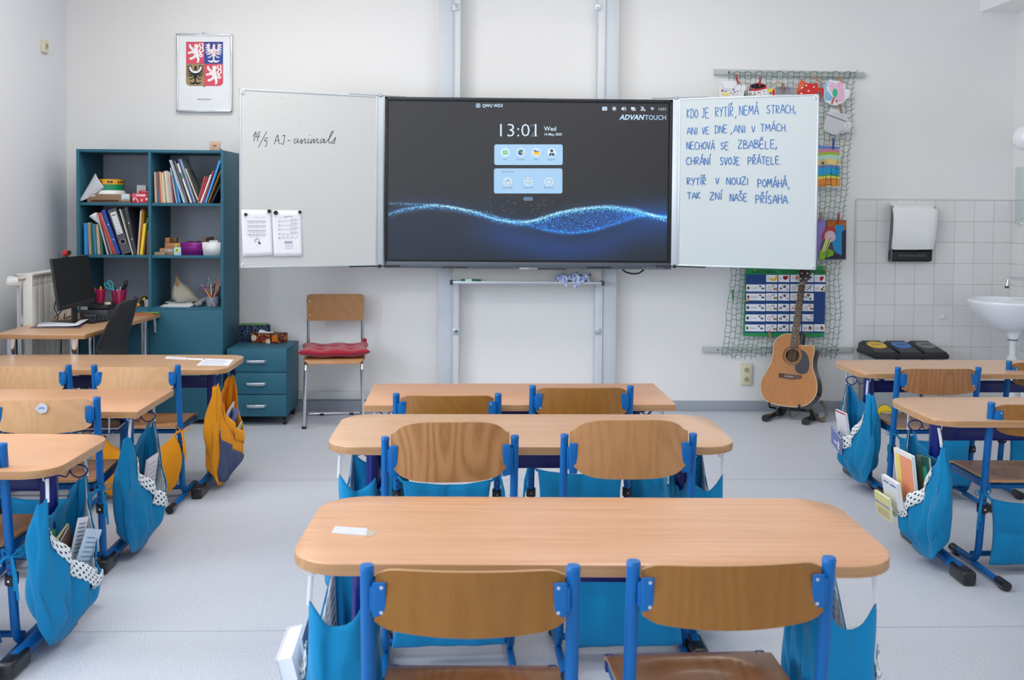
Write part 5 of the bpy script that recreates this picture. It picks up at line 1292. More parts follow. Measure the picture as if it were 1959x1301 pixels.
def d6(p):
    p.poly([(1420, 240), (1470, 190), (1440, 300), (1520, 400), (1500, 440), (1425, 440)], '#8cc4e6'); rn_ = random.Random(3)
    p.poly([(1470, 195), (1560, 230), (1640, 190), (1672, 300), (1668, 430), (1560, 480), (1530, 380), (1480, 300)], '#ecc3d8')
    for k in range(46): p.disc(1475+rn_.random()*190, 210+rn_.random()*240, 4.5, 4.5, ('#d98ab0', '#c4628c', '#f4e8f0')[k % 3], 7)
    for k in range(30): p.disc(1425+rn_.random()*80, 250+rn_.random()*180, 4, 4, ('#4a9ad0', '#dff0fa')[k % 2], 7)
    p.disc(1550, 345, 32, 55, '#46c088', 16); p.poly([(1525, 400), (1548, 405), (1520, 485), (1498, 478)], '#c0603c'); p.rect(1555, 438, 1582, 452, '#3a3d44')
    p.line([(1680, 300), (1720, 290), (1745, 330), (1735, 390), (1680, 430)], .0022, '#9a9da4')
cutout('paper_mug', 'light paper mug with pink dots, blue side and green ice lolly', [(1420, 240), (1440, 200), (1490, 178), (1560, 200), (1645, 180), (1675, 240), (1685, 300), (1720, 288), (1752, 320), (1740, 395), (1690, 430), (1670, 450), (1600, 495), (1560, 503), (1500, 490), (1420, 450), (1412, 350)], '#eef0f4', d6, .026, z5)
def d7(p):
    for k in range(9):
        for q in range(9): x, y = 1432+q*27+k*-1.5, 650+k*20+q*9; p.line([(x, y), (x+18, y+6), (x+15, y+14)], .0016, '#4b4e56')
    p.line([(1448, 610), (1520, 640), (1600, 668), (1690, 700)], .009, '#8d9099'); p.line([(1440, 630), (1560, 670), (1680, 712)], .002, '#55585f')
    for k in range(4): p.line([(1480, 560+16*k), (1580, 600+14*k), (1690, 645+10*k)], .0010, '#8a8d94')
    p.line([(1700, 700), (1735, 690), (1765, 730), (1750, 780), (1690, 820), (1600, 850)], .002, '#4b4e56'); p.line([(1690, 720), (1715, 745), (1680, 800), (1610, 835)], .002, '#4b4e56')
cutout('paper_mug', 'uncoloured white paper mug with brick pattern, lowest of the mugs', [(1495, 535), (1600, 560), (1700, 620), (1706, 690), (1735, 682), (1768, 725), (1765, 770), (1735, 815), (1640, 850), (1555, 870), (1480, 850), (1412, 808), (1420, 700), (1445, 620)], '#e9ebee', d7, .024, z5)
# --- painted sheets
z6 = lambda x, y: (1540+x/4.82, 250+y/4.818)
def d8(p):
    p.poly([(60, 130), (325, 150), (322, 170), (60, 172)], '#6c8cd0')
    for (y0, y1, c) in ((170, 205, '#d98da0'), (200, 230, '#a8c23c'), (225, 270, '#b9e0d0'), (265, 320, '#f0d98c'), (318, 350, '#6f8cd0'), (345, 415, '#30a6dc'), (405, 425, '#4fae62'), (420, 445, '#eedf60'), (440, 512, '#f0953c')):
        p.poly([(60, y0), (140, y0+4), (230, y0-6), (322, y0+6), (320, y1+4), (230, y1-4), (140, y1+6), (60, y1)], c)
    for k in range(18): a_ = k*2*pi/18; p.line([(165, 300), (165+46*cos(a_), 300+46*sin(a_))], .0018, '#3f4654')
    p.disc(165, 300, 12, 12, '#4b5568'); p.line([(165, 320), (170, 500)], .0022, '#4b4e3c')
cutout('painting', 'watercolour painting of a dandelion on rainbow stripes', [(60, 128), (328, 142), (315, 522), (60, 512)], '#e9e6de', d8, .016, z6, 'paintings pegged to the net', 'painting')
def d10(p):
    p.poly([(135, 830), (205, 830), (205, 960), (150, 1140), (130, 1140)], '#9a86cc')
cutout('painting', 'lilac painted sheet half hidden behind the dandelion painting', [(60, 818), (215, 824), (210, 1170), (60, 1170)], '#8f7cc4', d10, .018, z6, 'paintings pegged to the net', 'painting')
def d9(p):
    p.poly([(205, 828), (376, 828), (376, 915), (300, 900), (205, 900)], '#b9691f'); p.poly([(200, 890), (300, 880), (260, 960), (200, 1040), (150, 980)], '#c23c3a')
    p.poly([(270, 880), (350, 860), (365, 920), (340, 1155), (270, 1110), (250, 1040), (290, 960)], '#2b94cc'); p.poly([(340, 930), (374, 910), (374, 1180), (180, 1180), (270, 1130), (338, 1150)], '#33324a')
    p.disc(232, 975, 52, 55, '#d8b6c4', 18); p.poly([(190, 1000), (240, 1010), (200, 1110), (150, 1185), (130, 1170)], '#cfd98a'); p.poly([(140, 1100), (200, 1130), (180, 1188), (130, 1185)], '#8cc42e'); p.poly([(215, 1090), (265, 1110), (262, 1150), (200, 1170)], '#7ab32c')
    for k in range(16): a_ = k*2*pi/16; p.line([(238, 975), (238+45*cos(a_), 975+45*sin(a_))], .0014, '#f0e6ea')
    p.line([(238, 980), (170, 1150)], .004, '#4a4a36')
cutout('painting', 'dark painting of a dandelion in brown, blue and green', [(200, 822), (381, 824), (378, 1188), (130, 1190), (150, 1060), (195, 930)], '#4a3f4e', d9, .026, z6, 'paintings pegged to the net', 'painting')
# pegs
peg('red peg on the leftmost paper mug', 1410, 151.5, .28, '#b3262a'); peg('red peg on the black-topped paper mug', 1454, 156.5, -.06, '#b3262a')
peg('wooden peg lying aslant left of the grey mug', 1485, 159, -1.05, '#c2ab84', .06); peg('wooden peg upright on the grey mug', 1498.5, 168, .08, '#a5764a')
peg('wooden peg on the red paper mug', 1563, 152, .85, '#b98a5c'); peg('wooden peg on the pink-dotted mug', 1607, 153, 1.0, '#c09263')
peg('wooden peg on the white brick-patterned mug', 1608, 208, .25, '#a97a4c', h=.04); peg('blue peg on the rainbow painting', 1594, 275, .0, '#12509c', .08)
peg('red peg on the dark dandelion painting', 1604, 418, -.08, '#b01e2c', .075, h=.04); peg('wooden peg on the lilac sheet', 1571, 415, .0, '#a58a68', .06)
# --- timetable
tf = Frame((0, NY-.020, 0), (1, 0, 0), (0, 0, 1))
zt_ = lambda x, y: (1420+x/8.13, 500+y/8.131)
def tm(x, y): q = onY(*zt_(x, y), NY-.020); return (q.x, q.z)
P = [onY(*zt_(x, y), NY-.020) for x, y in ((55, 60), (1310, 75), (1268, 1180), (12, 1162))]
tt = thing('timetable_poster', 'green and blue timetable poster with white lesson cards behind the guitar neck', 'poster', ((P[2].x+P[3].x)/2, NY, P[2].z))
m = MB(); m.prism(P, (0, .004, 0)); m.build('green_backing', paint('green_card', '#1f9150', .6), tt, world=True)
P = [onY(*zt_(x, y), NY-.0215) for x, y in ((62, 203), (1300, 208), (1275, 1112), (35, 1110))]
m = MB(); m.prism(P, (0, .0015, 0)); m.build('blue_backing', paint('blue_card', '#083f7c', .6), tt, world=True)
pr = Print(tf, tm, .0012); pr.ysign = -1
pr.text('ROZVRH', 160, 190, 52, '#0b4327', 350, .01); pr.text('HODIN', 620, 190, 52, '#0b4327', 300, .01); pr.text('TŘÍDA', 1010, 190, 52, '#0b4327', 260, .01); pr.disc(190, 135, 16, 12, '#c9b73a'); pr.build('heading', tt)
rows = [(355, 468, -4), (495, 608, -3), (660, 772, -8), (822, 932, -14), (978, 1088, -20)]
cols = [(373, 545), (562, 733), (750, 922), (942, 1113), (1125, 1295)]
cardf = .0035
def card(x0, y0, x1, y1, draw=None):
    P = [onY(*zt_(x, y), NY-.020-cardf) for x, y in ((x0, y0), (x1, y0+3), (x1-1, y1+3), (x0-1, y1))]
    m = MB(); m.prism(P, (0, .0012, 0)); o = m.build('card', M_PAPER, tt, world=True)
    if draw:
        p = Print(tf, tm, cardf+.0004); p.ysign = -1; draw(p, x0, y0); p.build('card_print', o)
fruit = [lambda p, x, y: (p.line([(x+68, y+60), (x+90, y+78), (x+125, y+78), (x+155, y+48), (x+158, y+30)], .018, '#e8c23e'),),
         lambda p, x, y: (p.disc(x+92, y+42, 24, 28, '#8f1424'), p.disc(x+125, y+40, 24, 28, '#b3182a'), p.disc(x+106, y+62, 20, 18, '#7a1020')),
         lambda p, x, y: (p.disc(x+98, y+48, 30, 32, '#e0812c'),), lambda p, x, y: (p.disc(x+110, y+50, 32, 34, '#3b4a66'),),
         lambda p, x, y: (p.poly([(x+70, y+50), (x+95, y+25), (x+130, y+22), (x+142, y+50), (x+115, y+90), (x+85, y+95)], '#b3262e'), p.poly([(x+95, y+28), (x+135, y+18), (x+128, y+35)], '#2f7a3a'))]
for (c0_, c1_), f_ in zip(cols, fruit):
    card(c0_, 210, c1_, 320, lambda p, x, y, f_=f_: (f_(p, x, y), p.line([(x+22, y+35), (x+45, y+35)], .0025, '#7b8a92'), p.line([(x+25, y+55), (x+42, y+55)], .0025, '#9a8f7a'), p.line([(x+22, y+72), (x+42, y+72)], .0025, '#7b9a82')))
def subj(txt, c, kind):
    def f(p, x, y):
        p.text(txt, x+16, y+88, 46, c, 24*len(txt)+14 if len(txt) > 1 else 42, .012)
        if kind == 'cj':
            p.disc(x+105, y+30, 32, 12, '#a8a396', 12)
            for k in range(4): p.line([(x+118+14*k, y+60), (x+118+14*k, y+90)], .006, ('#a0703c', '#8c7d4a', '#b5854a')[k % 3])
        elif kind == 'm':
            p.disc(x+95, y+38, 22, 22, '#4a4d55', 12)
            for (dx, dy, c2) in ((60, 28, '#b09a6a'), (125, 25, '#8a9aa8'), (130, 62, '#b5a070'), (145, 85, '#6a6d75'), (118, 90, '#a3a7ae')): p.disc(x+dx, y+dy, 10, 9, c2, 8)
        elif kind == 'tv':
            for k in range(4): p.line([(x+72+24*k, y+75), (x+78+24*k, y+100)], .005, '#5f636c')
            p.disc(x+140, y+32, 15, 15, '#4a4d55', 10); p.disc(x+140, y+32, 9, 9, '#e6e7ea', 10)
        elif kind == 'vv': p.disc(x+120, y+62, 28, 30, '#a04a2a', 12); p.poly([(x+100, y+32), (x+120, y+20), (x+128, y+45)], '#2c3f2c'); p.disc(x+112, y+68, 12, 12, '#c9a23c', 8)
        elif kind == 'hv': p.disc(x+112, y+82, 20, 16, '#7a3a1f', 12, rot=.5); p.line([(x+118, y+75), (x+148, y+30)], .007, '#4a2a18')
        elif kind == 'pc': p.line([(x+60, y+95), (x+140, y+25)], .005, '#2f5560'); p.line([(x+90, y+30), (x+120, y+85)], .005, '#2f5560'); p.disc(x+130, y+30, 13, 13, '#4b6f7c', 10)
        elif kind == 'prv': p.disc(x+85, y+30, 32, 20, '#7b5a4a', 10); p.disc(x+118, y+88, 16, 16, '#34363c', 10)
    return f
GRY = '#8d8a94'
tab = [[('ČJ', '#a8907a', 'cj'), ('M', '#6b7c93', 'm'), ('ČJ', '#b27474', 'cj'), ('PČ', '#8aa0a8', 'pc'), ('HV', '#c79a4a', 'hv')], [('ČJ', '#a8907a', 'cj'), ('M', '#6b7c93', 'm'), ('ČJ', '#b27474', 'cj'), ('PRV', '#4a6c9a', 'prv')],
       [('ČJ', '#a8907a', 'cj'), ('M', '#6b7c93', 'm'), ('AJ', '#b83440', 'm'), ('ČJ', '#a8907a', 'cj')], [('ČJ', '#b27474', 'cj'), ('M', '#6b7c93', 'm'), ('TV', '#4a90c0', 'tv'), ('TV', '#4a90c0', 'tv')],
       [('ČJ', '#a8907a', 'cj'), ('M', '#6b7c93', 'm'), ('PRV', '#5aa06c', 'prv'), ('VV', '#6a7fb0', 'vv'), ('VV', '#6a7fb0', 'vv')]]
days = [('Pondělí', '#79bd8d', '#5a3c2c'), ('Úterý', '#6a94b8', '#a32c36'), ('Středa', '#6f9ccc', '#3c4048'), ('Čtvrtek', '#7fb2d6', '#4a3024'), ('Pátek', '#7a9ac8', '#4f7a34')]
for (y0, y1, sh), rw, dy in zip(rows, tab, days):
    def dd(p, x, y, dy=dy):
        p.text(dy[0], x+75, y+68, 26, dy[1], 95, .01); p.disc(x+30, y+55, 20, 24, dy[2], 12); p.disc(x+215, y+30, 18, 14, ('#5a4f48', '#b32c38')[dy[0] == 'Úterý'], 10); p.disc(x+255, y+62, 26, 16, ('#56606c', '#2f5a3c')[dy[0] == 'Úterý'], 10)
    card(65+sh, y0+4, 360+sh*.6, y1, dd)
    for (c0_, c1_), s in zip(cols, rw): card(c0_+sh*.5, y0, c1_+sh*.5, y1, subj(*s))
peg('wooden peg at the left side of the timetable poster', 1426, 575.5, -1.35, '#b59c80', .055, h=.04); peg('wooden peg at the lower left of the timetable', 1472.5, 642, .12, '#a98458', .07, h=.04)
peg('wooden peg at the lower right of the timetable', 1539, 645, .0, '#a98458', .07, h=.04); peg('wooden peg at the upper right corner of the timetable', 1582, 517.5, 1.0, '#b99b74', .07, h=.04)
peg('wooden peg at the right side of the timetable', 1581, 555, -1.05, '#b9a58c', .05, h=.04); peg('green peg on the net left of the timetable', 1402, 565, .1, '#1f8a50', .085, h=.02)

# ---------------------------------------------------------------- guitar
yaw_, leanb = radians(38), radians(13)
nh = V((-sin(yaw_), -cos(yaw_), 0)); gn = (nh*cos(leanb)+V((0, 0, 1))*sin(leanb)).normalized()
gb = onY(1512, 778, 6.80); zg = lambda x, y: (1440+x/6.505, 630+y/6.505)
gu_ = V((0, 0, 1)).cross(gn).normalized(); gv_ = gn.cross(gu_).normalized(); GF = Frame(gb, gu_, gv_)
guitar = thing('acoustic_guitar', 'natural-top cutaway acoustic guitar on a black stand by the wall', 'guitar', (gb.x, gb.y, gb.z))
def gp(x, y, h=0., z=None): return onP(*((z or zg)(x, y)), GF.o, GF.n)+GF.n*h
def cr(P, n=5, closed=True):
    P = [V((a, b, 0)) for a, b in P]; N_ = len(P); out = []
    for i in range(N_ if closed else N_-1):
        p0, p1, p2, p3 = P[(i-1) % N_] if closed or i else P[0], P[i], P[(i+1) % N_], P[(i+2) % N_] if closed or i < N_-2 else P[-1]
        for k in range(n):
            t_ = k/n; q = .5*((2*p1)+(p2-p0)*t_+(2*p0-5*p1+4*p2-p3)*t_*t_+(3*p1-p0-3*p2+p3)*t_**3); out.append((q.x, q.y))
    if not closed: out.append((P[-1].x, P[-1].y))
    return out
body = cr([(470, 60), (400, 62), (340, 85), (290, 130), (265, 190), (257, 260), (246, 330), (225, 420), (190, 490), (150, 560), (115, 620), (98, 700), (105, 780), (132, 850), (185, 900), (270, 932), (400, 955), (540, 966), (650, 947), (720, 905), (772, 845), (797, 780), (801, 700), (786, 610), (757, 530), (743, 450), (746, 370), (762, 310), (770, 255), (755, 215), (715, 198), (655, 205), (605, 196), (580, 170), (574, 120), (572, 75)], 4)
hole = [(497+86*cos(2*pi*k/36), 327+86*sin(2*pi*k/36)) for k in range(36)]
# soundboard as ring between outline and hole, via triangulated fill
m = MB(); ov = [m.bm.verts.new(gp(x, y)) for x, y in body]; hv = [m.bm.verts.new(gp(x, y)) for x, y in hole]
es = [m.bm.edges.new((ov[k], ov[(k+1) % len(ov)])) for k in range(len(ov))]+[m.bm.edges.new((hv[k], hv[(k+1) % 36])) for k in range(36)]
bmesh.ops.triangle_fill(m.bm, use_beauty=True, use_dissolve=False, edges=es, normal=gn)
t = NT('spruce_soundboard'); vv = t.coord(scale=(90, 30, 3), rot=(0, 0, 0)); t.l(t.ramp(t.noise(vv, 3, 3), [(.3, '#b0723c'), (.6, '#bd804a'), (.9, '#c68c57')]), t.b.inputs['Base Color']); t.setp(.5, 0, .22, coat=.03); M_SPRUCE = t.m
m.build('soundboard', M_SPRUCE, guitar, world=True, sharp=0)
M_MAHOG = paint('dark_mahogany', '#2c1611', .22, coat=.5, var=.1)
DEP = .105
m = MB(); f0 = [m.bm.verts.new(gp(x, y)) for x, y in body]; f1 = [m.bm.verts.new(gp(x, y, -DEP)) for x, y in body]; n_ = len(f0)
for k in range(n_): f = m.bm.faces.new((f0[k], f0[(k+1) % n_], f1[(k+1) % n_], f1[k])); f.smooth = True
m.bm.faces.new(f1); m.build('sides_and_back', M_MAHOG, guitar, world=True, sharp=50)
m = MB(); bp_ = [gp(x, y, .0005) for x, y in body]; m.tube(bp_+[bp_[0]], .0028, 6); m.build('binding', paint('cream_binding', '#d8c9a4', .35), guitar, world=True)
m = MB()
for r_, w_ in ((98, .0018), (112, .0025), (122, .0015)): m.tube([gp(497+r_*cos(2*pi*k/40), 327+r_*sin(2*pi*k/40), .0006) for k in range(40)], w_, 5, closed=True)
m.build('rosette', paint('rosette', '#7a5a3c', .4), guitar, world=True)
m = MB(); hp = [gp(x, y) for x, y in hole]; hb = [gp(x, y, -.004) for x, y in hole]
m.skin([[m.bm.verts.new(p) for p in hp], [m.bm.verts.new(p) for p in hb]], cap=False); m.bm.faces.new([m.bm.verts.new(gp(x, y, -.06)) for x, y in [(497+150*cos(2*pi*k/20), 327+150*sin(2*pi*k/20)) for k in range(20)]]); m.build('sound_hole', paint('guitar_inside', '#5a3a22', .8), guitar, world=True)
m = MB(); m.prism([gp(x, y, .0018) for x, y in cr([(592, 256), (640, 272), (680, 320), (702, 400), (701, 480), (680, 532), (640, 556), (590, 554), (546, 530), (528, 490), (531, 450), (562, 422), (592, 390), (611, 340), (606, 290)], 4)], -gn*.0018); m.build('pickguard', paint('black_pickguard', '#20252e', .5), guitar, world=True)
m = MB(); m.prism([gp(x, y, .010) for x, y in [(328, 548), (430, 554), (500, 563), (605, 572), (603, 614), (540, 612), (500, 624), (430, 612), (395, 602), (328, 596)]], -gn*.010, bevel=.002); m.build('bridge', paint('rosewood_bridge', '#4b2c24', .45), guitar, world=True)
m = MB()
for k in range(6): c = gp(411+19*k, 586+2*k, .010); m.cyl(c, c+gn*.004, .0032, .003, 8)
m.build('bridge_pins', paint('ivory_pins', '#e6e2d4', .4), guitar, world=True, kind='stuff')
ztk = lambda x, y: (1420+x/8.13, 500+y/8.131)
nt = [gp(888, 355, .012, ztk), gp(978, 355, .012, ztk)]; nb = [gp(465, 237, .006), gp(560, 240, .006)]
m = MB(); m.prism([nt[0], nt[1], nb[1], nb[0]], -gn*.006, bevel=.001); m.build('fretboard', paint('rosewood_fretboard', '#4a2e24', .5, var=.12), guitar, world=True)
m = MB(); m.prism([nt[0]-gn*.006, nt[1]-gn*.006, gp(568, 75, .0), gp(478, 75, .0)], -gn*.018, bevel=.006); m.build('neck', M_MAHOG, guitar, world=True)
m = MB(); kf = 1-.9439
d = 0.
for k in range(1, 20):
    d = 1-.94387**k; q = d/.70
    if q > 1: break
    m.tube([nt[0].lerp(nb[0], q)+gn*.0004, nt[1].lerp(nb[1], q)+gn*.0004], .0013, 5)
m.tube([nt[0]+gn*.001, nt[1]+gn*.001], .0028, 6); m.build('frets', paint('nickel_frets', '#b9ab86', .3, .8), guitar, world=True, kind='stuff')
m = MB()
for k in (3, 5, 7, 9, 12, 15, 17):
    q = ((1-.94387**k)+(1-.94387**(k-1)))/2/.70
    for s in ((.5,) if k != 12 else (.25, .75)): c = nt[0].lerp(nb[0], q).lerp(nt[1].lerp(nb[1], q), s); m.cyl(c, c+gn*.0006, .0032, None, 10)
m.build('fret_dots', paint('pearl_dots', '#e6e3da', .3), guitar, world=True, kind='stuff')
hd = [gp(x, y, .006, ztk) for x, y in ((890, 352), (898, 300), (890, 200), (896, 90), (900, 20), (960, 0), (1030, 30), (1062, 110), (1058, 170), (1040, 250), (1005, 310), (982, 352))]
m = MB(); m.prism(hd, -gn*.016, bevel=.002); m.build('headstock', paint('headstock_veneer', '#33201b', .35), guitar, world=True)
for (x, y, s) in ((912, 268, -1), (930, 188, -1), (942, 108, -1), (995, 268, 1), (1015, 188, 1), (1030, 108, 1)):
    c = gp(x, y, .006, ztk); m = MB(); m.cyl(c, c+gn*.010, .005, .004, 10); m.cyl(c, c+gn*.002, .007, None, 12); m.tube([gp(x, y, -.016, ztk), gp(x+s*55, y+6, -.014, ztk)], .0025, 6); m.ball(gp(x+s*62, y+6, -.014, ztk), .009, 8, scale=(1, .6, 1)); m.build('tuning_peg', M_CHROME, guitar, world=True)
m = MB()
for k in range(6):
    a_ = nt[0].lerp(nt[1], .1+.16*k)+gn*.003; b_ = gp(411+19*k, 575+2*k, .012); m.tube([a_, b_], .0006 if k > 2 else .0009, 4)
m.build('strings', paint('bronze_strings', '#b8a78a', .3, .8), guitar, world=True, kind='stuff')
# strap hanging down behind
m = MB(); pts = [gp(x, y, h) for x, y, h in ((790, 880, -.09), (850, 960, -.10), (862, 1060, -.09), (820, 1135, -.07), (760, 1100, -.06), (715, 1020, -.06), (690, 960, -.05))]
m.tube(cat_ := [V(p) for p in pts], .02, 8, flat=(.022, .0018, V((1, .3, .1)))); m.build('strap', fabric('brown_grey_strap', '#6a6258'), guitar, world=True)
m = MB(); m.tube([gp(x, y, -.03) for x, y in ((600, 975), (560, 1050), (500, 1095), (450, 1080), (425, 1020), (430, 985))], .01, 8, flat=(.010, .0015, V((0, 0, 1)))); m.build('strap_end', fabric('dark_strap', '#4a4843'), guitar, world=True)
m = MB(); c = gp(605, 120, -.02); m.box(c, (.03, .05, .09), rot=Matrix((gu_, gn, gv_)).transposed(), bevel=.01); m.build('preamp', M_BLACK, guitar, world=True)
# stand
st_ = thing('guitar_stand', 'black folding floor stand carrying the guitar', 'stand', (gb.x, gb.y, 0))
for (fx, fy_, bx_, by_) in ((170, 1105, 355, 1030), (665, 1145, 760, 1085)):
    F_ = onZ(*zg(fx, fy_), .022); B_ = onZ(*zg(bx_, by_), .03)
    m = MB(); m.cyl(F_, B_, .017, .017, 12); m.build('foot_tube', M_BLACK, st_, world=True)
    for q, r_ in ((F_, .026), (B_, .026)): m = MB(); m.cyl(q-(B_-F_).normalized()*.02, q+(B_-F_).normalized()*.03, r_, r_*.95, 14); m.build('rubber_foot', M_RUBBER, st_, world=True)
m = MB(); A_, B_ = gp(300, 975, -.06), gp(690, 1010, -.06); m.tube([A_, B_], .010, 8); m.tube([A_, onZ(*zg(300, 1040), .05)], .010, 8); m.tube([B_, onZ(*zg(735, 1090), .05)], .010, 8); m.build('yoke', M_BLACK, st_, world=True)
for (x, y) in ((215, 915), (585, 945)):
    m = MB(); m.tube(arc_pts([gp(x+(30 if x < 300 else 20), y+60, -.07), gp(x, y+55, .012), gp(x, y-5, .016)], .02), .007, 8); m.build('cradle_arm', M_BLACK, st_, world=True)

# ---------------------------------------------------------------- recycling station
BX0, BX1 = onY(1640, 680, 6.95).x+.03, onY(1813, 683, 6.75).x; bz = onY(1700, 676, 6.74).z-.008
bn = thing('recycling_bin', 'three-part recycling bin with black lid and yellow, blue and grey discs', 'bin', ((BX0+BX1)/2, 6.88, 0))
W3 = (BX1-BX0)/3; y0_, y1_ = 6.72, 7.05
m = MB(); boxw(m, BX0, BX1, y0_+.0, y1_, bz-.03, bz+.005, .010, seg=3); m.build('lid_frame', M_BLACK, bn, world=True)
for k, (c, nm) in enumerate((('#e3bd1f', 'yellow disc'), ('#2f6fb4', 'blue disc'), ('#6d7473', 'grey disc'))):
    a_, b_ = BX0+W3*k+.006, BX0+W3*(k+1)-.006
    m = MB(); cx_ = (a_+b_)/2; yF, yR, zF, zR = y0_+.075, y1_-.045, bz+.026, bz+.060; sl = atan2(zR-zF, yR-yF)
    rg = [[m.bm.verts.new(p) for p in ((a_, y0_+.012, bz+.002), (b_, y0_+.012, bz+.002), (b_, y1_-.01, bz+.002), (a_, y1_-.01, bz+.002))], [m.bm.verts.new(p) for p in ((a_+.006, y0_+.02, bz+.016), (b_-.006, y0_+.02, bz+.016), (b_-.006, y1_-.012, bz+.040), (a_+.006, y1_-.012, bz+.040))],
          [m.bm.verts.new(p) for p in ((a_+.022, yF, zF), (b_-.022, yF, zF), (b_-.022, yR, zR), (a_+.022, yR, zR))]]; m.skin(rg); ld = m.build('lid', M_BLACK, bn, world=True, sharp=25)
    T_ = Matrix.Rotation(sl, 3, 'X'); cc_ = V((cx_, (yF+yR)/2, (zF+zR)/2))
    m = MB(); m.lathe([(0, .003), (.064, .003), (.066, 0)], cc_, T_, 28, sy=1.15); o = m.build('coloured_disc', paint('disc_'+nm[:4], c, .4), ld, world=True); o['label'] = nm
    p = Print(Frame(cc_, (1, 0, 0), (0, cos(sl), sin(sl))), h=.0036); tx = ('PLASTY', 'PAPÍR', 'SMĚS')[k]; p.text(tx, -.036, -.008, .016, '#2b3036', .072, .02); p.build('lettering', ld)
M_BIN = paint('grey_bin_wall', '#a9adb0', .28, .35, var=.05)
for k in range(3):
    a_, b_ = BX0+W3*k+.012, BX0+W3*(k+1)-.012
    m = MB(); boxw(m, a_, b_, y0_+.03, y1_-.02, .05, bz-.03, .008); m.build('bin_body', M_BIN, bn, world=True)
m = MB(); boxw(m, BX0, BX1, y0_+.005, y1_-.01, .003, .05, .012, seg=3); m.build('base_tray', M_BLACK, bn, world=True)
for k, c in enumerate(('#e8c81c', '#2a5b9c' if False else '#16553f', '#6d7473')):
    cx_ = BX0+W3*(k+.5); m = MB(); R_ = .052
    pts = [V((cx_+R_*cos(a_), y0_+.012, .055+R_*1.15*sin(a_))) for a_ in [pi*q/16 for q in range(17)]]; m.prism(pts, (0, .014, 0), bevel=.003)
    pd = m.build('pedal_cover', paint('pedal_%d' % k, c, .35), bn, world=True); m = MB(); boxw(m, cx_-.036, cx_+.036, y0_-.035, y0_+.012, .068, .076, .003); m.tube([(cx_-.03, y0_+.01, .06), (cx_-.03, y0_-.02, .07), (cx_+.03, y0_-.02, .07), (cx_+.03, y0_+.01, .06)], .004, 6); m.build('pedal', M_CHROME, pd, world=True)

# ---------------------------------------------------------------- towel dispenser
zd = lambda x, y: (1620+x/3.5163, 350+y/3.516)
DY = WY-.010
dp = thing('towel_dispenser', 'white paper towel dispenser with black lower edge on the tiles', 'dispenser', onY(*zd(460, 495), DY))
def prof(v):      # depth of the front over height 0 bottom .. 1 top
    return .092+.042*sin(pi*min(1, v*.95+.05))**.8-.085*smooth(.80, 1.05, v)
La = [(312, 450), (318, 400), (325, 330), (329, 260), (328, 200), (318, 158), (303, 138)]
Ra = [(598, 448), (608, 400), (618, 330), (626, 260), (630, 205), (618, 165), (585, 140)]
m = MB(); rows_ = []
NV = len(La)
def dpt(a, k):
    v = k/(NV-1); d_ = prof(v); u = a*2-1
    l = onY(*zd(*La[k]), DY-d_); r_ = onY(*zd(*Ra[k]), DY-d_); q = l.lerp(r_, a); q.y = DY-d_+.035*abs(u)**5; return q
g0 = [[m.bm.verts.new(dpt(i/14, k)) for i in range(15)] for k in range(NV)]
for k in range(NV-1):
    for i in range(14): f = m.bm.faces.new((g0[k][i], g0[k][i+1], g0[k+1][i+1], g0[k+1][i])); f.smooth = True
tp = [m.bm.verts.new((v.co.x, DY, v.co.z+.004)) for v in g0[-1]]
for i in range(14): f = m.bm.faces.new((g0[-1][i], g0[-1][i+1], tp[i+1], tp[i])); f.smooth = True
m.build('cover', M_WHITEP, dp, world=True, sharp=60, sub=2)
M_SIDE = paint('grey_dispenser_side', '#6b6e74', .45)
for side in (0, 14):
    m = MB(); L_ = [v for v in [dpt(side/14, k) for k in range(NV)]]; ins_ = .004 if side == 0 else -.004
    ring_ = [V((p.x+ins_, p.y+.002, p.z)) for p in L_]+[V((L_[-1].x+ins_, DY, L_[-1].z)), V((L_[0].x+ins_, DY, L_[0].z-.09))]+[V((L_[0].x+ins_, L_[0].y+.01, L_[0].z-.085))]
    m.prism(ring_, (.006 if side == 0 else -.006, 0, 0)); m.build('side_panel', M_SIDE, dp, world=True)
a_, b_ = dpt(0, 0), dpt(1, 0); 
m = MB(); boxw(m, a_.x+.002, b_.x-.002, a_.y+.012, DY, a_.z-.088*1.0, a_.z+.002, .018, seg=3); m.build('lower_housing', M_BLACK, dp, world=True)
m = MB(); boxw(m, a_.x+.05, b_.x-.05, a_.y+.004, a_.y+.04, a_.z-.055, a_.z-.03, .006); m.build('paper_slot', M_DARK, dp, world=True)
m = MB(); c = onY(*zd(468, 439), a_.y-.02); m.cyl((c.x, a_.y-.002, c.z), (c.x, a_.y-.008, c.z), .014, None, 12); m.build('lock', M_ALU, dp, world=True)
# small hook on the tiles
c = onY(1804, 607, WY-.02); m = MB(); m.cyl((c.x, WY-.011, c.z), (c.x, WY-.03, c.z), .013, .010, 14); tag(m.build('tile_hook', M_WHITEP), 'small white round knob stuck on the tiles between dispenser and basin', 'hook')
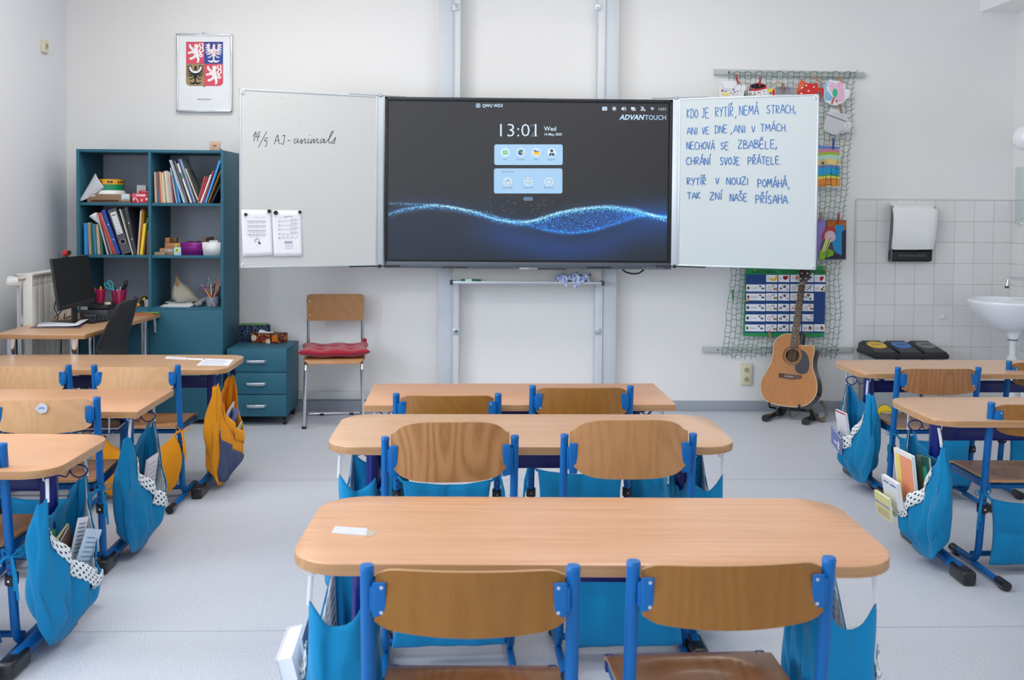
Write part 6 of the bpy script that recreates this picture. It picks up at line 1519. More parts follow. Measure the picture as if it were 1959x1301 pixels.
# ---------------------------------------------------------------- washbasin on the right wall
yc = 6.62; zr = .835
sk = thing('washbasin', 'white oval washbasin on the right wall', 'washbasin', (RX, yc, zr-.2))
x_l = onY(1860, 580, yc-.02).x; cx_ = (x_l+RX-.008)/2; rx_ = cx_-x_l; ry_ = .27
m = MB(); m.lathe([(.10, -.195), (.22, -.192), (.42, -.172), (.62, -.136), (.80, -.085), (.92, -.035), (.985, .0), (1.0, .012), (.99, .022), (.93, .024), (.86, .008), (.70, -.05), (.45, -.11), (.15, -.135), (.02, -.138)], (cx_, yc, zr), Matrix.Diagonal((rx_, ry_, 1.0)), 48)
m.build('basin', paint('white_porcelain', '#eceff3', .12, coat=.5, var=.0), sk, world=True)
m = MB(); boxw(m, RX-.17, RX-.012, yc-.20, yc+.20, zr-.10, zr+.018, .03, seg=4); m.build('rear_ledge', paint('white_porcelain', '#eceff3', .12, coat=.5, var=.0), sk, world=True)
c = onY(1938, 630, yc); px_ = c.x
m = MB(); m.cyl((px_, yc, zr-.185), (px_, yc, zr-.245), .055, .032, 20); m.build('drain_neck', paint('white_porcelain', '#eceff3', .12, coat=.5, var=.0), sk, world=True)
M_PIPE = paint('white_pvc_pipe', '#dfe2e4', .35)
m = MB(); m.cyl((px_, yc, zr-.24), (px_, yc, zr-.36), .023, None, 16); m.cyl((px_, yc, zr-.355), (px_, yc, zr-.385), .034, None, 16); m.cyl((px_, yc, zr-.38), (px_, yc, zr-.62), .027, None, 16); m.cyl((px_, yc, zr-.60), (px_, yc, zr-.70), .036, None, 16)
m.tube(arc_pts([(px_+.02, yc, zr-.66), (px_+.075, yc, zr-.66), (px_+.075, yc, zr-.40), (px_+.16, yc, zr-.40)], .04), .021, 14); m.cyl((px_+.10, yc, zr-.40), (px_+.135, yc, zr-.40), .030, None, 16); m.build('waste_trap', M_PIPE, sk, world=True)
m = MB(); m.cyl((px_+.14, yc, zr-.40), (RX-.013, yc, zr-.40), .022, None, 16); m.build('grey_waste_pipe', paint('grey_pipe', '#7e858d', .5), sk, world=True)
m = MB(); m.cyl((px_, yc, zr-.243), (px_, yc, zr-.249), .034, None, 18); m.build('seal_ring', M_DARK, sk, world=True)
tp_ = onY(1928, 548, yc); f_ = thing('faucet', 'chrome swivel tap above the washbasin', 'tap', (RX-.012, yc, tp_.z))
zt2 = onY(1945, 534, yc).z
m = MB(); m.tube(arc_pts([(RX-.02, yc, zt2), (tp_.x, yc, zt2+.004), (tp_.x-.006, yc, tp_.z)], .045, 8), .0115, 14); m.build('spout', M_CHROME, f_, world=True)
m = MB(); m.cyl((tp_.x-.006, yc, tp_.z+.004), (tp_.x-.006, yc, tp_.z-.012), .014, None, 14); m.build('aerator', paint('aged_brass', '#6b4a42', .4, .6), f_, world=True)
m = MB(); m.cyl((RX-.012, yc, zt2), (RX-.06, yc, zt2), .035, .03, 18); m.cyl((RX-.012, yc-.09, zt2), (RX-.012, yc+.09, zt2), .02, None, 14); m.build('tap_body', M_CHROME, f_, world=True)
# mirror and lamp on the right wall
mz0, mz1 = onX(1941, 429, RX).z, onX(1941, 321, RX).z; my = onX(1940.5, 380, RX-.02).y
mr = thing('mirror', 'frameless mirror on the right wall above the washbasin', 'mirror', (RX, my-.3, mz0))
t = NT('mirror_glass'); t.b.inputs['Base Color'].default_value = (.80, .86, .84, 1); t.setp(.03, 1.0); 
m = MB(); boxw(m, RX-.018, RX-.006, my-.62, my, mz0, mz1+.25*0, .002); m.build('mirror_glass', t.m, mr, world=True)
for (y, z) in ((my-.08, mz0), (my-.5, mz0)):
    m = MB(); boxw(m, RX-.022, RX-.004, y-.012, y+.012, z-.008, z+.008, .002); m.build('mirror_clip', M_CHROME, mr, world=True)
c = onX(1962, 264, RX-.06); m = MB(); m.ball((0, 0, 0), .085, 24, scale=(.8, 1, 1)); lm = thing('wall_lamp', 'white globe lamp above the mirror at the right border', 'lamp', (RX, c.y, c.z))
o = m.build('lamp_globe', paint('opal_glass', '#f2f3f5', .2, coat=.3, var=0), lm); o.location = (-.075, 0, 0)
m = MB(); m.cyl((-.0, 0, 0), (-.03, 0, 0), .05, .045, 18); m.build('lamp_base', M_WHITEP, lm)
# ================================================================== bookcase and its contents
CY = 6.65; XR = onY(458.5, 500, WY).x; XL = onY(145.5, 290, CY).x; ZT = onY(427, 287.5, CY).z; TH = .019
DX0, DX1 = onY(283.3, 430, CY).x, onY(288.7, 430, CY).x; XR = onY(427.5, 400, CY).x+.004 if False else XR
S1, S2, S3 = [onY(285, y, CY).z for y in (388.2, 488.3, 588.5)]
ca = thing('bookcase', 'tall petrol-blue bookcase with six open compartments and two doors', 'bookcase', ((XL+XR)/2, (CY+WY)/2, 0))
m = MB(); boxw(m, XL, XL+TH, CY, WY-.01, .03, ZT, .0015); m.build('side_panel', M_TEAL, ca, world=True)
m = MB(); boxw(m, XR-TH, XR, CY, WY-.01, .03, ZT, .0015)
for (px, py) in ((1355, 495), (1408, 1060)): q = onX(px/3.098, 240+py/3.098, XR); m.cyl((XR-.001, q.y, q.z), (XR+.001, q.y, q.z), .004, None, 8)
m.build('side_panel', M_TEAL, ca, world=True)
m = MB(); boxw(m, DX0, DX1, CY+.002, WY-.02, .05, ZT-TH, .001); m.build('divider', M_TEAL, ca, world=True)
m = MB(); boxw(m, XL+TH, XR-TH, CY, WY-.01, ZT-TH, ZT, .001); m.build('top_panel', M_TEAL, ca, world=True)
for (a, b) in ((XL+TH, DX0), (DX1, XR-TH)):
    for z in (S1, S2): m = MB(); boxw(m, a+.004, b, CY+.006, WY-.02, z-TH, z, .001); m.build('shelf', M_TEAL, ca, world=True)
    m = MB(); boxw(m, a, b, CY+.004, WY-.02, S3-.022, S3, .001); m.build('shelf', M_TEAL, ca, world=True)
m = MB(); boxw(m, XL+TH, XR-TH, WY-.02, WY-.012, .05, ZT-TH); m.build('back_panel', paint('pale_grey_hardboard', '#b5bac4', .7), ca, world=True)
m = MB(); boxw(m, XL+.02, XR-.02, CY+.04, WY-.02, .0, .035); m.build('plinth', M_BLACK, ca, world=True)
for k, (a, b) in enumerate(((XL+.002, (DX0+DX1)/2-.0015), ((DX0+DX1)/2+.0015, XR-.002))):
    m = MB(); boxw(m, a, b, CY-.018, CY, .035, S3-.012, .0015); dr = m.build('door', M_TEAL, ca, world=True)
    hx = b-.045 if k == 0 else onY(299, 620, CY).x; h0, h1 = onY(299, 603, CY).z, onY(299, 636, CY).z
    m = MB(); m.tube([(hx-.012+.0, CY-.019, h0), (hx-.004, CY-.034, h0-.006), (hx+.004, CY-.042, (h0+h1)/2), (hx+.002, CY-.034, h1+.006), (hx, CY-.019, h1)], .006, 10, flat=(.008, .004, (0, 1, 0))); m.build('handle', paint('satin_handle', '#b9c2cc', .3, .6), dr, world=True)
# wooden block and wire on top
p = onY(401, 286, CY+.14); q = onY(420.5, 267, CY+.14)
t = thing('wooden_plaque', 'small square wooden plaque standing on top of the bookcase', 'plaque', ((p.x+q.x)/2, CY+.15, ZT))
m = MB(); boxw(m, p.x, q.x, CY+.14, CY+.158, ZT, ZT+.068, .002); m.build('block', laminate('pale_wood', '#c89f86', '#d8b49c', '#e0c0aa', .6), t, world=True)
pr = Print(Frame((0, CY+.14, 0), (1, 0, 0), (0, 0, 1)), None, .0006); cx_ = (p.x+q.x)/2; pr.disc(cx_, ZT+.036, .014, .007, '#b5745c', 10); pr.line([(cx_-.015, ZT+.034), (cx_+.016, ZT+.046)], .002, '#9a5a48'); pr.build('mark', t)
m = MB(); m.tube([(q.x+.002, CY+.15, ZT+.018), (q.x+.02, CY+.10, ZT+.008), (q.x+.035, CY+.06, ZT+.004)], .003, 6); tag(m.build('wire', M_BLACK), 'short black wire beside the wooden plaque on the bookcase', 'wire')

# ---- books standing on the shelves: one prism each, spine towards the room
def spine(name, label, bl, br, tl, tr, z0, y, cover, zm_, dep=.17, group=None, cat='book', zt=None, cov=None):
    """bl/br/tl/tr: picture x of the spine corners at bottom and top; zt: picture y of the top"""
    yb = zm_[3]
    BLp, BRp = onY(*zm_[0](bl, yb), y), onY(*zm_[0](br, yb), y); TLp, TRp = onY(*zm_[0](tl, zt), y), onY(*zm_[0](tr, zt), y)
    for q in (BLp, BRp): q.z = z0+.0005
    ax = (TLp+TRp-BLp-BRp)/2; L_ = ax.length; ax.normalize(); pe = V((ax.z, 0, -ax.x)); wd = abs((BRp-BLp).dot(pe))*.5+abs((TRp-TLp).dot(pe))*.5
    wd = max(.0035, wd); c = (BLp+BRp)/2; 
    A0, A1 = c-pe*wd/2, c+pe*wd/2; lift = max(0, z0+.0005-min(A0.z, A1.z)); A0 = A0+V((0, 0, lift)); A1 = A1+V((0, 0, lift)); B0, B1 = A0+ax*(L_-lift), A1+ax*(L_-lift)
    m = MB(); m.prism([A0, A1, B1, B0], (0, dep, 0), mat=0, bevel=min(.0012, wd*.2), seg=1)
    # recessed page block showing at the top
    ins = min(.0015, wd*.22); T0, T1 = B0+pe*ins+ax*.0004, B1-pe*ins+ax*.0004; T0.y += .004; T1.y += .004
    m.prism([T0-ax*.004, T1-ax*.004, T1, T0], (0, dep-.006, 0), mat=1)
    o = m.build(name, [bmat(cover), M_PAPER], None); tag(o, label, cat, group)
    return o, (A0, A1, B1, B0, y)
ZA = (lambda x, y: (285+x/11.313, 285+y/11.313), 0, 0, 1150)
G1 = 'books in the top right compartment'
R1B = [(120, 176, 108, 150, 500, '#b98f6c', 'tan book, first from the left in the top right compartment'), (180, 212, 157, 190, 500, '#1f6e93', 'teal-blue thin book second from the left, top right compartment'),
       (218, 262, 193, 230, 488, '#cf4f38', 'red-orange book third from the left, top right compartment'), (264, 300, 232, 254, 500, '#e2a878', 'peach book right of the red-orange one, top right compartment'),
       (303, 352, 256, 304, 520, '#d6cfc4', 'off-white wide book, top right compartment'), (355, 396, 306, 334, 490, '#d3bb6e', 'pale yellow book between two off-white ones, top right compartment'),
       (400, 426, 336, 364, 475, '#e6e2dc', 'white slim book right of the pale yellow one'), (428, 460, 368, 412, 475, '#c4bdba', 'light grey book in the upright row of the top right compartment'),
       (462, 515, 415, 450, 500, '#e6d3c0', 'cream book next to the dark red one'), (520, 552, 452, 482, 570, '#87322c', 'dark red book, top right compartment'),
       (584, 606, 452, 478, 405, '#b5ccd8', 'tall pale blue booklet leaning left, top right compartment'), (640, 690, 505, 545, 430, '#2f9cdc', 'sky-blue book leaning left, top right compartment'),
       (742, 776, 430, 462, 238, '#c4cad4', 'tall silver-white folder leaning left, first of the tall ones'), (778, 800, 470, 492, 242, '#aab0c8', 'tall lilac-grey folder leaning left'),
       (806, 850, 535, 580, 260, '#5f5b60', 'tall dark grey folder leaning left in the top right compartment'), (890, 932, 596, 636, 315, '#dfdccf', 'white book with green band on its spine, top right compartment'),
       (936, 966, 598, 640, 215, '#1c3c8a', 'tall navy book leaning left, top right compartment'), (968, 1016, 645, 690, 215, '#a3b3c0', 'tall grey-blue binder leaning left, top right compartment'),
       (1064, 1094, 772, 806, 430, '#cfc3b0', 'beige book with leafy dark cover, last of those leaning left')]
for k, (bl, br, tl, tr, zt, c, lb) in enumerate(R1B):
    o, g_ = spine('book', lb, bl, br, tl, tr, S1, CY+.02+.01*(k % 3), c, ZA, .16+.02*(k % 2), G1, zt=zt)
    if k == 15:
        A0, A1, B1, B0, y_ = g_; pr = Print(Frame((0, y_, 0), (1, 0, 0), (0, 0, 1)), None, .0006)
        q = [A0.lerp(B0, .62), A1.lerp(B1, .62), A1.lerp(B1, .76), A0.lerp(B0, .76)]; pr.poly([(v.x, v.z) for v in q], '#4f9a4c'); pr.build('spine_band', o)
    if k == 18:
        A0, A1, B1, B0, y_ = g_; d_ = B1-A1; fr = Frame(A1+V((0, 0, 0)), V((0, 1, 0)), d_); pr = Print(fr, None, -.0006 if fr.n.x < 0 else .0006)
        pr.rect(.003, .005, .155, d_.length-.004, '#66776f'); pr.up(.0002 if fr.n.x > 0 else -.0002); rn = random.Random(2)
        for q in range(16): a_, b_ = .02+rn.random()*.12, .02+rn.random()*.16; pr.disc(a_, b_, .004, .014, ('#2c3a30', '#8a8a3c', '#3f5340')[q % 3], 7); pr.h += (1 if fr.n.x > 0 else -1)*1e-5
        pr.build('cover_print', o)
R1C = [(1036, 1066, 1190, 1226, 600, '#b5304a', 'crimson book leaning right, first of those at the right side'), (1068, 1096, 1230, 1256, 632, '#d95a48', 'coral book leaning right beside the crimson one'),
       (1100, 1136, 1322, 1358, 560, '#ece8ea', 'white book leaning right, top right compartment'), (1152, 1186, 1372, 1410, 482, '#c33f2e', 'red book leaning right behind the white one'),
       (1196, 1246, 1515, 1560, 252, '#1f97ea', 'tall bright blue book leaning against the right side'), (1262, 1292, 1545, 1556, 470, '#c98726', 'orange-covered book leaning below the bright blue one'), (1330, 1370, 1545, 1558, 760, '#1b3550', 'dark navy book lowest at the right side of the top compartment')]
for k, (bl, br, tl, tr, zt, c, lb) in enumerate(R1C):
    spine('book', lb, bl, br, tl, tr, S1, CY+.02+.012*(k % 2), c, ZA, .17, G1, zt=zt)
ZB = (lambda x, y: (150+x/11.829, 390+y/11.829), 0, 0, 1150)
G2 = 'books and files in the middle left compartment'
R2B = [(130, 212, 120, 195, 440, '#1c8bd2', 'bright blue wide book, leftmost of the middle left compartment'), (236, 296, 206, 260, 425, '#c29482', 'beige-red patterned book right of the bright blue one'),
       (302, 352, 262, 314, 430, '#128062', 'green book in the middle left compartment'), (360, 408, 318, 368, 460, '#3d84a6', 'blue-grey book between the green and the tan one'),
       (430, 496, 388, 448, 465, '#c2aa8c', 'tan book in the middle left compartment'), (515, 570, 458, 500, 480, '#14745f', 'dark green book leaning against the files'),
       (648, 672, 404, 424, 205, '#dcdee6', 'white sheaf of paper leaning with the files'), (690, 722, 410, 428, 205, '#572233', 'maroon folder leaning beside the white sheaf'), (726, 780, 432, 452, 215, '#cfcac4', 'grey-white folder behind the maroon one'),
       (790, 848, 416, 466, 205, '#c7363a', 'red folder leaning left of the blue binder'), (850, 860, 472, 518, 195, '#d9c7ac', 'cream folder between red folder and blue binder')]
for k, (bl, br, tl, tr, zt, c, lb) in enumerate(R2B):
    spine('book', lb, bl, br, tl, tr, S2, CY+.02+.01*(k % 3), c, ZB, .17, G2, zt=zt, cat='book' if k < 6 else 'folder')
def binder(lb, bl, br, tl, tr, zt, c, y, kind):
    o, (A0, A1, B1, B0, y_) = spine('ring_binder', lb, bl, br, tl, tr, S2, y, c, ZB, .24, G2, zt=zt, cat='binder')
    fr = Frame((0, y_, 0), (1, 0, 0), (0, 0, 1)); pr = Print(fr, None, .0008)
    def w(a, b): q = A0.lerp(A1, a).lerp(B0.lerp(B1, a), b); return (q.x, q.z)
    if kind == 'rivet':
        for b in (.33, .67): pr.disc(*w(.5, b), .0042, .0042, '#e8eaee', 10)
        pr.build('rivets', o)
    else:
        pr.poly([w(.20, .44), w(.88, .44), w(.88, .93), w(.20, .93)], '#dfe1e8'); pr.up(); 
        pr.line([w(.32, .865), w(.72, .865)], .006, '#4a4d55'); 
        for b in (.55, .62, .69, .76): pr.line([w(.25, b), w(.82, b)], .0008, '#a5a9b3')
        pr.line([w(.3, .52), w(.7, .52)], .0022, '#5a5d66'); pr.line([w(.38, .475), w(.62, .475)], .006, '#8a8d96'); pr.build('spine_label', o)
        x_, z_ = w(.55, .27); m = MB(); m.tube([(x_+.017*cos(a_), y_-.001, z_+.017*sin(a_)) for a_ in [2*pi*q/20 for q in range(20)]], .0026, 6, closed=True); m.build('finger_ring', M_CHROME, o, world=True)
        pr = Print(fr, None, .0006); pr.disc(x_, z_, .016, .016, '#08080a', 18); pr.build('finger_hole', o)
    return o
binder('blue ring binder with two rivets leaning left', 866, 962, 512, 590, 140, '#2145a6', CY+.02, 'rivet')
binder('wide dark grey lever-arch file with white spine label and finger ring', 985, 1190, 635, 845, 120, '#4b4e55', CY+.012, 'ring')
spine('folder', 'thin white folder leaning between the grey and the black file', 1215, 1240, 915, 942, 115, CY+.02, '#dcdad4', ZB, .2, G2, zt=115, cat='folder') if False else spine('folder', 'thin white folder leaning between the grey and the black file', 1215, 1240, 915, 942, S2, CY+.02, '#dcdad4', ZB, .2, G2, zt=115, cat='folder')
binder('black ring binder with two rivets, right of the grey lever-arch file', 1246, 1322, 1030, 1108, 85, '#30343c', CY+.02, 'rivet')
for k, (bl, br, tl, tr, zt, c, lb, yy) in enumerate(((1326, 1350, 1396, 1428, 158, '#dcd0c4', 'cream-edged book first of the yellow group', .02), (1351, 1368, 1430, 1456, 122, '#e5924a', 'tall orange booklet in the yellow group', .03), (1369, 1388, 1462, 1495, 170, '#dcae22', 'tall dark yellow book behind the bright yellow one', .05),
     (1390, 1440, 1466, 1534, 450, '#f2d31c', 'bright yellow book with printed spine, middle left compartment', .015), (1456, 1492, 1546, 1572, 330, '#68724e', 'olive striped book right of the bright yellow one', .03), (1535, 1575, 1560, 1585, 600, '#b02c2e', 'small red book at the divider, middle left compartment', .02))):
    spine('book', lb, bl, br, tl, tr, S2, CY+yy, c, ZB, .17, G2, zt=zt)
# folded corner sheet over the left books
p = [onY(150+x/11.829, 390+y/11.829, CY+.03) for x, y in ((238, 286), (405, 190), (492, 500))]
m = MB(); m.sheet(lambda a, b: p[0].lerp(p[1], a).lerp(p[0].lerp(p[2], a) if False else p[2], b)+V((0, -.012*sin(pi*a)*(1-b)+.02*b, 0)), 6, 6); tag(m.build('paper_sheet', M_PAPER, sharp=0, solid=.0004), 'white printed sheet bent over the books in the middle left compartment', 'paper')

# ---- top left compartment
ZL = lambda x, y: (145+x/11.31, 285+y/11.313)
def shelfbox(name, label, cat, x0, y0, x1, yf, dep, z0, col, zoomf, art=None, ytop=None, bev=.0015):
    a = onY(*zoomf(x0, y0), yf); b = onY(*zoomf(x1, y0), yf); zt = a.z
    t = thing(name, label, cat, ((a.x+b.x)/2, yf+dep/2, z0)); m = MB(); boxw(m, a.x, b.x, yf, yf+dep, z0, zt, bev); m.build('body', bmat(col, .6), t, world=True)
    if art:
        pr = Print(Frame((0, yf, 0), (1, 0, 0), (0, 0, 1)), lambda x, y: (lambda q: (q.x, q.z))(onY(*zoomf(x, y), yf)), .0005); pr.ysign = -1; art(pr); pr.build('print', t)
    return t, a.x, b.x, zt
def art_c(p):
    p.rect(258, 985, 420, 1028, '#cfc6ba'); p.rect(990, 972, 1158, 1108, '#d5dde6'); p.up(); p.line([(275, 1006), (405, 1008)], .0016, '#6a6058'); p.rect(1015, 1078, 1140, 1094, '#6d7580'); p.rect(330, 1105, 930, 1142, '#4a2a1c')
_, bx0, bx1, bzt = shelfbox('cardboard_box', 'flat brown cardboard box with two white labels in the top left compartment', 'box', 245, 972, 1182, CY+.03, .22, S1, '#8f7258', ZL, art_c)
cxd = onY(*ZL(740, 900), CY+.14).x; R_ = onY(*ZL(1055, 900), CY+.14).x-cxd-.0
def disc_obj(name, lb, cat, r, z0, z1, col, holes=False):
    t = thing(name, lb, cat, (cxd, CY+.14, z0)); m = MB(); m.lathe([(r*.90, 0), (r, 0), (r, z1-z0), (r*.90, z1-z0), (r*.90, .0)], (0, 0, 0), None, 32); m.build('hoop', paint('drum_'+col.strip('#'), col, .35), t)
    m = MB(); m.lathe([(0, z1-z0-.003), (r*.90, z1-z0-.003)], (0, 0, 0), None, 32); m.build('skin', M_WHITEP, t) if not holes else m.bm.free()
    if holes:
        for k in range(8):
            a_ = k*pi/4+.35; m = MB(); c = V((r*cos(a_), r*sin(a_), (z1-z0)/2)); m.box(c, (.008, .034, .012), rot=(0, 0, a_), bevel=.002); m.build('slot', M_BLACK, t); m = MB(); m.cyl(c+V((0, 0, -.001)), c+V((0, 0, .002)), .012, None, 12); m.build('jingle', M_CHROME, t)
    return t
zz = [onY(*ZL(740, y), CY+.05).z for y in (972, 893, 765, 652)]
t = thing('round_bowl', 'white shallow round bowl upside down on the cardboard box', 'bowl', (cxd, CY+.14, bzt)); m = MB(); m.lathe([(R_*1.06, 0), (R_*1.04, .010), (R_*.98, .022), (R_*.93, zz[1]-bzt), (0, zz[1]-bzt)], (0, 0, 0), None, 32); m.build('bowl', M_WHITEP, t)
disc_obj('hand_drum', 'green hand drum between the white bowl and the yellow tambourine', 'drum', R_*.93, zz[1], zz[2], '#0f8a5c')
disc_obj('tambourine', 'yellow tambourine with jingles on top of the green drum', 'tambourine', R_*.90, zz[2], zz[3], '#f0a81c', True)
# big curled sheet
p0, p1, p2 = onY(*ZL(68, 1140), CY+.02), onY(*ZL(425, 520), CY+.06), onY(*ZL(622, 825), CY+.05)
def curl(a, b):
    q = p0.lerp(p1, a); r_ = p0.lerp(p2, a); k = q.lerp(r_, b); return k+V((0, -.02*sin(pi*b)*a, -.055*(1-a)*a*b+.0))
m = MB(); m.sheet(curl, 10, 10); tag(m.build('paper_sheet', paint('printed_sheet', '#c9cbd3', .6), sharp=0, solid=.0005), 'large white sheet curling up at the left of the top left compartment', 'paper')
def art_k(p):
    p.poly([(1222, 965), (1330, 960), (1250, 1145), (1222, 1145)], '#e06478'); p.up(); p.text('KORES', 1312, 1022, 40, '#f4e8ea', 196, .06); p.up(); p.poly([(1300, 1040), (1370, 1150), (1345, 1152), (1290, 1060)], '#eed9dc'); p.disc(1255, 1085, 28, 22, '#d8ccd2', 10); p.disc(1430, 1112, 22, 28, '#f0e4e6', 10); p.up(); p.disc(1436, 1116, 10, 14, '#8d1a24', 8); p.disc(1535, 1085, 25, 30, '#f0e4e6', 10)
_, kx0, kx1, kz = shelfbox('correction_box', 'red and pink box lettered KORES in front, top left compartment', 'box', 1222, 960, 1558, CY+.02, .10, S1, '#cf2438', ZL, art_k)
shelfbox('correction_box', 'second red box lying on top of the lettered one, top left compartment', 'box', 1362, 896, 1556, CY+.04, .08, kz, '#c22434', ZL, lambda p: (p.disc(1445, 925, 9, 12, '#efdde0', 6), p.disc(1495, 925, 9, 12, '#efdde0', 6), p.disc(1545, 925, 9, 12, '#efdde0', 6)))
shelfbox('storage_box', 'white box behind the red boxes, top left compartment', 'box', 1325, 780, 1700, CY+.16, .14, S1, '#dcdde2', lambda x, y: ZL(x, y+0), None) if False else shelfbox('storage_box', 'white box behind the red boxes, top left compartment', 'box', 1318, 785, 1520, CY+.16, .14, S1, '#dcdde2', ZL)
# ---- middle right compartment
ZM = lambda x, y: (285+x/8.133, 440+y/8.131)
WOOD = '#a8784c'
shelfbox('wooden_block', 'thin pale wooden slat lying at the far left, middle right compartment', 'wooden block', 82, 346, 250, CY+.015, .05, S2, '#9a8468', ZM)
_, a_, b_, z1_ = shelfbox('wooden_box', 'flat wooden box with worn label below the larger box', 'wooden box', 165, 285, 395, CY+.05, .12, S2, '#a5805f', ZM, lambda p: (p.rect(262, 300, 360, 335, '#b9b3b5'), p.disc(290, 318, 10, 12, '#4f6c98', 8)))
_, a2_, b2_, z2_ = shelfbox('wooden_box', 'wooden box with yellow star sticker on top of the flat box', 'wooden box', 245, 203, 492, CY+.07, .14, z1_, '#a5744a', ZM, lambda p: (p.rect(400, 208, 480, 262, '#c7a850'), p.disc(460, 240, 12, 14, '#7a5a1c', 6)))
shelfbox('wooden_block', 'upright wooden block at the left on the starred box', 'wooden block', 250, 120, 318, CY+.08, .04, z2_, '#9c6a3c', ZM); shelfbox('wooden_block', 'darker wooden block behind, on the starred box', 'wooden block', 348, 115, 428, CY+.14, .04, z2_, '#7d5733', ZM)
shelfbox('picture_card_box', 'small pale blue box with a yellow flower picture', 'box', 388, 270, 497, CY+.015, .04, S2, '#a9d6e4', ZM, lambda p: (p.disc(440, 320, 30, 34, '#d8d04a', 12), p.up(), p.disc(435, 318, 16, 18, '#5f8a3c', 8), p.disc(475, 362, 8, 9, '#2a5a8c', 6)))
def tray(name, lb, cat, x0, x1, xb0, xb1, yt, yb, yf, dep, mat, z0, zf):
    a, b = onY(*zf(x0, yt), yf), onY(*zf(x1, yt), yf); c, d = onY(*zf(xb0, yb), yf), onY(*zf(xb1, yb), yf); zt = a.z
    t = thing(name, lb, cat, ((a.x+b.x)/2, yf+dep/2, z0)); m = MB()
    R0 = [V((c.x, yf+.006, z0)), V((d.x, yf+.006, z0)), V((d.x, yf+dep-.006, z0)), V((c.x, yf+dep-.006, z0))]; R1 = [V((a.x, yf, zt)), V((b.x, yf, zt)), V((b.x, yf+dep, zt)), V((a.x, yf+dep, zt))]
    for k in range(4):
        q = [R0[k], R0[(k+1) % 4], R1[(k+1) % 4], R1[k]]; f = m.bm.faces.new([m.bm.verts.new(v) for v in q])
        for L_, uv in zip(f.loops, ((0, 0), (.16, 0), (.16, .09), (0, .09))): L_[m.uv].uv = uv
    m.bm.faces.new([m.bm.verts.new(v) for v in R0]); m.build('walls', mat, t, world=True, solid=.002); m = MB(); m.tube([v for v in R1], .0028, 6, closed=True); m.build('rim', mat if not mat.name.startswith('purple') else paint('purple_rim', '#8c1f86', .4), t, world=True)
    return t, a.x, b.x, zt
tray('mesh_basket', 'purple mesh basket filled with pink and dark things', 'basket', 488, 828, 510, 800, 200, 382, CY+.02, .16, mesh_net('purple_mesh', '#8c2490', 300., .42), S2, ZM)
rn = random.Random(6); ax_, bx_ = onY(*ZM(515, 300), CY+.03).x, onY(*ZM(800, 300), CY+.03).x
for k, (c, lb) in enumerate((('#e02a6a', 'pink trinket in the front of the purple basket'), ('#c81e4a', 'crimson trinket in the middle of the purple basket'), ('#d8387c', 'rose trinket at the right of the purple basket'), ('#4a2a4a', 'dark violet lump sticking out at the left of the purple basket'), ('#3c1c2c', 'dark brown lump sticking out at the right of the purple basket'))):
    m = MB(); m.ball((0, 0, 0), .026, 10, scale=(1.3, 1, .9)); o = m.build('trinket', bmat(c, .4)); x_ = ax_+(bx_-ax_)*(.18+.16*k if k < 3 else (.30, .75)[k-3]); o.location = (x_, CY+.05 if k < 3 else CY+.11, S2+.012 if k < 3 else S2+.047); tag(o, lb, 'trinket', 'things in the purple basket')
tray('storage_tray', 'white tapered plastic tray at the right of the middle right compartment', 'tray', 828, 1118, 848, 1100, 198, 382, CY+.02, .18, M_WHITEP, S2, ZM)
a_, b_ = onY(*ZM(930, 250), CY+.1).x, onY(*ZM(1108, 250), CY+.1).x; zq = onY(*ZM(1000, 160), CY+.1).z
m = MB(); boxw(m, a_+.012, b_-.006, CY+.06, CY+.17, S2+.012, zq, .004); tag(m.build('white_box', bmat('#d5d9dd', .5)), 'pale box standing inside the white tray', 'box')
shelfbox('wooden_block', 'wooden block behind the white tray, left one', 'wooden block', 832, 122, 893, CY+.24, .04, S2+.001, '#9a6e48', ZM); shelfbox('wooden_block', 'dark wooden block behind the white tray, right one', 'wooden block', 920, 108, 982, CY+.30, .04, S2+.001, '#5f432c', ZM)
# ---- bottom right compartment
for k, (x0, x1, y0, c, lb, yy) in enumerate(((185, 655, 1150, '#c9ccd0', 'lowest white magazine of the stack in the bottom right compartment', .03), (210, 680, 1120, '#e3e4e6', 'second magazine from below in the bottom right compartment', .04), (285, 660, 1098, '#b9bcb4', 'grey-green magazine in the middle of the stack, bottom right compartment', .07), (228, 640, 1076, '#7f8c90', 'slate-grey magazine on top of the stack, bottom right compartment', .09))):
    a, b = onY(*ZM(x0, y0), CY+yy), onY(*ZM(x1, y0), CY+yy); zz0 = S3+.0075*k
    slab_book('magazine', lb, 'magazine', ((a.x+b.x)/2, CY+yy+.10, zz0+.0036), (b.x-a.x, .20, .007), (0, 0, .06*(k-1)), c, 'magazines in the bottom right compartment')
zb_ = S3+.031
pts = [onY(*ZM(x, y), CY+.12) for x, y in ((340, 1075), (480, 1108), (775, 972), (425, 735))]
A_, B_, C_, T_ = V((pts[0].x, CY+.16, zb_)), V((pts[1].x, CY+.06, zb_)), V((pts[2].x+.005, CY+.14, zb_)), V((pts[3].x, CY+.13, onY(*ZM(425, 735), CY+.13).z)); D_ = V((pts[1].x+.02, CY+.26, zb_))
cu = thing('pyramid_cushion', 'beige pyramid cushion with tiny dots and ochre label', 'cushion', ((A_+B_+C_)/3)); 
bmv = bmesh.new(); 
m = MB()
def tri(P0, P1, P2, N_=8):
    def f(a, b):
        q = P0.lerp(P1, a).lerp(P2, b); c_ = (A_+B_+C_+T_+D_)/5; w_ = 27*(1-b)**1*(a*(1-a))*b*(1-b)**1; return q+(q-c_).normalized()*.022*min(1, w_*1.6)
    m.sheet(f, N_, N_, uvs=(.2, .2))
tri(A_, B_, T_); tri(B_, C_, T_); tri(C_, D_, T_); tri(D_, A_, T_); bmv.free()
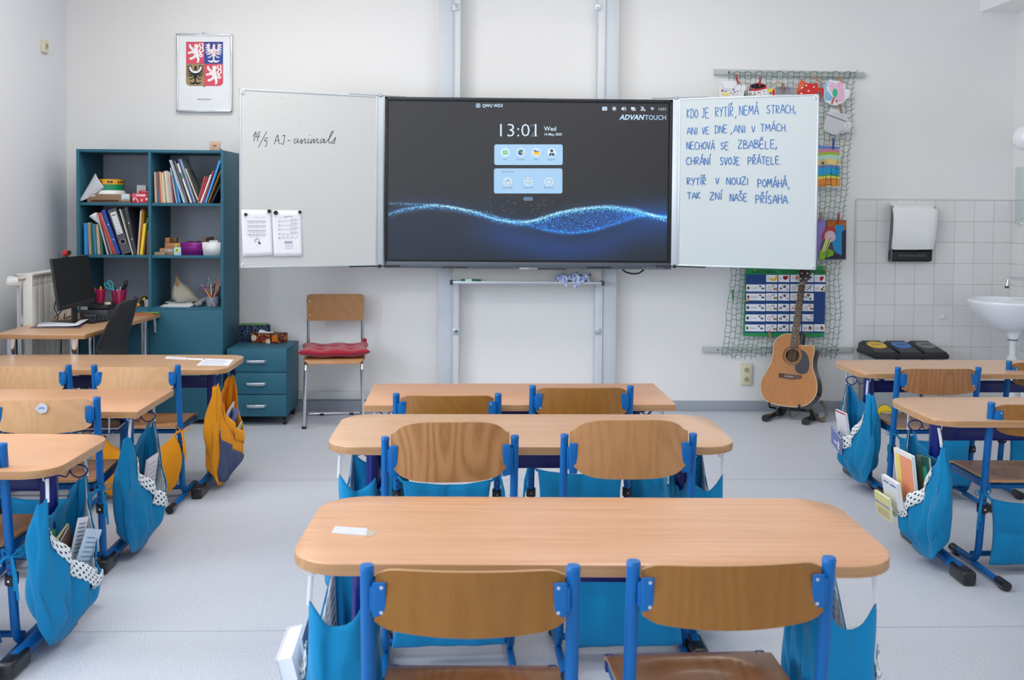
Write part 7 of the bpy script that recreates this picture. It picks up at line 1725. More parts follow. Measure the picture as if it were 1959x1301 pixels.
m.build('cushion_body', dotted('beige_cloth_small_dots', '#a9a496', '#3a3c40', .017, .11), cu, world=True, sharp=0)
m = MB(); q = T_.lerp((B_+A_)/2, .28)+V((.012, -.028, 0)); m.box(q, (.022, .004, .038), rot=(.3, .2, -.3), bevel=.002); m.tube([T_, T_+V((.004, -.01, .012)), T_+V((.0, -.02, -.01)), q+V((0, 0, .02))], .003, 6); m.build('ochre_label', bmat('#b98442', .6), cu, world=True)
m = MB(); c = onY(*ZM(800, 1060), CY+.10); m.tube([(c.x-.035, CY+.10, S3+.012), (c.x+.0, CY+.11, S3+.03), (c.x+.03, CY+.12, S3+.05)], [.012, .014, .010], 10); m.tube([(c.x-.02, CY+.06, S3+.012), (c.x+.012, CY+.08, S3+.02)], [.011, .012], 10); tag(m.build('plush_toy', fabric('grey_plush', '#8b9097')), 'grey plush limbs lying between the cushion and the pencil jar', 'plush toy')
m = MB(); c = onY(*ZM(1075, 780), CY+.22); m.ball((c.x, CY+.24, S3+.055), .055, 14, scale=(1.1, .9, 1)); m.ball((c.x-.045, CY+.22, S3+.115), .012, 8, scale=(1.6, 1, .8)); m.ball((c.x+.01, CY+.23, S3+.10), .03, 10); tag(m.build('plush_toy', fabric('dark_plush', '#4a4f5a')), 'dark grey plush animal behind the pencil jar', 'plush toy')
def pencil(label, a, b, col, r=.0034, tip='#d8b48a', cat='pencil', group='pencils in the glass'):
    a, b = V(a), V(b); d = (b-a).normalized(); t = thing('pencil', label, cat, a, 0, group)
    m = MB(); m.cyl(a, b-d*.012, r, None, 6); m.build('shaft', bmat(col, .35), t, world=True); m = MB(); m.tube([b-d*.012, b-d*.003], [r, r*.35], 6); m.build('tip', bmat(tip, .6), t, world=True); return t
ca_, cb_ = onY(*ZM(848, 1100), CY+.03), onY(*ZM(1062, 1100), CY+.03); jx = (ca_.x+cb_.x)/2; jr = (cb_.x-ca_.x)/2*.97; jy = CY+.03+jr; jz = onY(*ZM(950, 1040), CY+.05).z-S3
t = thing('pencil_glass', 'clear plastic cup with coloured pencils in the bottom right compartment', 'pencil cup', (jx, jy, S3)); m = MB(); m.lathe([(0, .002), (jr*.82, .002), (jr*.84, .004), (jr, jz), (jr*.96, jz), (jr*.80, .006)], (0, 0, 0), None, 24); m.build('cup', glass('clear_plastic', '#b4d2e6', .08, .22), t)
PC = [(808, 845, '#c8328c', 'magenta pencil leaning far left in the cup'), (840, 855, '#2a3ab0', 'thick indigo felt pen in the cup'), (868, 905, '#f0a01c', 'orange-yellow felt pen in the cup'), (905, 830, '#b54a2a', 'red-brown pencil in the cup'), (925, 735, '#2a8c9c', 'tall teal pencil in the cup'), (965, 820, '#e6e6ea', 'white pen in the cup'), (975, 800, '#1e2024', 'black pen in the cup'),
      (1020, 880, '#7c8c84', 'grey-green pencil in the cup'), (1030, 800, '#7a1c2c', 'wine-red pencil in the cup'), (1100, 750, '#e0883c', 'tall orange pencil leaning right in the cup'), (1110, 835, '#d8c8b0', 'natural wood pencil leaning right in the cup'), (1095, 905, '#d8446a', 'pink pencil leaning right over the rim'), (1075, 870, '#8ca6c8', 'light blue pencil leaning right in the cup'), (1000, 900, '#3c9c5c', 'green pencil in the middle of the cup')]
for k, (x, y, c, lb) in enumerate(PC):
    tp2 = onY(*ZM(x, y), CY+.03+jr+.02*sin(k*2.1)); bx3 = jx-(tp2.x-jx)*.35; pencil(lb, (bx3+.004*sin(k), jy+.010*sin(k*1.7), S3+.006), tp2, c, .0042 if 'felt' in lb else .0033)
# ---- bottom left compartment (things standing on the shelf behind the teacher's desk)
ZD = lambda x, y: (x/5.9125, 480+y/5.914)
def meshcup(label, x0, x1, yt, yb, yf):
    a, b = onY(*ZD(x0, yt), yf), onY(*ZD(x1, yt), yf); r = (b.x-a.x)/2; cx = (a.x+b.x)/2; z0 = S3; h = a.z-z0
    t = thing('mesh_pen_cup', label, 'pen cup', (cx, yf+r, z0), group='pink mesh cups'); m = MB(); m.lathe([(r*.72, .0), (r, h)], (0, 0, 0), None, 26); m.build('mesh_wall', mesh_net('pink_mesh', '#c2185f', 330., .5), t, sharp=0)
    m = MB(); m.tube([(r*cos(a_), r*sin(a_), h) for a_ in [2*pi*k/26 for k in range(26)]], .0022, 6, closed=True); m.build('rim', bmat('#c8327c', .4), t); m = MB(); m.cyl((0, 0, 0), (0, 0, .003), r*.74, None, 24); m.build('base', bmat('#b01e58', .4), t)
    return cx, yf+r, r, h
c1x, c1y, c1r, c1h = meshcup('pink mesh pen cup half hidden by the monitor, with yellow and red pens', 1062, 1172, 445, 600, CY+.05)
for (x, y, c, lb) in ((1140, 395, '#f0b41c', 'yellow highlighter in the cup behind the monitor'), (1070, 408, '#d8502c', 'red-orange pen in the cup behind the monitor')):
    q = onY(*ZD(x, y), c1y); pencil(lb, (c1x+(q.x-c1x)*.4, c1y, S3+.006), (q.x, c1y, q.z), c, .0075 if 'high' in lb else .004, c, 'pen', 'pens in the pink cups')
c2x, c2y, c2r, c2h = meshcup('pink mesh pen cup in full view with scissors and pens', 1230, 1402, 452, 600, CY+.03)
for (x, y, c, lb, r_) in ((1300, 405, '#23252b', 'black-capped pen in the pink cup', .004), (1325, 425, '#e8eaee', 'white felt pen in the pink cup', .005), (1362, 400, '#dfe4ea', 'slim white pen leaning right in the pink cup', .004), (1290, 430, '#3a4fb0', 'blue pen beside the scissors', .004)):
    q = onY(*ZD(x, y), c2y); pencil(lb, (c2x-(q.x-c2x)*.4, c2y, S3+.006), (q.x, c2y, q.z), c, r_, c, 'pen', 'pens in the pink cups')
def scissors(label, col, loops, tip, yy):
    t = thing('scissors', label, 'scissors', (c2x, yy, S3+.01)); mt_ = paint('grip_'+col.strip('#'), col, .35)
    piv = None
    for i, ((x, y, rx_, ry_, rt)) in enumerate(loops):
        c = onY(*ZD(x, y), yy); m = MB(); pts = []
        for k in range(20):
            a_ = 2*pi*k/20; u_, w_ = rx_*cos(a_), ry_*sin(a_); pts.append((c.x+u_*cos(rt)-w_*sin(rt), yy+.004*i, c.z+u_*sin(rt)+w_*cos(rt)))
        m.tube(pts, .0042, 8, closed=True); low = min(pts, key=lambda p_: (V(p_)-V((tip[0], yy, tip[1]))).length); m.tube([low, (tip[0], yy, tip[1])], .0045, 8); m.build('grip', mt_, t, world=True)
    m = MB(); m.tube([(tip[0], yy, tip[1]), (tip[0]*.7+c2x*.3, yy, S3+.014)], .004, 6, flat=(.005, .0015, (0, 1, 0))); m.build('blades', M_CHROME, t, world=True)
q = onY(*ZD(1285, 448), c2y-.01); scissors('turquoise-handled scissors in the pink cup', '#2fb2c8', [(1212, 395, .012, .022, .75), (1245, 370, .012, .024, .62)], (q.x, q.z), c2y-.01)
q = onY(*ZD(1365, 448), c2y+.01); scissors('black-handled scissors in the pink cup', '#17181b', [(1422, 372, .010, .021, -.45), (1408, 408, .009, .018, -.55)], (q.x, q.z), c2y+.012)
c = onY(*ZD(1612, 540), CY+.06); t = thing('gold_bauble', 'golden ball ornament at the divider, bottom left compartment', 'ornament', (c.x, CY+.1, S3)); m = MB(); m.ball((0, 0, .042), .026, 20); m.build('ball', paint('gold', '#a8853c', .25, .9), t); m = MB(); m.cyl((0, 0, 0), (0, 0, .018), .014, .01, 14); m.build('foot', bmat('#5a2c24', .5), t)
a, b = onY(*ZD(1618, 545), CY+.035), onY(*ZD(1688, 545), CY+.035); t = thing('candle_cup', 'small grey-white cup in front of the golden ball', 'cup', ((a.x+b.x)/2, CY+.06, S3)); m = MB(); m.lathe([(0, 0), (.018, 0), (.021, .048), (.018, .048), (.016, .006), (0, .006)], (0, 0, 0), None, 22); m.build('cup', bmat('#c4c0bf', .5), t)
c = onY(*ZD(1543, 600), CY+.02); t = thing('figurine', 'small yellow and white figurine on the shelf behind the chair back', 'figurine', (c.x, CY+.03, S3)); m = MB(); m.ball((0, 0, .016), .018, 12, scale=(1, .9, 1)); m.ball((.012, -.003, .012), .010, 10); m.build('body', bmat('#e0a21c', .35), t); m = MB(); m.ball((-.003, 0, .040), .012, 12); m.tube([(-.004, 0, .05), (-.006, 0, .062)], [.009, .002], 8); m.build('head', bmat('#d9cfae', .5), t)

# ================================================================== teacher's desk
TZ = .74
td = thing('teacher_desk', 'teacher desk with beech top and chrome tube legs beside the radiator', 'desk', (-2.4, 6.1, 0))
cn = [onZ(-12, 640, TZ), onZ(162, 640, TZ), onZ(309, 599, TZ)]; cn.append(V((cn[0].x-.03, cn[2].y, TZ)))
m = MB(); m.prism([cn[0], cn[1], cn[2], cn[3]], (0, 0, -.026), bevel=.002, side=1); m.build('desk_top', [M_DESKL, M_EDGE], td, world=True)
for (px, y, r) in ((24, cn[0].y+.06, .028), (144, cn[0].y+.06, .028), (175.5, 5.98, .018), (275.5, 6.46, .020), (62, 6.45, .020)):
    x = onY(px, 680, y).x; m = MB(); m.cyl((x, y, .01), (x, y, TZ-.026), r, None, 20); m.cyl((x, y, 0), (x, y, .012), r*1.25, None, 16); m.build('leg', M_CHROME, td, world=True)
# papers, monitor, box devices, keyboard, notes
P_ = [onZ(x, y, TZ+.002) for x, y in ((70, 625.5), (150, 626.5), (170, 614.5), (76, 616.5))]
m = MB(); m.prism([p_+V((0, 0, .003)) for p_ in [onZ(57, 628, TZ), onZ(153, 628.5, TZ), onZ(166, 618, TZ), onZ(78, 619, TZ)]], (0, 0, -.003), bevel=.0005); tag(m.build('folder', bmat('#5c4d58', .5)), 'dark thin folder under the white papers on the teacher desk', 'folder')
m = MB(); m.sheet(lambda a, b: P_[0].lerp(P_[1], a).lerp(P_[3].lerp(P_[2], a), b)+V((0, 0, .003+.004*sin(pi*a)+.012*a**6)), 10, 6); tag(m.build('paper_sheet', paint('white_sheet', '#dfe1ea', .6), sharp=0, solid=.002), 'white papers lying at the front of the teacher desk', 'paper')
mon = thing('computer_monitor', 'black computer monitor on the teacher desk turned to the right', 'monitor', onZ(144, 611, TZ))
YA, YB = 5.98, 6.22
q = [onY(98.4, 495, YA), onY(169.5, 487, YB), onY(183, 577.3, YB-.01), onY(113.6, 595.7, YA-.01)]
nrm = (q[1]-q[0]).cross(q[3]-q[0]).normalized(); nrm = nrm if nrm.y < 0 else -nrm
m = MB(); m.prism(q, -nrm*.022, bevel=.004); m.build('housing', M_DARK, mon, world=True)
i_ = [a.lerp((q[0]+q[1]+q[2]+q[3])/4, .02)+nrm*.0006 for a in q]; i_[2] = i_[2].lerp(i_[1], .07); i_[3] = i_[3].lerp(i_[0], .07); m = MB(); m.prism(i_, -nrm*.001); m.build('display', paint('black_display', '#050506', .34), mon, world=True)
m = MB(); m.prism([i_[3]+(q[3]-q[0])*.012, i_[2]+(q[2]-q[1])*.012, q[2].lerp(q[1], .012)+nrm*.0008, q[3].lerp(q[0], .012)+nrm*.0008], -nrm*.001); m.build('chin', M_BLACK, mon, world=True)
cm = (q[2]+q[3])/2-nrm*.03; bz0 = onZ(148, 611, TZ); m = MB(); m.tube([V((cm.x-.0, cm.y, cm.z+.10)), V((cm.x, cm.y+.0, cm.z)), V((cm.x, cm.y, TZ+.008))], .016, 10, flat=(.022, .012, (nrm.x, nrm.y, 0))); m.build('stand_column', M_BLACK, mon, world=True)
m = MB(); m.box((cm.x, cm.y, TZ+.006), (.20, .17, .010), rot=(0, 0, atan2(nrm.y, nrm.x)), bevel=.004); m.build('stand_foot', M_BLACK, mon, world=True)
wc = thing('webcam', 'small red webcam clipped on top of the monitor', 'webcam', q[0].lerp(q[1], .38)); c = q[0].lerp(q[1], .40)+V((0, 0, .024))
m = MB(); m.ball(c, .024, 16, scale=(1.15, .9, .8)); m.build('body', paint('red_plastic', '#c3242c', .3), wc, world=True); m = MB(); m.cyl(c+nrm*.016, c+nrm*.026, .014, .013, 14); m.build('lens', M_BLACK, wc, world=True); m = MB(); m.tube([c-V((0, 0, .018)), c-V((0, 0, .026))], .007, 8); m.box(c-V((0, 0, .026)), (.045, .04, .006), rot=(0, 0, atan2(nrm.y, nrm.x)+pi/2), bevel=.002); m.tube([c+V((-.02, .02, 0)), c+V((-.055, .02, -.012)), c+V((-.06, .03, -.06))], .002, 5); m.build('clip', M_BLACK, wc, world=True)
def devbox(name, label, cat, x0, x1, yt, yb, Y, dep, rot, col, extra=None, z0=None):
    a, b = onY(*ZD(x0, yb), Y), onY(*ZD(x1, yb), Y); zt = onY(*ZD(x0, yt), Y).z; z0 = a.z if z0 is None else z0
    t = thing(name, label, cat, ((a.x+b.x)/2, Y+dep/2, z0)); m = MB(); m.box(((a.x+b.x)/2, Y+dep/2, (z0+zt)/2), (b.x-a.x, dep, zt-z0), bevel=.006); m.build('case', col, t, world=True)
    if extra: extra(t, a, b, z0, zt, Y)
    return zt
zt_a = devbox('document_camera', 'lower black box device on the teacher desk', 'device', 900, 1215, 665, 735, 6.30, .16, 0, M_DARK, lambda t, a, b, z0, zt, Y: (lambda m: (boxw(m, a.x+.03, a.x+.10, Y-.002, Y+.001, z0+.012, z0+.026, .001), m.build('slot', paint('grey_slot', '#5d6470', .4), t, world=True)))(MB()), z0=TZ)
devbox('storage_case', 'upper black case with small white label on the teacher desk', 'case', 900, 1225, 612, 665, 6.30, .15, 0, M_BLACK, lambda t, a, b, z0, zt, Y: (lambda m: (boxw(m, a.x+.008, a.x+.05, Y-.0015, Y+.001, zt-.030, zt-.010), m.build('label_strip', bmat('#aeb3bc', .5), t, world=True)))(MB()), z0=zt_a+.001)
c = onY(*ZD(1205, 592), 6.34); m = MB(); m.cyl((c.x, 6.36, c.z-.010), (c.x, 6.36, c.z+.006), .022, .018, 16); tag(m.build('white_puck', bmat('#c2bda8', .5)), 'small round cream puck on top of the black case', 'puck')
kb = thing('keyboard', 'black keyboard in front of the black boxes on the teacher desk', 'keyboard', onZ(185, 612, TZ)); K4 = [onZ(163, 619, TZ), onZ(196, 619.5, TZ), onZ(214, 604, TZ), onZ(176, 605, TZ)]
K4 = [onZ(172, 620.5, TZ), onZ(206, 615, TZ), onZ(222, 603, TZ), onZ(160, 607.5, TZ)]
m = MB(); m.prism([p_+V((0, 0, .014)) for p_ in K4], (0, 0, -.012), bevel=.003); m.build('base', M_BLACK, kb, world=True)
m = MB()
for r_ in range(5):
    for c_ in range(14):
        q_ = K4[0].lerp(K4[1], (r_+.5)/5.4+.03).lerp(K4[3].lerp(K4[2], (r_+.5)/5.4+.03), (c_+.6)/14.6); m.box(q_+V((0, 0, .0165)), (.012, .012, .005), rot=(0, 0, .9))
m.build('keys', M_DARK, kb, world=True, kind='stuff')
for k, (pp, c, lb) in enumerate(((((252, 602.5), (290, 604), (300, 597), (262, 595.5)), '#c8703c', 'orange exercise book at the far right corner of the teacher desk'), (((270, 600), (303, 602), (309, 596), (282, 594.5)), '#7fa65c', 'green patterned booklet on the orange one, teacher desk corner'))):
    m = MB(); m.prism([onZ(x, y, TZ)+V((0, 0, .005+.005*k)) for x, y in pp], (0, 0, -.004), bevel=.0005); tag(m.build('exercise_book', bmat(c, .5)), lb, 'book')
# cables under and behind the desk
m = MB()
for (pts) in ([(108, 565, 6.25), (104, 590, 6.25), (112, 606, 6.25), (92, 640, 6.4), (96, 690, 6.4)], [(118, 595, 6.2), (100, 612, 6.3), (98, 650, 6.35), (92, 700, 6.35)], [(124, 600, 6.3), (118, 640, 6.35), (116, 690, 6.35)], [(135, 605, 6.3), (112, 615, 6.3), (96, 616, 6.3)]):
    m.tube([onY(x, y, Y) for x, y, Y in pts], .0035, 6)
tag(m.build('cable_bundle', M_BLACK, kind='stuff'), 'loose black computer cables hanging behind the teacher desk', 'cables')
# black shell chair of the teacher
yn, yf_ = 5.60, 5.98
def Q(x, y, Y): return onY(*ZD(x, y), Y)
nl = [Q(1400, 562, yn+.06), Q(1345, 600, yn+.01), Q(1300, 690, yn), Q(1240, 805, yn), Q(1178, 925, yn), Q(1112, 1058, yn), Q(1092, 1110, yn), Q(1120, 1190, yn)]
fl_ = [Q(1528, 514, yf_-.06), Q(1526, 540, yf_-.01), Q(1515, 620, yf_), Q(1498, 740, yf_), Q(1470, 870, yf_), Q(1442, 1010, yf_), Q(1434, 1100, yf_), Q(1462, 1190, yf_)]
oc = thing('shell_chair', 'black plastic shell chair standing at the teacher desk', 'chair', (nl[5].x+.05, (yn+yf_)/2, 0))
def lerp_l(L_, t_): k = min(len(L_)-2, int(t_*(len(L_)-1))); f_ = t_*(len(L_)-1)-k; return L_[k].lerp(L_[k+1], f_)
m = MB(); m.sheet(lambda a, b: lerp_l(nl, 1-b).lerp(lerp_l(fl_, 1-b), a)+V((.055*sin(pi*a), 0, 0)), 14, 20); 
m.build('backrest', paint('matt_black_shell', '#1f2125', .55), oc, world=True, sharp=0, solid=.010)
bl_ = nl[-1]; bf = fl_[-1]; sz = .45
m = MB(); m.sheet(lambda a, b: (bl_.lerp(bf, a)+V((.055*sin(pi*a), 0, 0))).lerp(V((bl_.x-.34, yn+(yf_-yn)*a, sz+.02)), b)+V((0, 0, (sz+.01-bl_.z)*sin(pi*.5*min(1, b*3))*(1-b)-.025*sin(pi*a)*b)), 12, 14); m.build('seat', paint('matt_black_shell', '#1f2125', .55), oc, world=True, sharp=0, solid=.010)
cx_, cy_ = bl_.x-.15, (yn+yf_)/2
for (sx, sy) in ((-1, -1), (1, -1), (-1, 1), (1, 1)): m = MB(); m.tube([(cx_+sx*.08, cy_+sy*.08, sz-.03), (cx_+sx*.20, cy_+sy*.19, .008)], [.016, .011], 10); m.build('leg', M_BLACK, oc, world=True)

# ================================================================== radiator
rd = thing('radiator', 'white ribbed radiator on the left wall behind the teacher desk', 'radiator', (LX+.14, 6.5, .16)); rx1 = -2.655; rx0 = rx1-.085
z1r = onX(66, 524, rx1).z; z0r = .17; ys_ = onX(63, 540, rx1).y; M_RAD = paint('radiator_enamel', '#dcdbd5', .4); nsec = 13
for k in range(nsec):
    y = ys_+.08*k; m = MB(); boxw(m, rx1-.010, rx1, y+.003, y+.077, z0r, z1r-.075, .004); boxw(m, rx0, rx0+.010, y+.003, y+.077, z0r, z1r-.04, .004); boxw(m, rx0, rx1-.008, y+.036, y+.044, z0r, z1r-.01)
    boxw(m, rx0, rx1-.012, y+.001, y+.006, z0r+.02, z1r-.006); boxw(m, rx0, rx1, y+.001, y+.079, z1r-.012, z1r, .003)
    for z in (z0r+.03, z1r-.05): m.cyl((rx0+.045, y, z), (rx0+.045, y+.08, z), .022, None, 10)
    m.build('radiator_section', M_RAD, rd, world=True)
m = MB(); boxw(m, rx0-.005, rx1, ys_-.012, ys_, z0r-.02, z1r+.004, .003); m.build('end_plate', M_RAD, rd, world=True)
vz = onX(25, 538, rx0-.02).z; vy = ys_-.02; vc = onY(40, 534, vy)
m = MB(); m.tube([(rx0+.04, ys_, vc.z+.004), (vc.x-.0, vy-.0, vc.z+.002), (vc.x-.02, vy-.01, vc.z)], .016, 12); m.cyl((vc.x-.01, vy-.01, vc.z), (vc.x-.035, vy-.015, vc.z-.002), .022, .020, 14); m.build('valve_body', paint('aged_nickel', '#b2a79a', .35, .5), rd, world=True)
hk = onY(25.5, 538.5, vy-.02); m = MB(); m.cyl((hk.x+.030, hk.y, hk.z), (hk.x-.026, hk.y-.008, hk.z-.003), .024, .029, 20)
for k in range(14): a_ = 2*pi*k/14; m.tube([(hk.x+.028, hk.y+.024*cos(a_), hk.z+.024*sin(a_)), (hk.x-.024, hk.y-.008+.029*cos(a_), hk.z+.029*sin(a_))], .0028, 5)
m.build('valve_knob', M_WHITEP, rd, world=True)
pp = onY(40.5, 600, vy); m = MB(); m.cyl((pp.x, vy, vc.z), (pp.x, vy, .02), .011, None, 14); m.build('supply_pipe', M_CHROME, rd, world=True)

# ================================================================== drawer unit with its things
UY = 6.60; ux0, ux1 = onY(434, 730, UY).x, onY(548, 730, UY).x; uz1 = onY(548, 668.5, UY).z; uz0 = onY(548, 797, UY).z; uyb = WY-.06
du = thing('drawer_unit', 'petrol-blue drawer unit on castors with three drawers', 'drawer unit', ((ux0+ux1)/2, (UY+uyb)/2, 0))
m = MB(); boxw(m, ux0, ux1, UY+.018, uyb, uz0, uz1-.018, .0015); m.build('carcass', M_TEAL, du, world=True); m = MB(); boxw(m, ux0-.001, ux1+.001, UY, uyb, uz1-.019, uz1, .0015); m.build('top_panel', M_TEAL, du, world=True)
z7 = lambda x, y: (420+x/4.485, 540+y/4.486)
for (ya, yb_, hy) in ((581, 770, 678), (776, 961, 871), (967, 1152, 1060)):
    za, zb2 = onY(*z7(400, ya), UY).z, onY(*z7(400, yb_), UY).z; m = MB(); boxw(m, ux0+.001, ux1-.001, UY-.001, UY+.017, zb2, za, .0015); dr = m.build('drawer', M_TEAL, du, world=True)
    h0, h1 = onY(*z7(232, hy), UY), onY(*z7(398, hy), UY); m = MB(); m.tube([(h0.x, UY-.001, h0.z), (h0.x+.008, UY-.020, h0.z), ((h0.x+h1.x)/2, UY-.030, h0.z), (h1.x-.008, UY-.020, h0.z), (h1.x, UY-.001, h0.z)], .009, 10, flat=(.0105, .005, (0, 1, 0))); m.build('handle', paint('satin_handle', '#b9c2cc', .3, .6), dr, world=True)
for (x, y) in ((ux0+.05, UY+.06), (ux1-.02, UY+.05), (ux0+.05, uyb-.05), (ux1-.03, uyb-.05)):
    m = MB(); m.cyl((x-.012, y, .024), (x+.012, y, .024), .024, None, 18); m.box((x, y, uz0-.008), (.03, .03, .02), bevel=.002); m.build('castor', M_BLACK, du, world=True)
# tissue box
tb0, tb1 = onX(0, 0, 1), None; P0, P1 = onZ(*z7(268, 518), uz1), onZ(*z7(508, 528), uz1); P2 = onZ(*z7(583, 512), uz1); hT = onY(*z7(268, 435), P0.y).z
tx = thing('tissue_box', 'tissue box with autumn pumpkin print on the drawer unit', 'tissue box', (P0+P1)/2)
P3 = P0+(P2-P1); m = MB(); m.prism([V((p_.x, p_.y, hT)) for p_ in (P0, P1, P2, P3)], (0, 0, -(hT-uz1)), bevel=.001); m.build('box', bmat('#5b1c1c', .5), tx, world=True)
L_ = (P1-P0).length; fr = Frame(P0, P1-P0, (0, 0, 1)); pr = Print(fr, None, .0006); H_ = hT-uz1; rn = random.Random(4)
for k in range(60): pr.disc(rn.random()*L_*.94+.03*L_, rn.random()*H_*.86+.07*H_, L_*.045, H_*.06, ('#d98a22', '#b5541c', '#8a2a22', '#e0a43c', '#6a1c20', '#c96a1e')[k % 6], 6, rot=rn.random()*3); pr.h += 8e-6
for (x, y, r_, c) in ((.11, .5, .30, '#e8dcc0'), (.40, .5, .30, '#8f2c28'), (.62, .18, .26, '#eadfc4'), (.86, .55, .34, '#dd7a1c')):
    for d_ in (-.5, 0, .5): pr.disc(x*L_+d_*r_*H_*.8, y*H_, r_*H_*.55, r_*H_, c, 12); pr.h += 1e-5
    pr.line([(x*L_, y*H_-r_*H_*.8), (x*L_, y*H_+r_*H_*.8)], .0008, '#a88a5c')
pr.build('print_front', tx)
fr = Frame(P1, P2-P1, (0, 0, 1)); L2_ = (P2-P1).length; pr = Print(fr, None, .0006)
for k in range(26): pr.disc(rn.random()*L2_*.9+.05*L2_, rn.random()*H_*.84+.08*H_, L2_*.09, H_*.07, ('#d98a22', '#b5541c', '#8a2a22', '#e0a43c')[k % 4], 6); pr.h += 8e-6
pr.build('print_side', tx)
m = MB(); c = (P0+P1+P2+P3)/4; m.sheet(lambda a, b: V((P0.x+.055+(L_-.11)*a, c.y-.03+.06*b+.01*sin(a*9), hT+.002+.018*sin(pi*b)*(.6+.4*sin(a*5+1)))), 12, 6); m.build('tissue', M_PAPER, tx, world=True, sharp=0, solid=.0006)
# patterned magazine file behind
a, b = onY(460, 620.5, 6.98), onY(515, 620.5, 6.98); zc_ = onY(500, 646, 6.98).z
pf = thing('patterned_file', 'navy box file with white sprig pattern and green edge behind the tissue box', 'file box', ((a.x+b.x)/2, 6.98, uz1)); m = MB(); boxw(m, a.x, b.x, 6.94, 7.02, uz1, a.z-.006, .002); m.build('box', dotted('navy_sprig', '#1c2c4a', '#a9b6cc', .011, .28), pf, world=True)
fr = Frame((0, 6.94, 0), (1, 0, 0), (0, 0, 1)); pr = Print(fr, None, .0008); rn = random.Random(1); HH = a.z-.006-uz1
for k in range(190): x_, y_, g_ = a.x+rn.random()*(b.x-a.x-.006)+.003, uz1+rn.random()*(HH-.006)+.003, rn.random()*3; pr.line([(x_, y_), (x_+.005*cos(g_), y_+.005*sin(g_))], .0016, ('#aab6cc', '#7f93b5', '#c8d0dc')[k % 3]); pr.h += 1e-6
pr.build('print', pf)
m = MB(); boxw(m, a.x, b.x-.012, 6.95, 7.02, a.z-.004, a.z+.004, .001); m.build('green_sheets', bmat('#5c8f4a', .6), pf, world=True)

# ================================================================== chair with red cushion
rc0 = onY(0, 0, 1); yB = 6.92; rzz = radians(-9)
bc = onY(646, 640, 6.80); hw_ = .185
rcx = onZ(632, 795, 0); rc = thing('cantilever_chair', 'chrome cantilever chair with plywood back and red seat cushion by the back wall', 'chair', (bc.x-.01, 6.74, 0), radians(7))
# local: faces -y (towards the camera)
m = MB()
for s in (-1, 1):
    pts = arc_pts([(s*hw_, .20, .84), (s*hw_, .20, .47), (s*hw_, .14, .42), (s*hw_*.98, -.20, .432), (s*hw_*.98, -.235, .40), (s*hw_*1.04, -.225, .012), (s*hw_*1.06, .19, .012), (s*hw_*.9, .21, .012)], .05, 6)
    mm = MB(); mm.tube(pts, .0115, 12); mm.build('side_tube', M_CHROME, rc)
m.bm.free()
m = MB(); m.tube([(-hw_*.92, .205, .012), (hw_*.92, .205, .012)], .0115, 12); m.build('floor_tube', M_CHROME, rc)
for (x, y) in ((-hw_*.5, .205), (hw_*.6, .205), (-hw_*1.04, -.20), (hw_*1.04, -.20)): m = MB(); m.box((x, y, .008), (.03, .03, .016), bevel=.004); m.build('glide', M_BLACK, rc)
m = MB()
def rb(a, b, o):
    u, v = a*2-1, b*2-1; e = (1-abs(v)**7)**.3 if abs(v) < 1 else 0; return V((u*.198*(.90+.10*e)*(1-.02*(1-b)), .188+.012*(1-u*u)-.004+o, .755+v*.092*(1)))
g0 = m.sheet(lambda a, b: rb(a, b, -.005), 20, 16); g1 = m.sheet(lambda a, b: rb(a, b, .005), 20, 16)
for (A, B) in ((g0[0], g1[0]), (g0[-1], g1[-1]), ([r_[0] for r_ in g0], [r_[0] for r_ in g1]), ([r_[-1] for r_ in g0], [r_[-1] for r_ in g1])):
    for k in range(len(A)-1): f = m.bm.faces.new((A[k], A[k+1], B[k+1], B[k])); f.smooth = True
bk = m.build('backrest', plywood('caramel_plywood', '#9a6c3f', '#a97a4b', '#b58958'), rc, sharp=50)
m = MB()
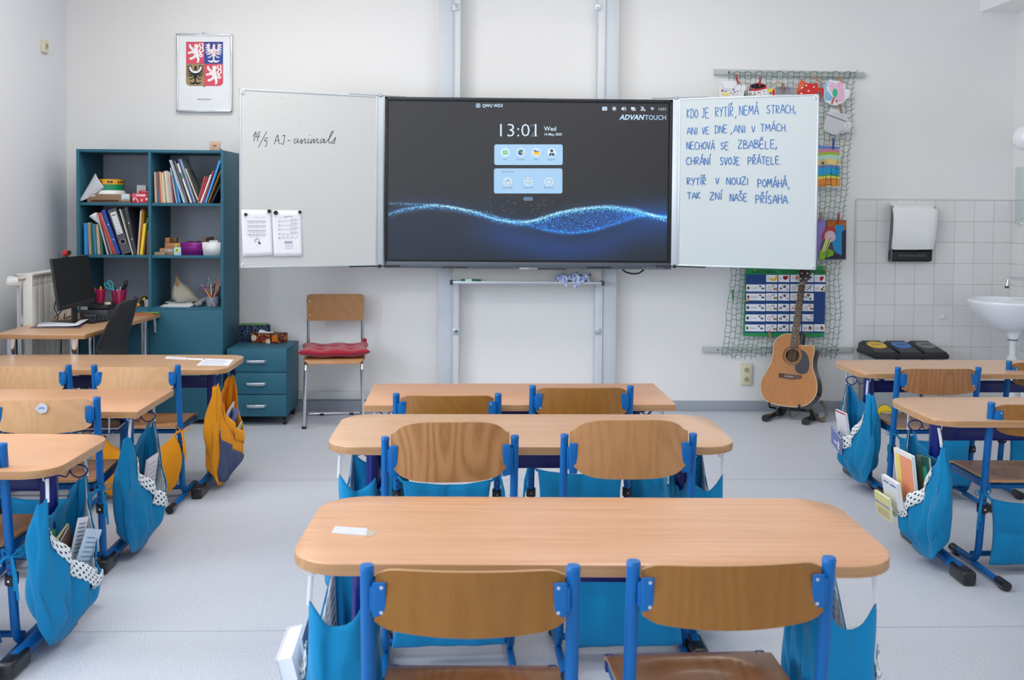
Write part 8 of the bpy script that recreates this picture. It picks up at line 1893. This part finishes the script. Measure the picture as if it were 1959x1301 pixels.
for sx in (-.178, .178):
    for z in (.80, .705): m.cyl((sx, .184, z), (sx, .181, z), .0045, None, 10)
m.build('rivets', M_CHROME, bk, kind='stuff')
m = MB(); m.prism([(x, y-.02, .455) for x, y in rounded(-.20, .20, -.20, .19, .05)], (0, 0, -.012), bevel=.003); m.prism([(x, y, z) for x, y, z in ((-.195, -.215, .455), (.195, -.215, .455), (.165, -.232, .425), (-.165, -.232, .425))], (0, .02, 0), bevel=.004); m.build('seat', PLY[1], rc)
cu = thing('seat_cushion', 'dark red padded cushion on the cantilever chair', 'cushion', (rc.location.x, rc.location.y, .456), radians(7))
def cush(a, b, s):
    u, v = a*2-1, b*2-1; r_ = (1-abs(u)**5)**.35*(1-abs(v)**5)**.35 if abs(u) < 1 and abs(v) < 1 else 0
    tuft = 0
    for (cx2, cy2) in ((-.45, -.4), (.45, -.4), (-.45, .4), (.45, .4), (0, 0)): tuft += math.exp(-((u-cx2)**2+(v-cy2)**2)/.035)
    w_ = .215*(1-.05*cos(pi*v)*abs(u)) ; return V((u*w_*(1.02-.03*v), v*.205-.015, .028+s*.030*r_*(1-.55*min(1, tuft))+.006*sin(u*7+1)*r_+.016*abs(u*v)**2))
m = MB(); g0 = m.sheet(lambda a, b: cush(a, b, 1), 34, 34); g1 = m.sheet(lambda a, b: cush(a, b, -.8), 34, 34)
for (A, B) in ((g0[0], g1[0]), (g0[-1], g1[-1]), ([r_[0] for r_ in g0], [r_[0] for r_ in g1]), ([r_[-1] for r_ in g0], [r_[-1] for r_ in g1])):
    for k in range(len(A)-1): f = m.bm.faces.new((A[k], A[k+1], B[k+1], B[k])); f.smooth = True
M_REDC = fabric('dark_red_cotton', '#a11c34'); m.build('padding', M_REDC, cu, sharp=0)
for s in (1,):
    m = MB(); m.tube([(s*.19, .17, .035), (s*.20, .185, .05), (s*.203, .20, .06)], .006, 6); m.box((s*.20, .19, .055), (.03, .035, .05), bevel=.01); m.tube([(s*.20, .19, .03), (s*.205, .17, -.02)], .004, 6, flat=(.008, .002, (0, 1, 0))); m.build('tie', M_REDC, cu)
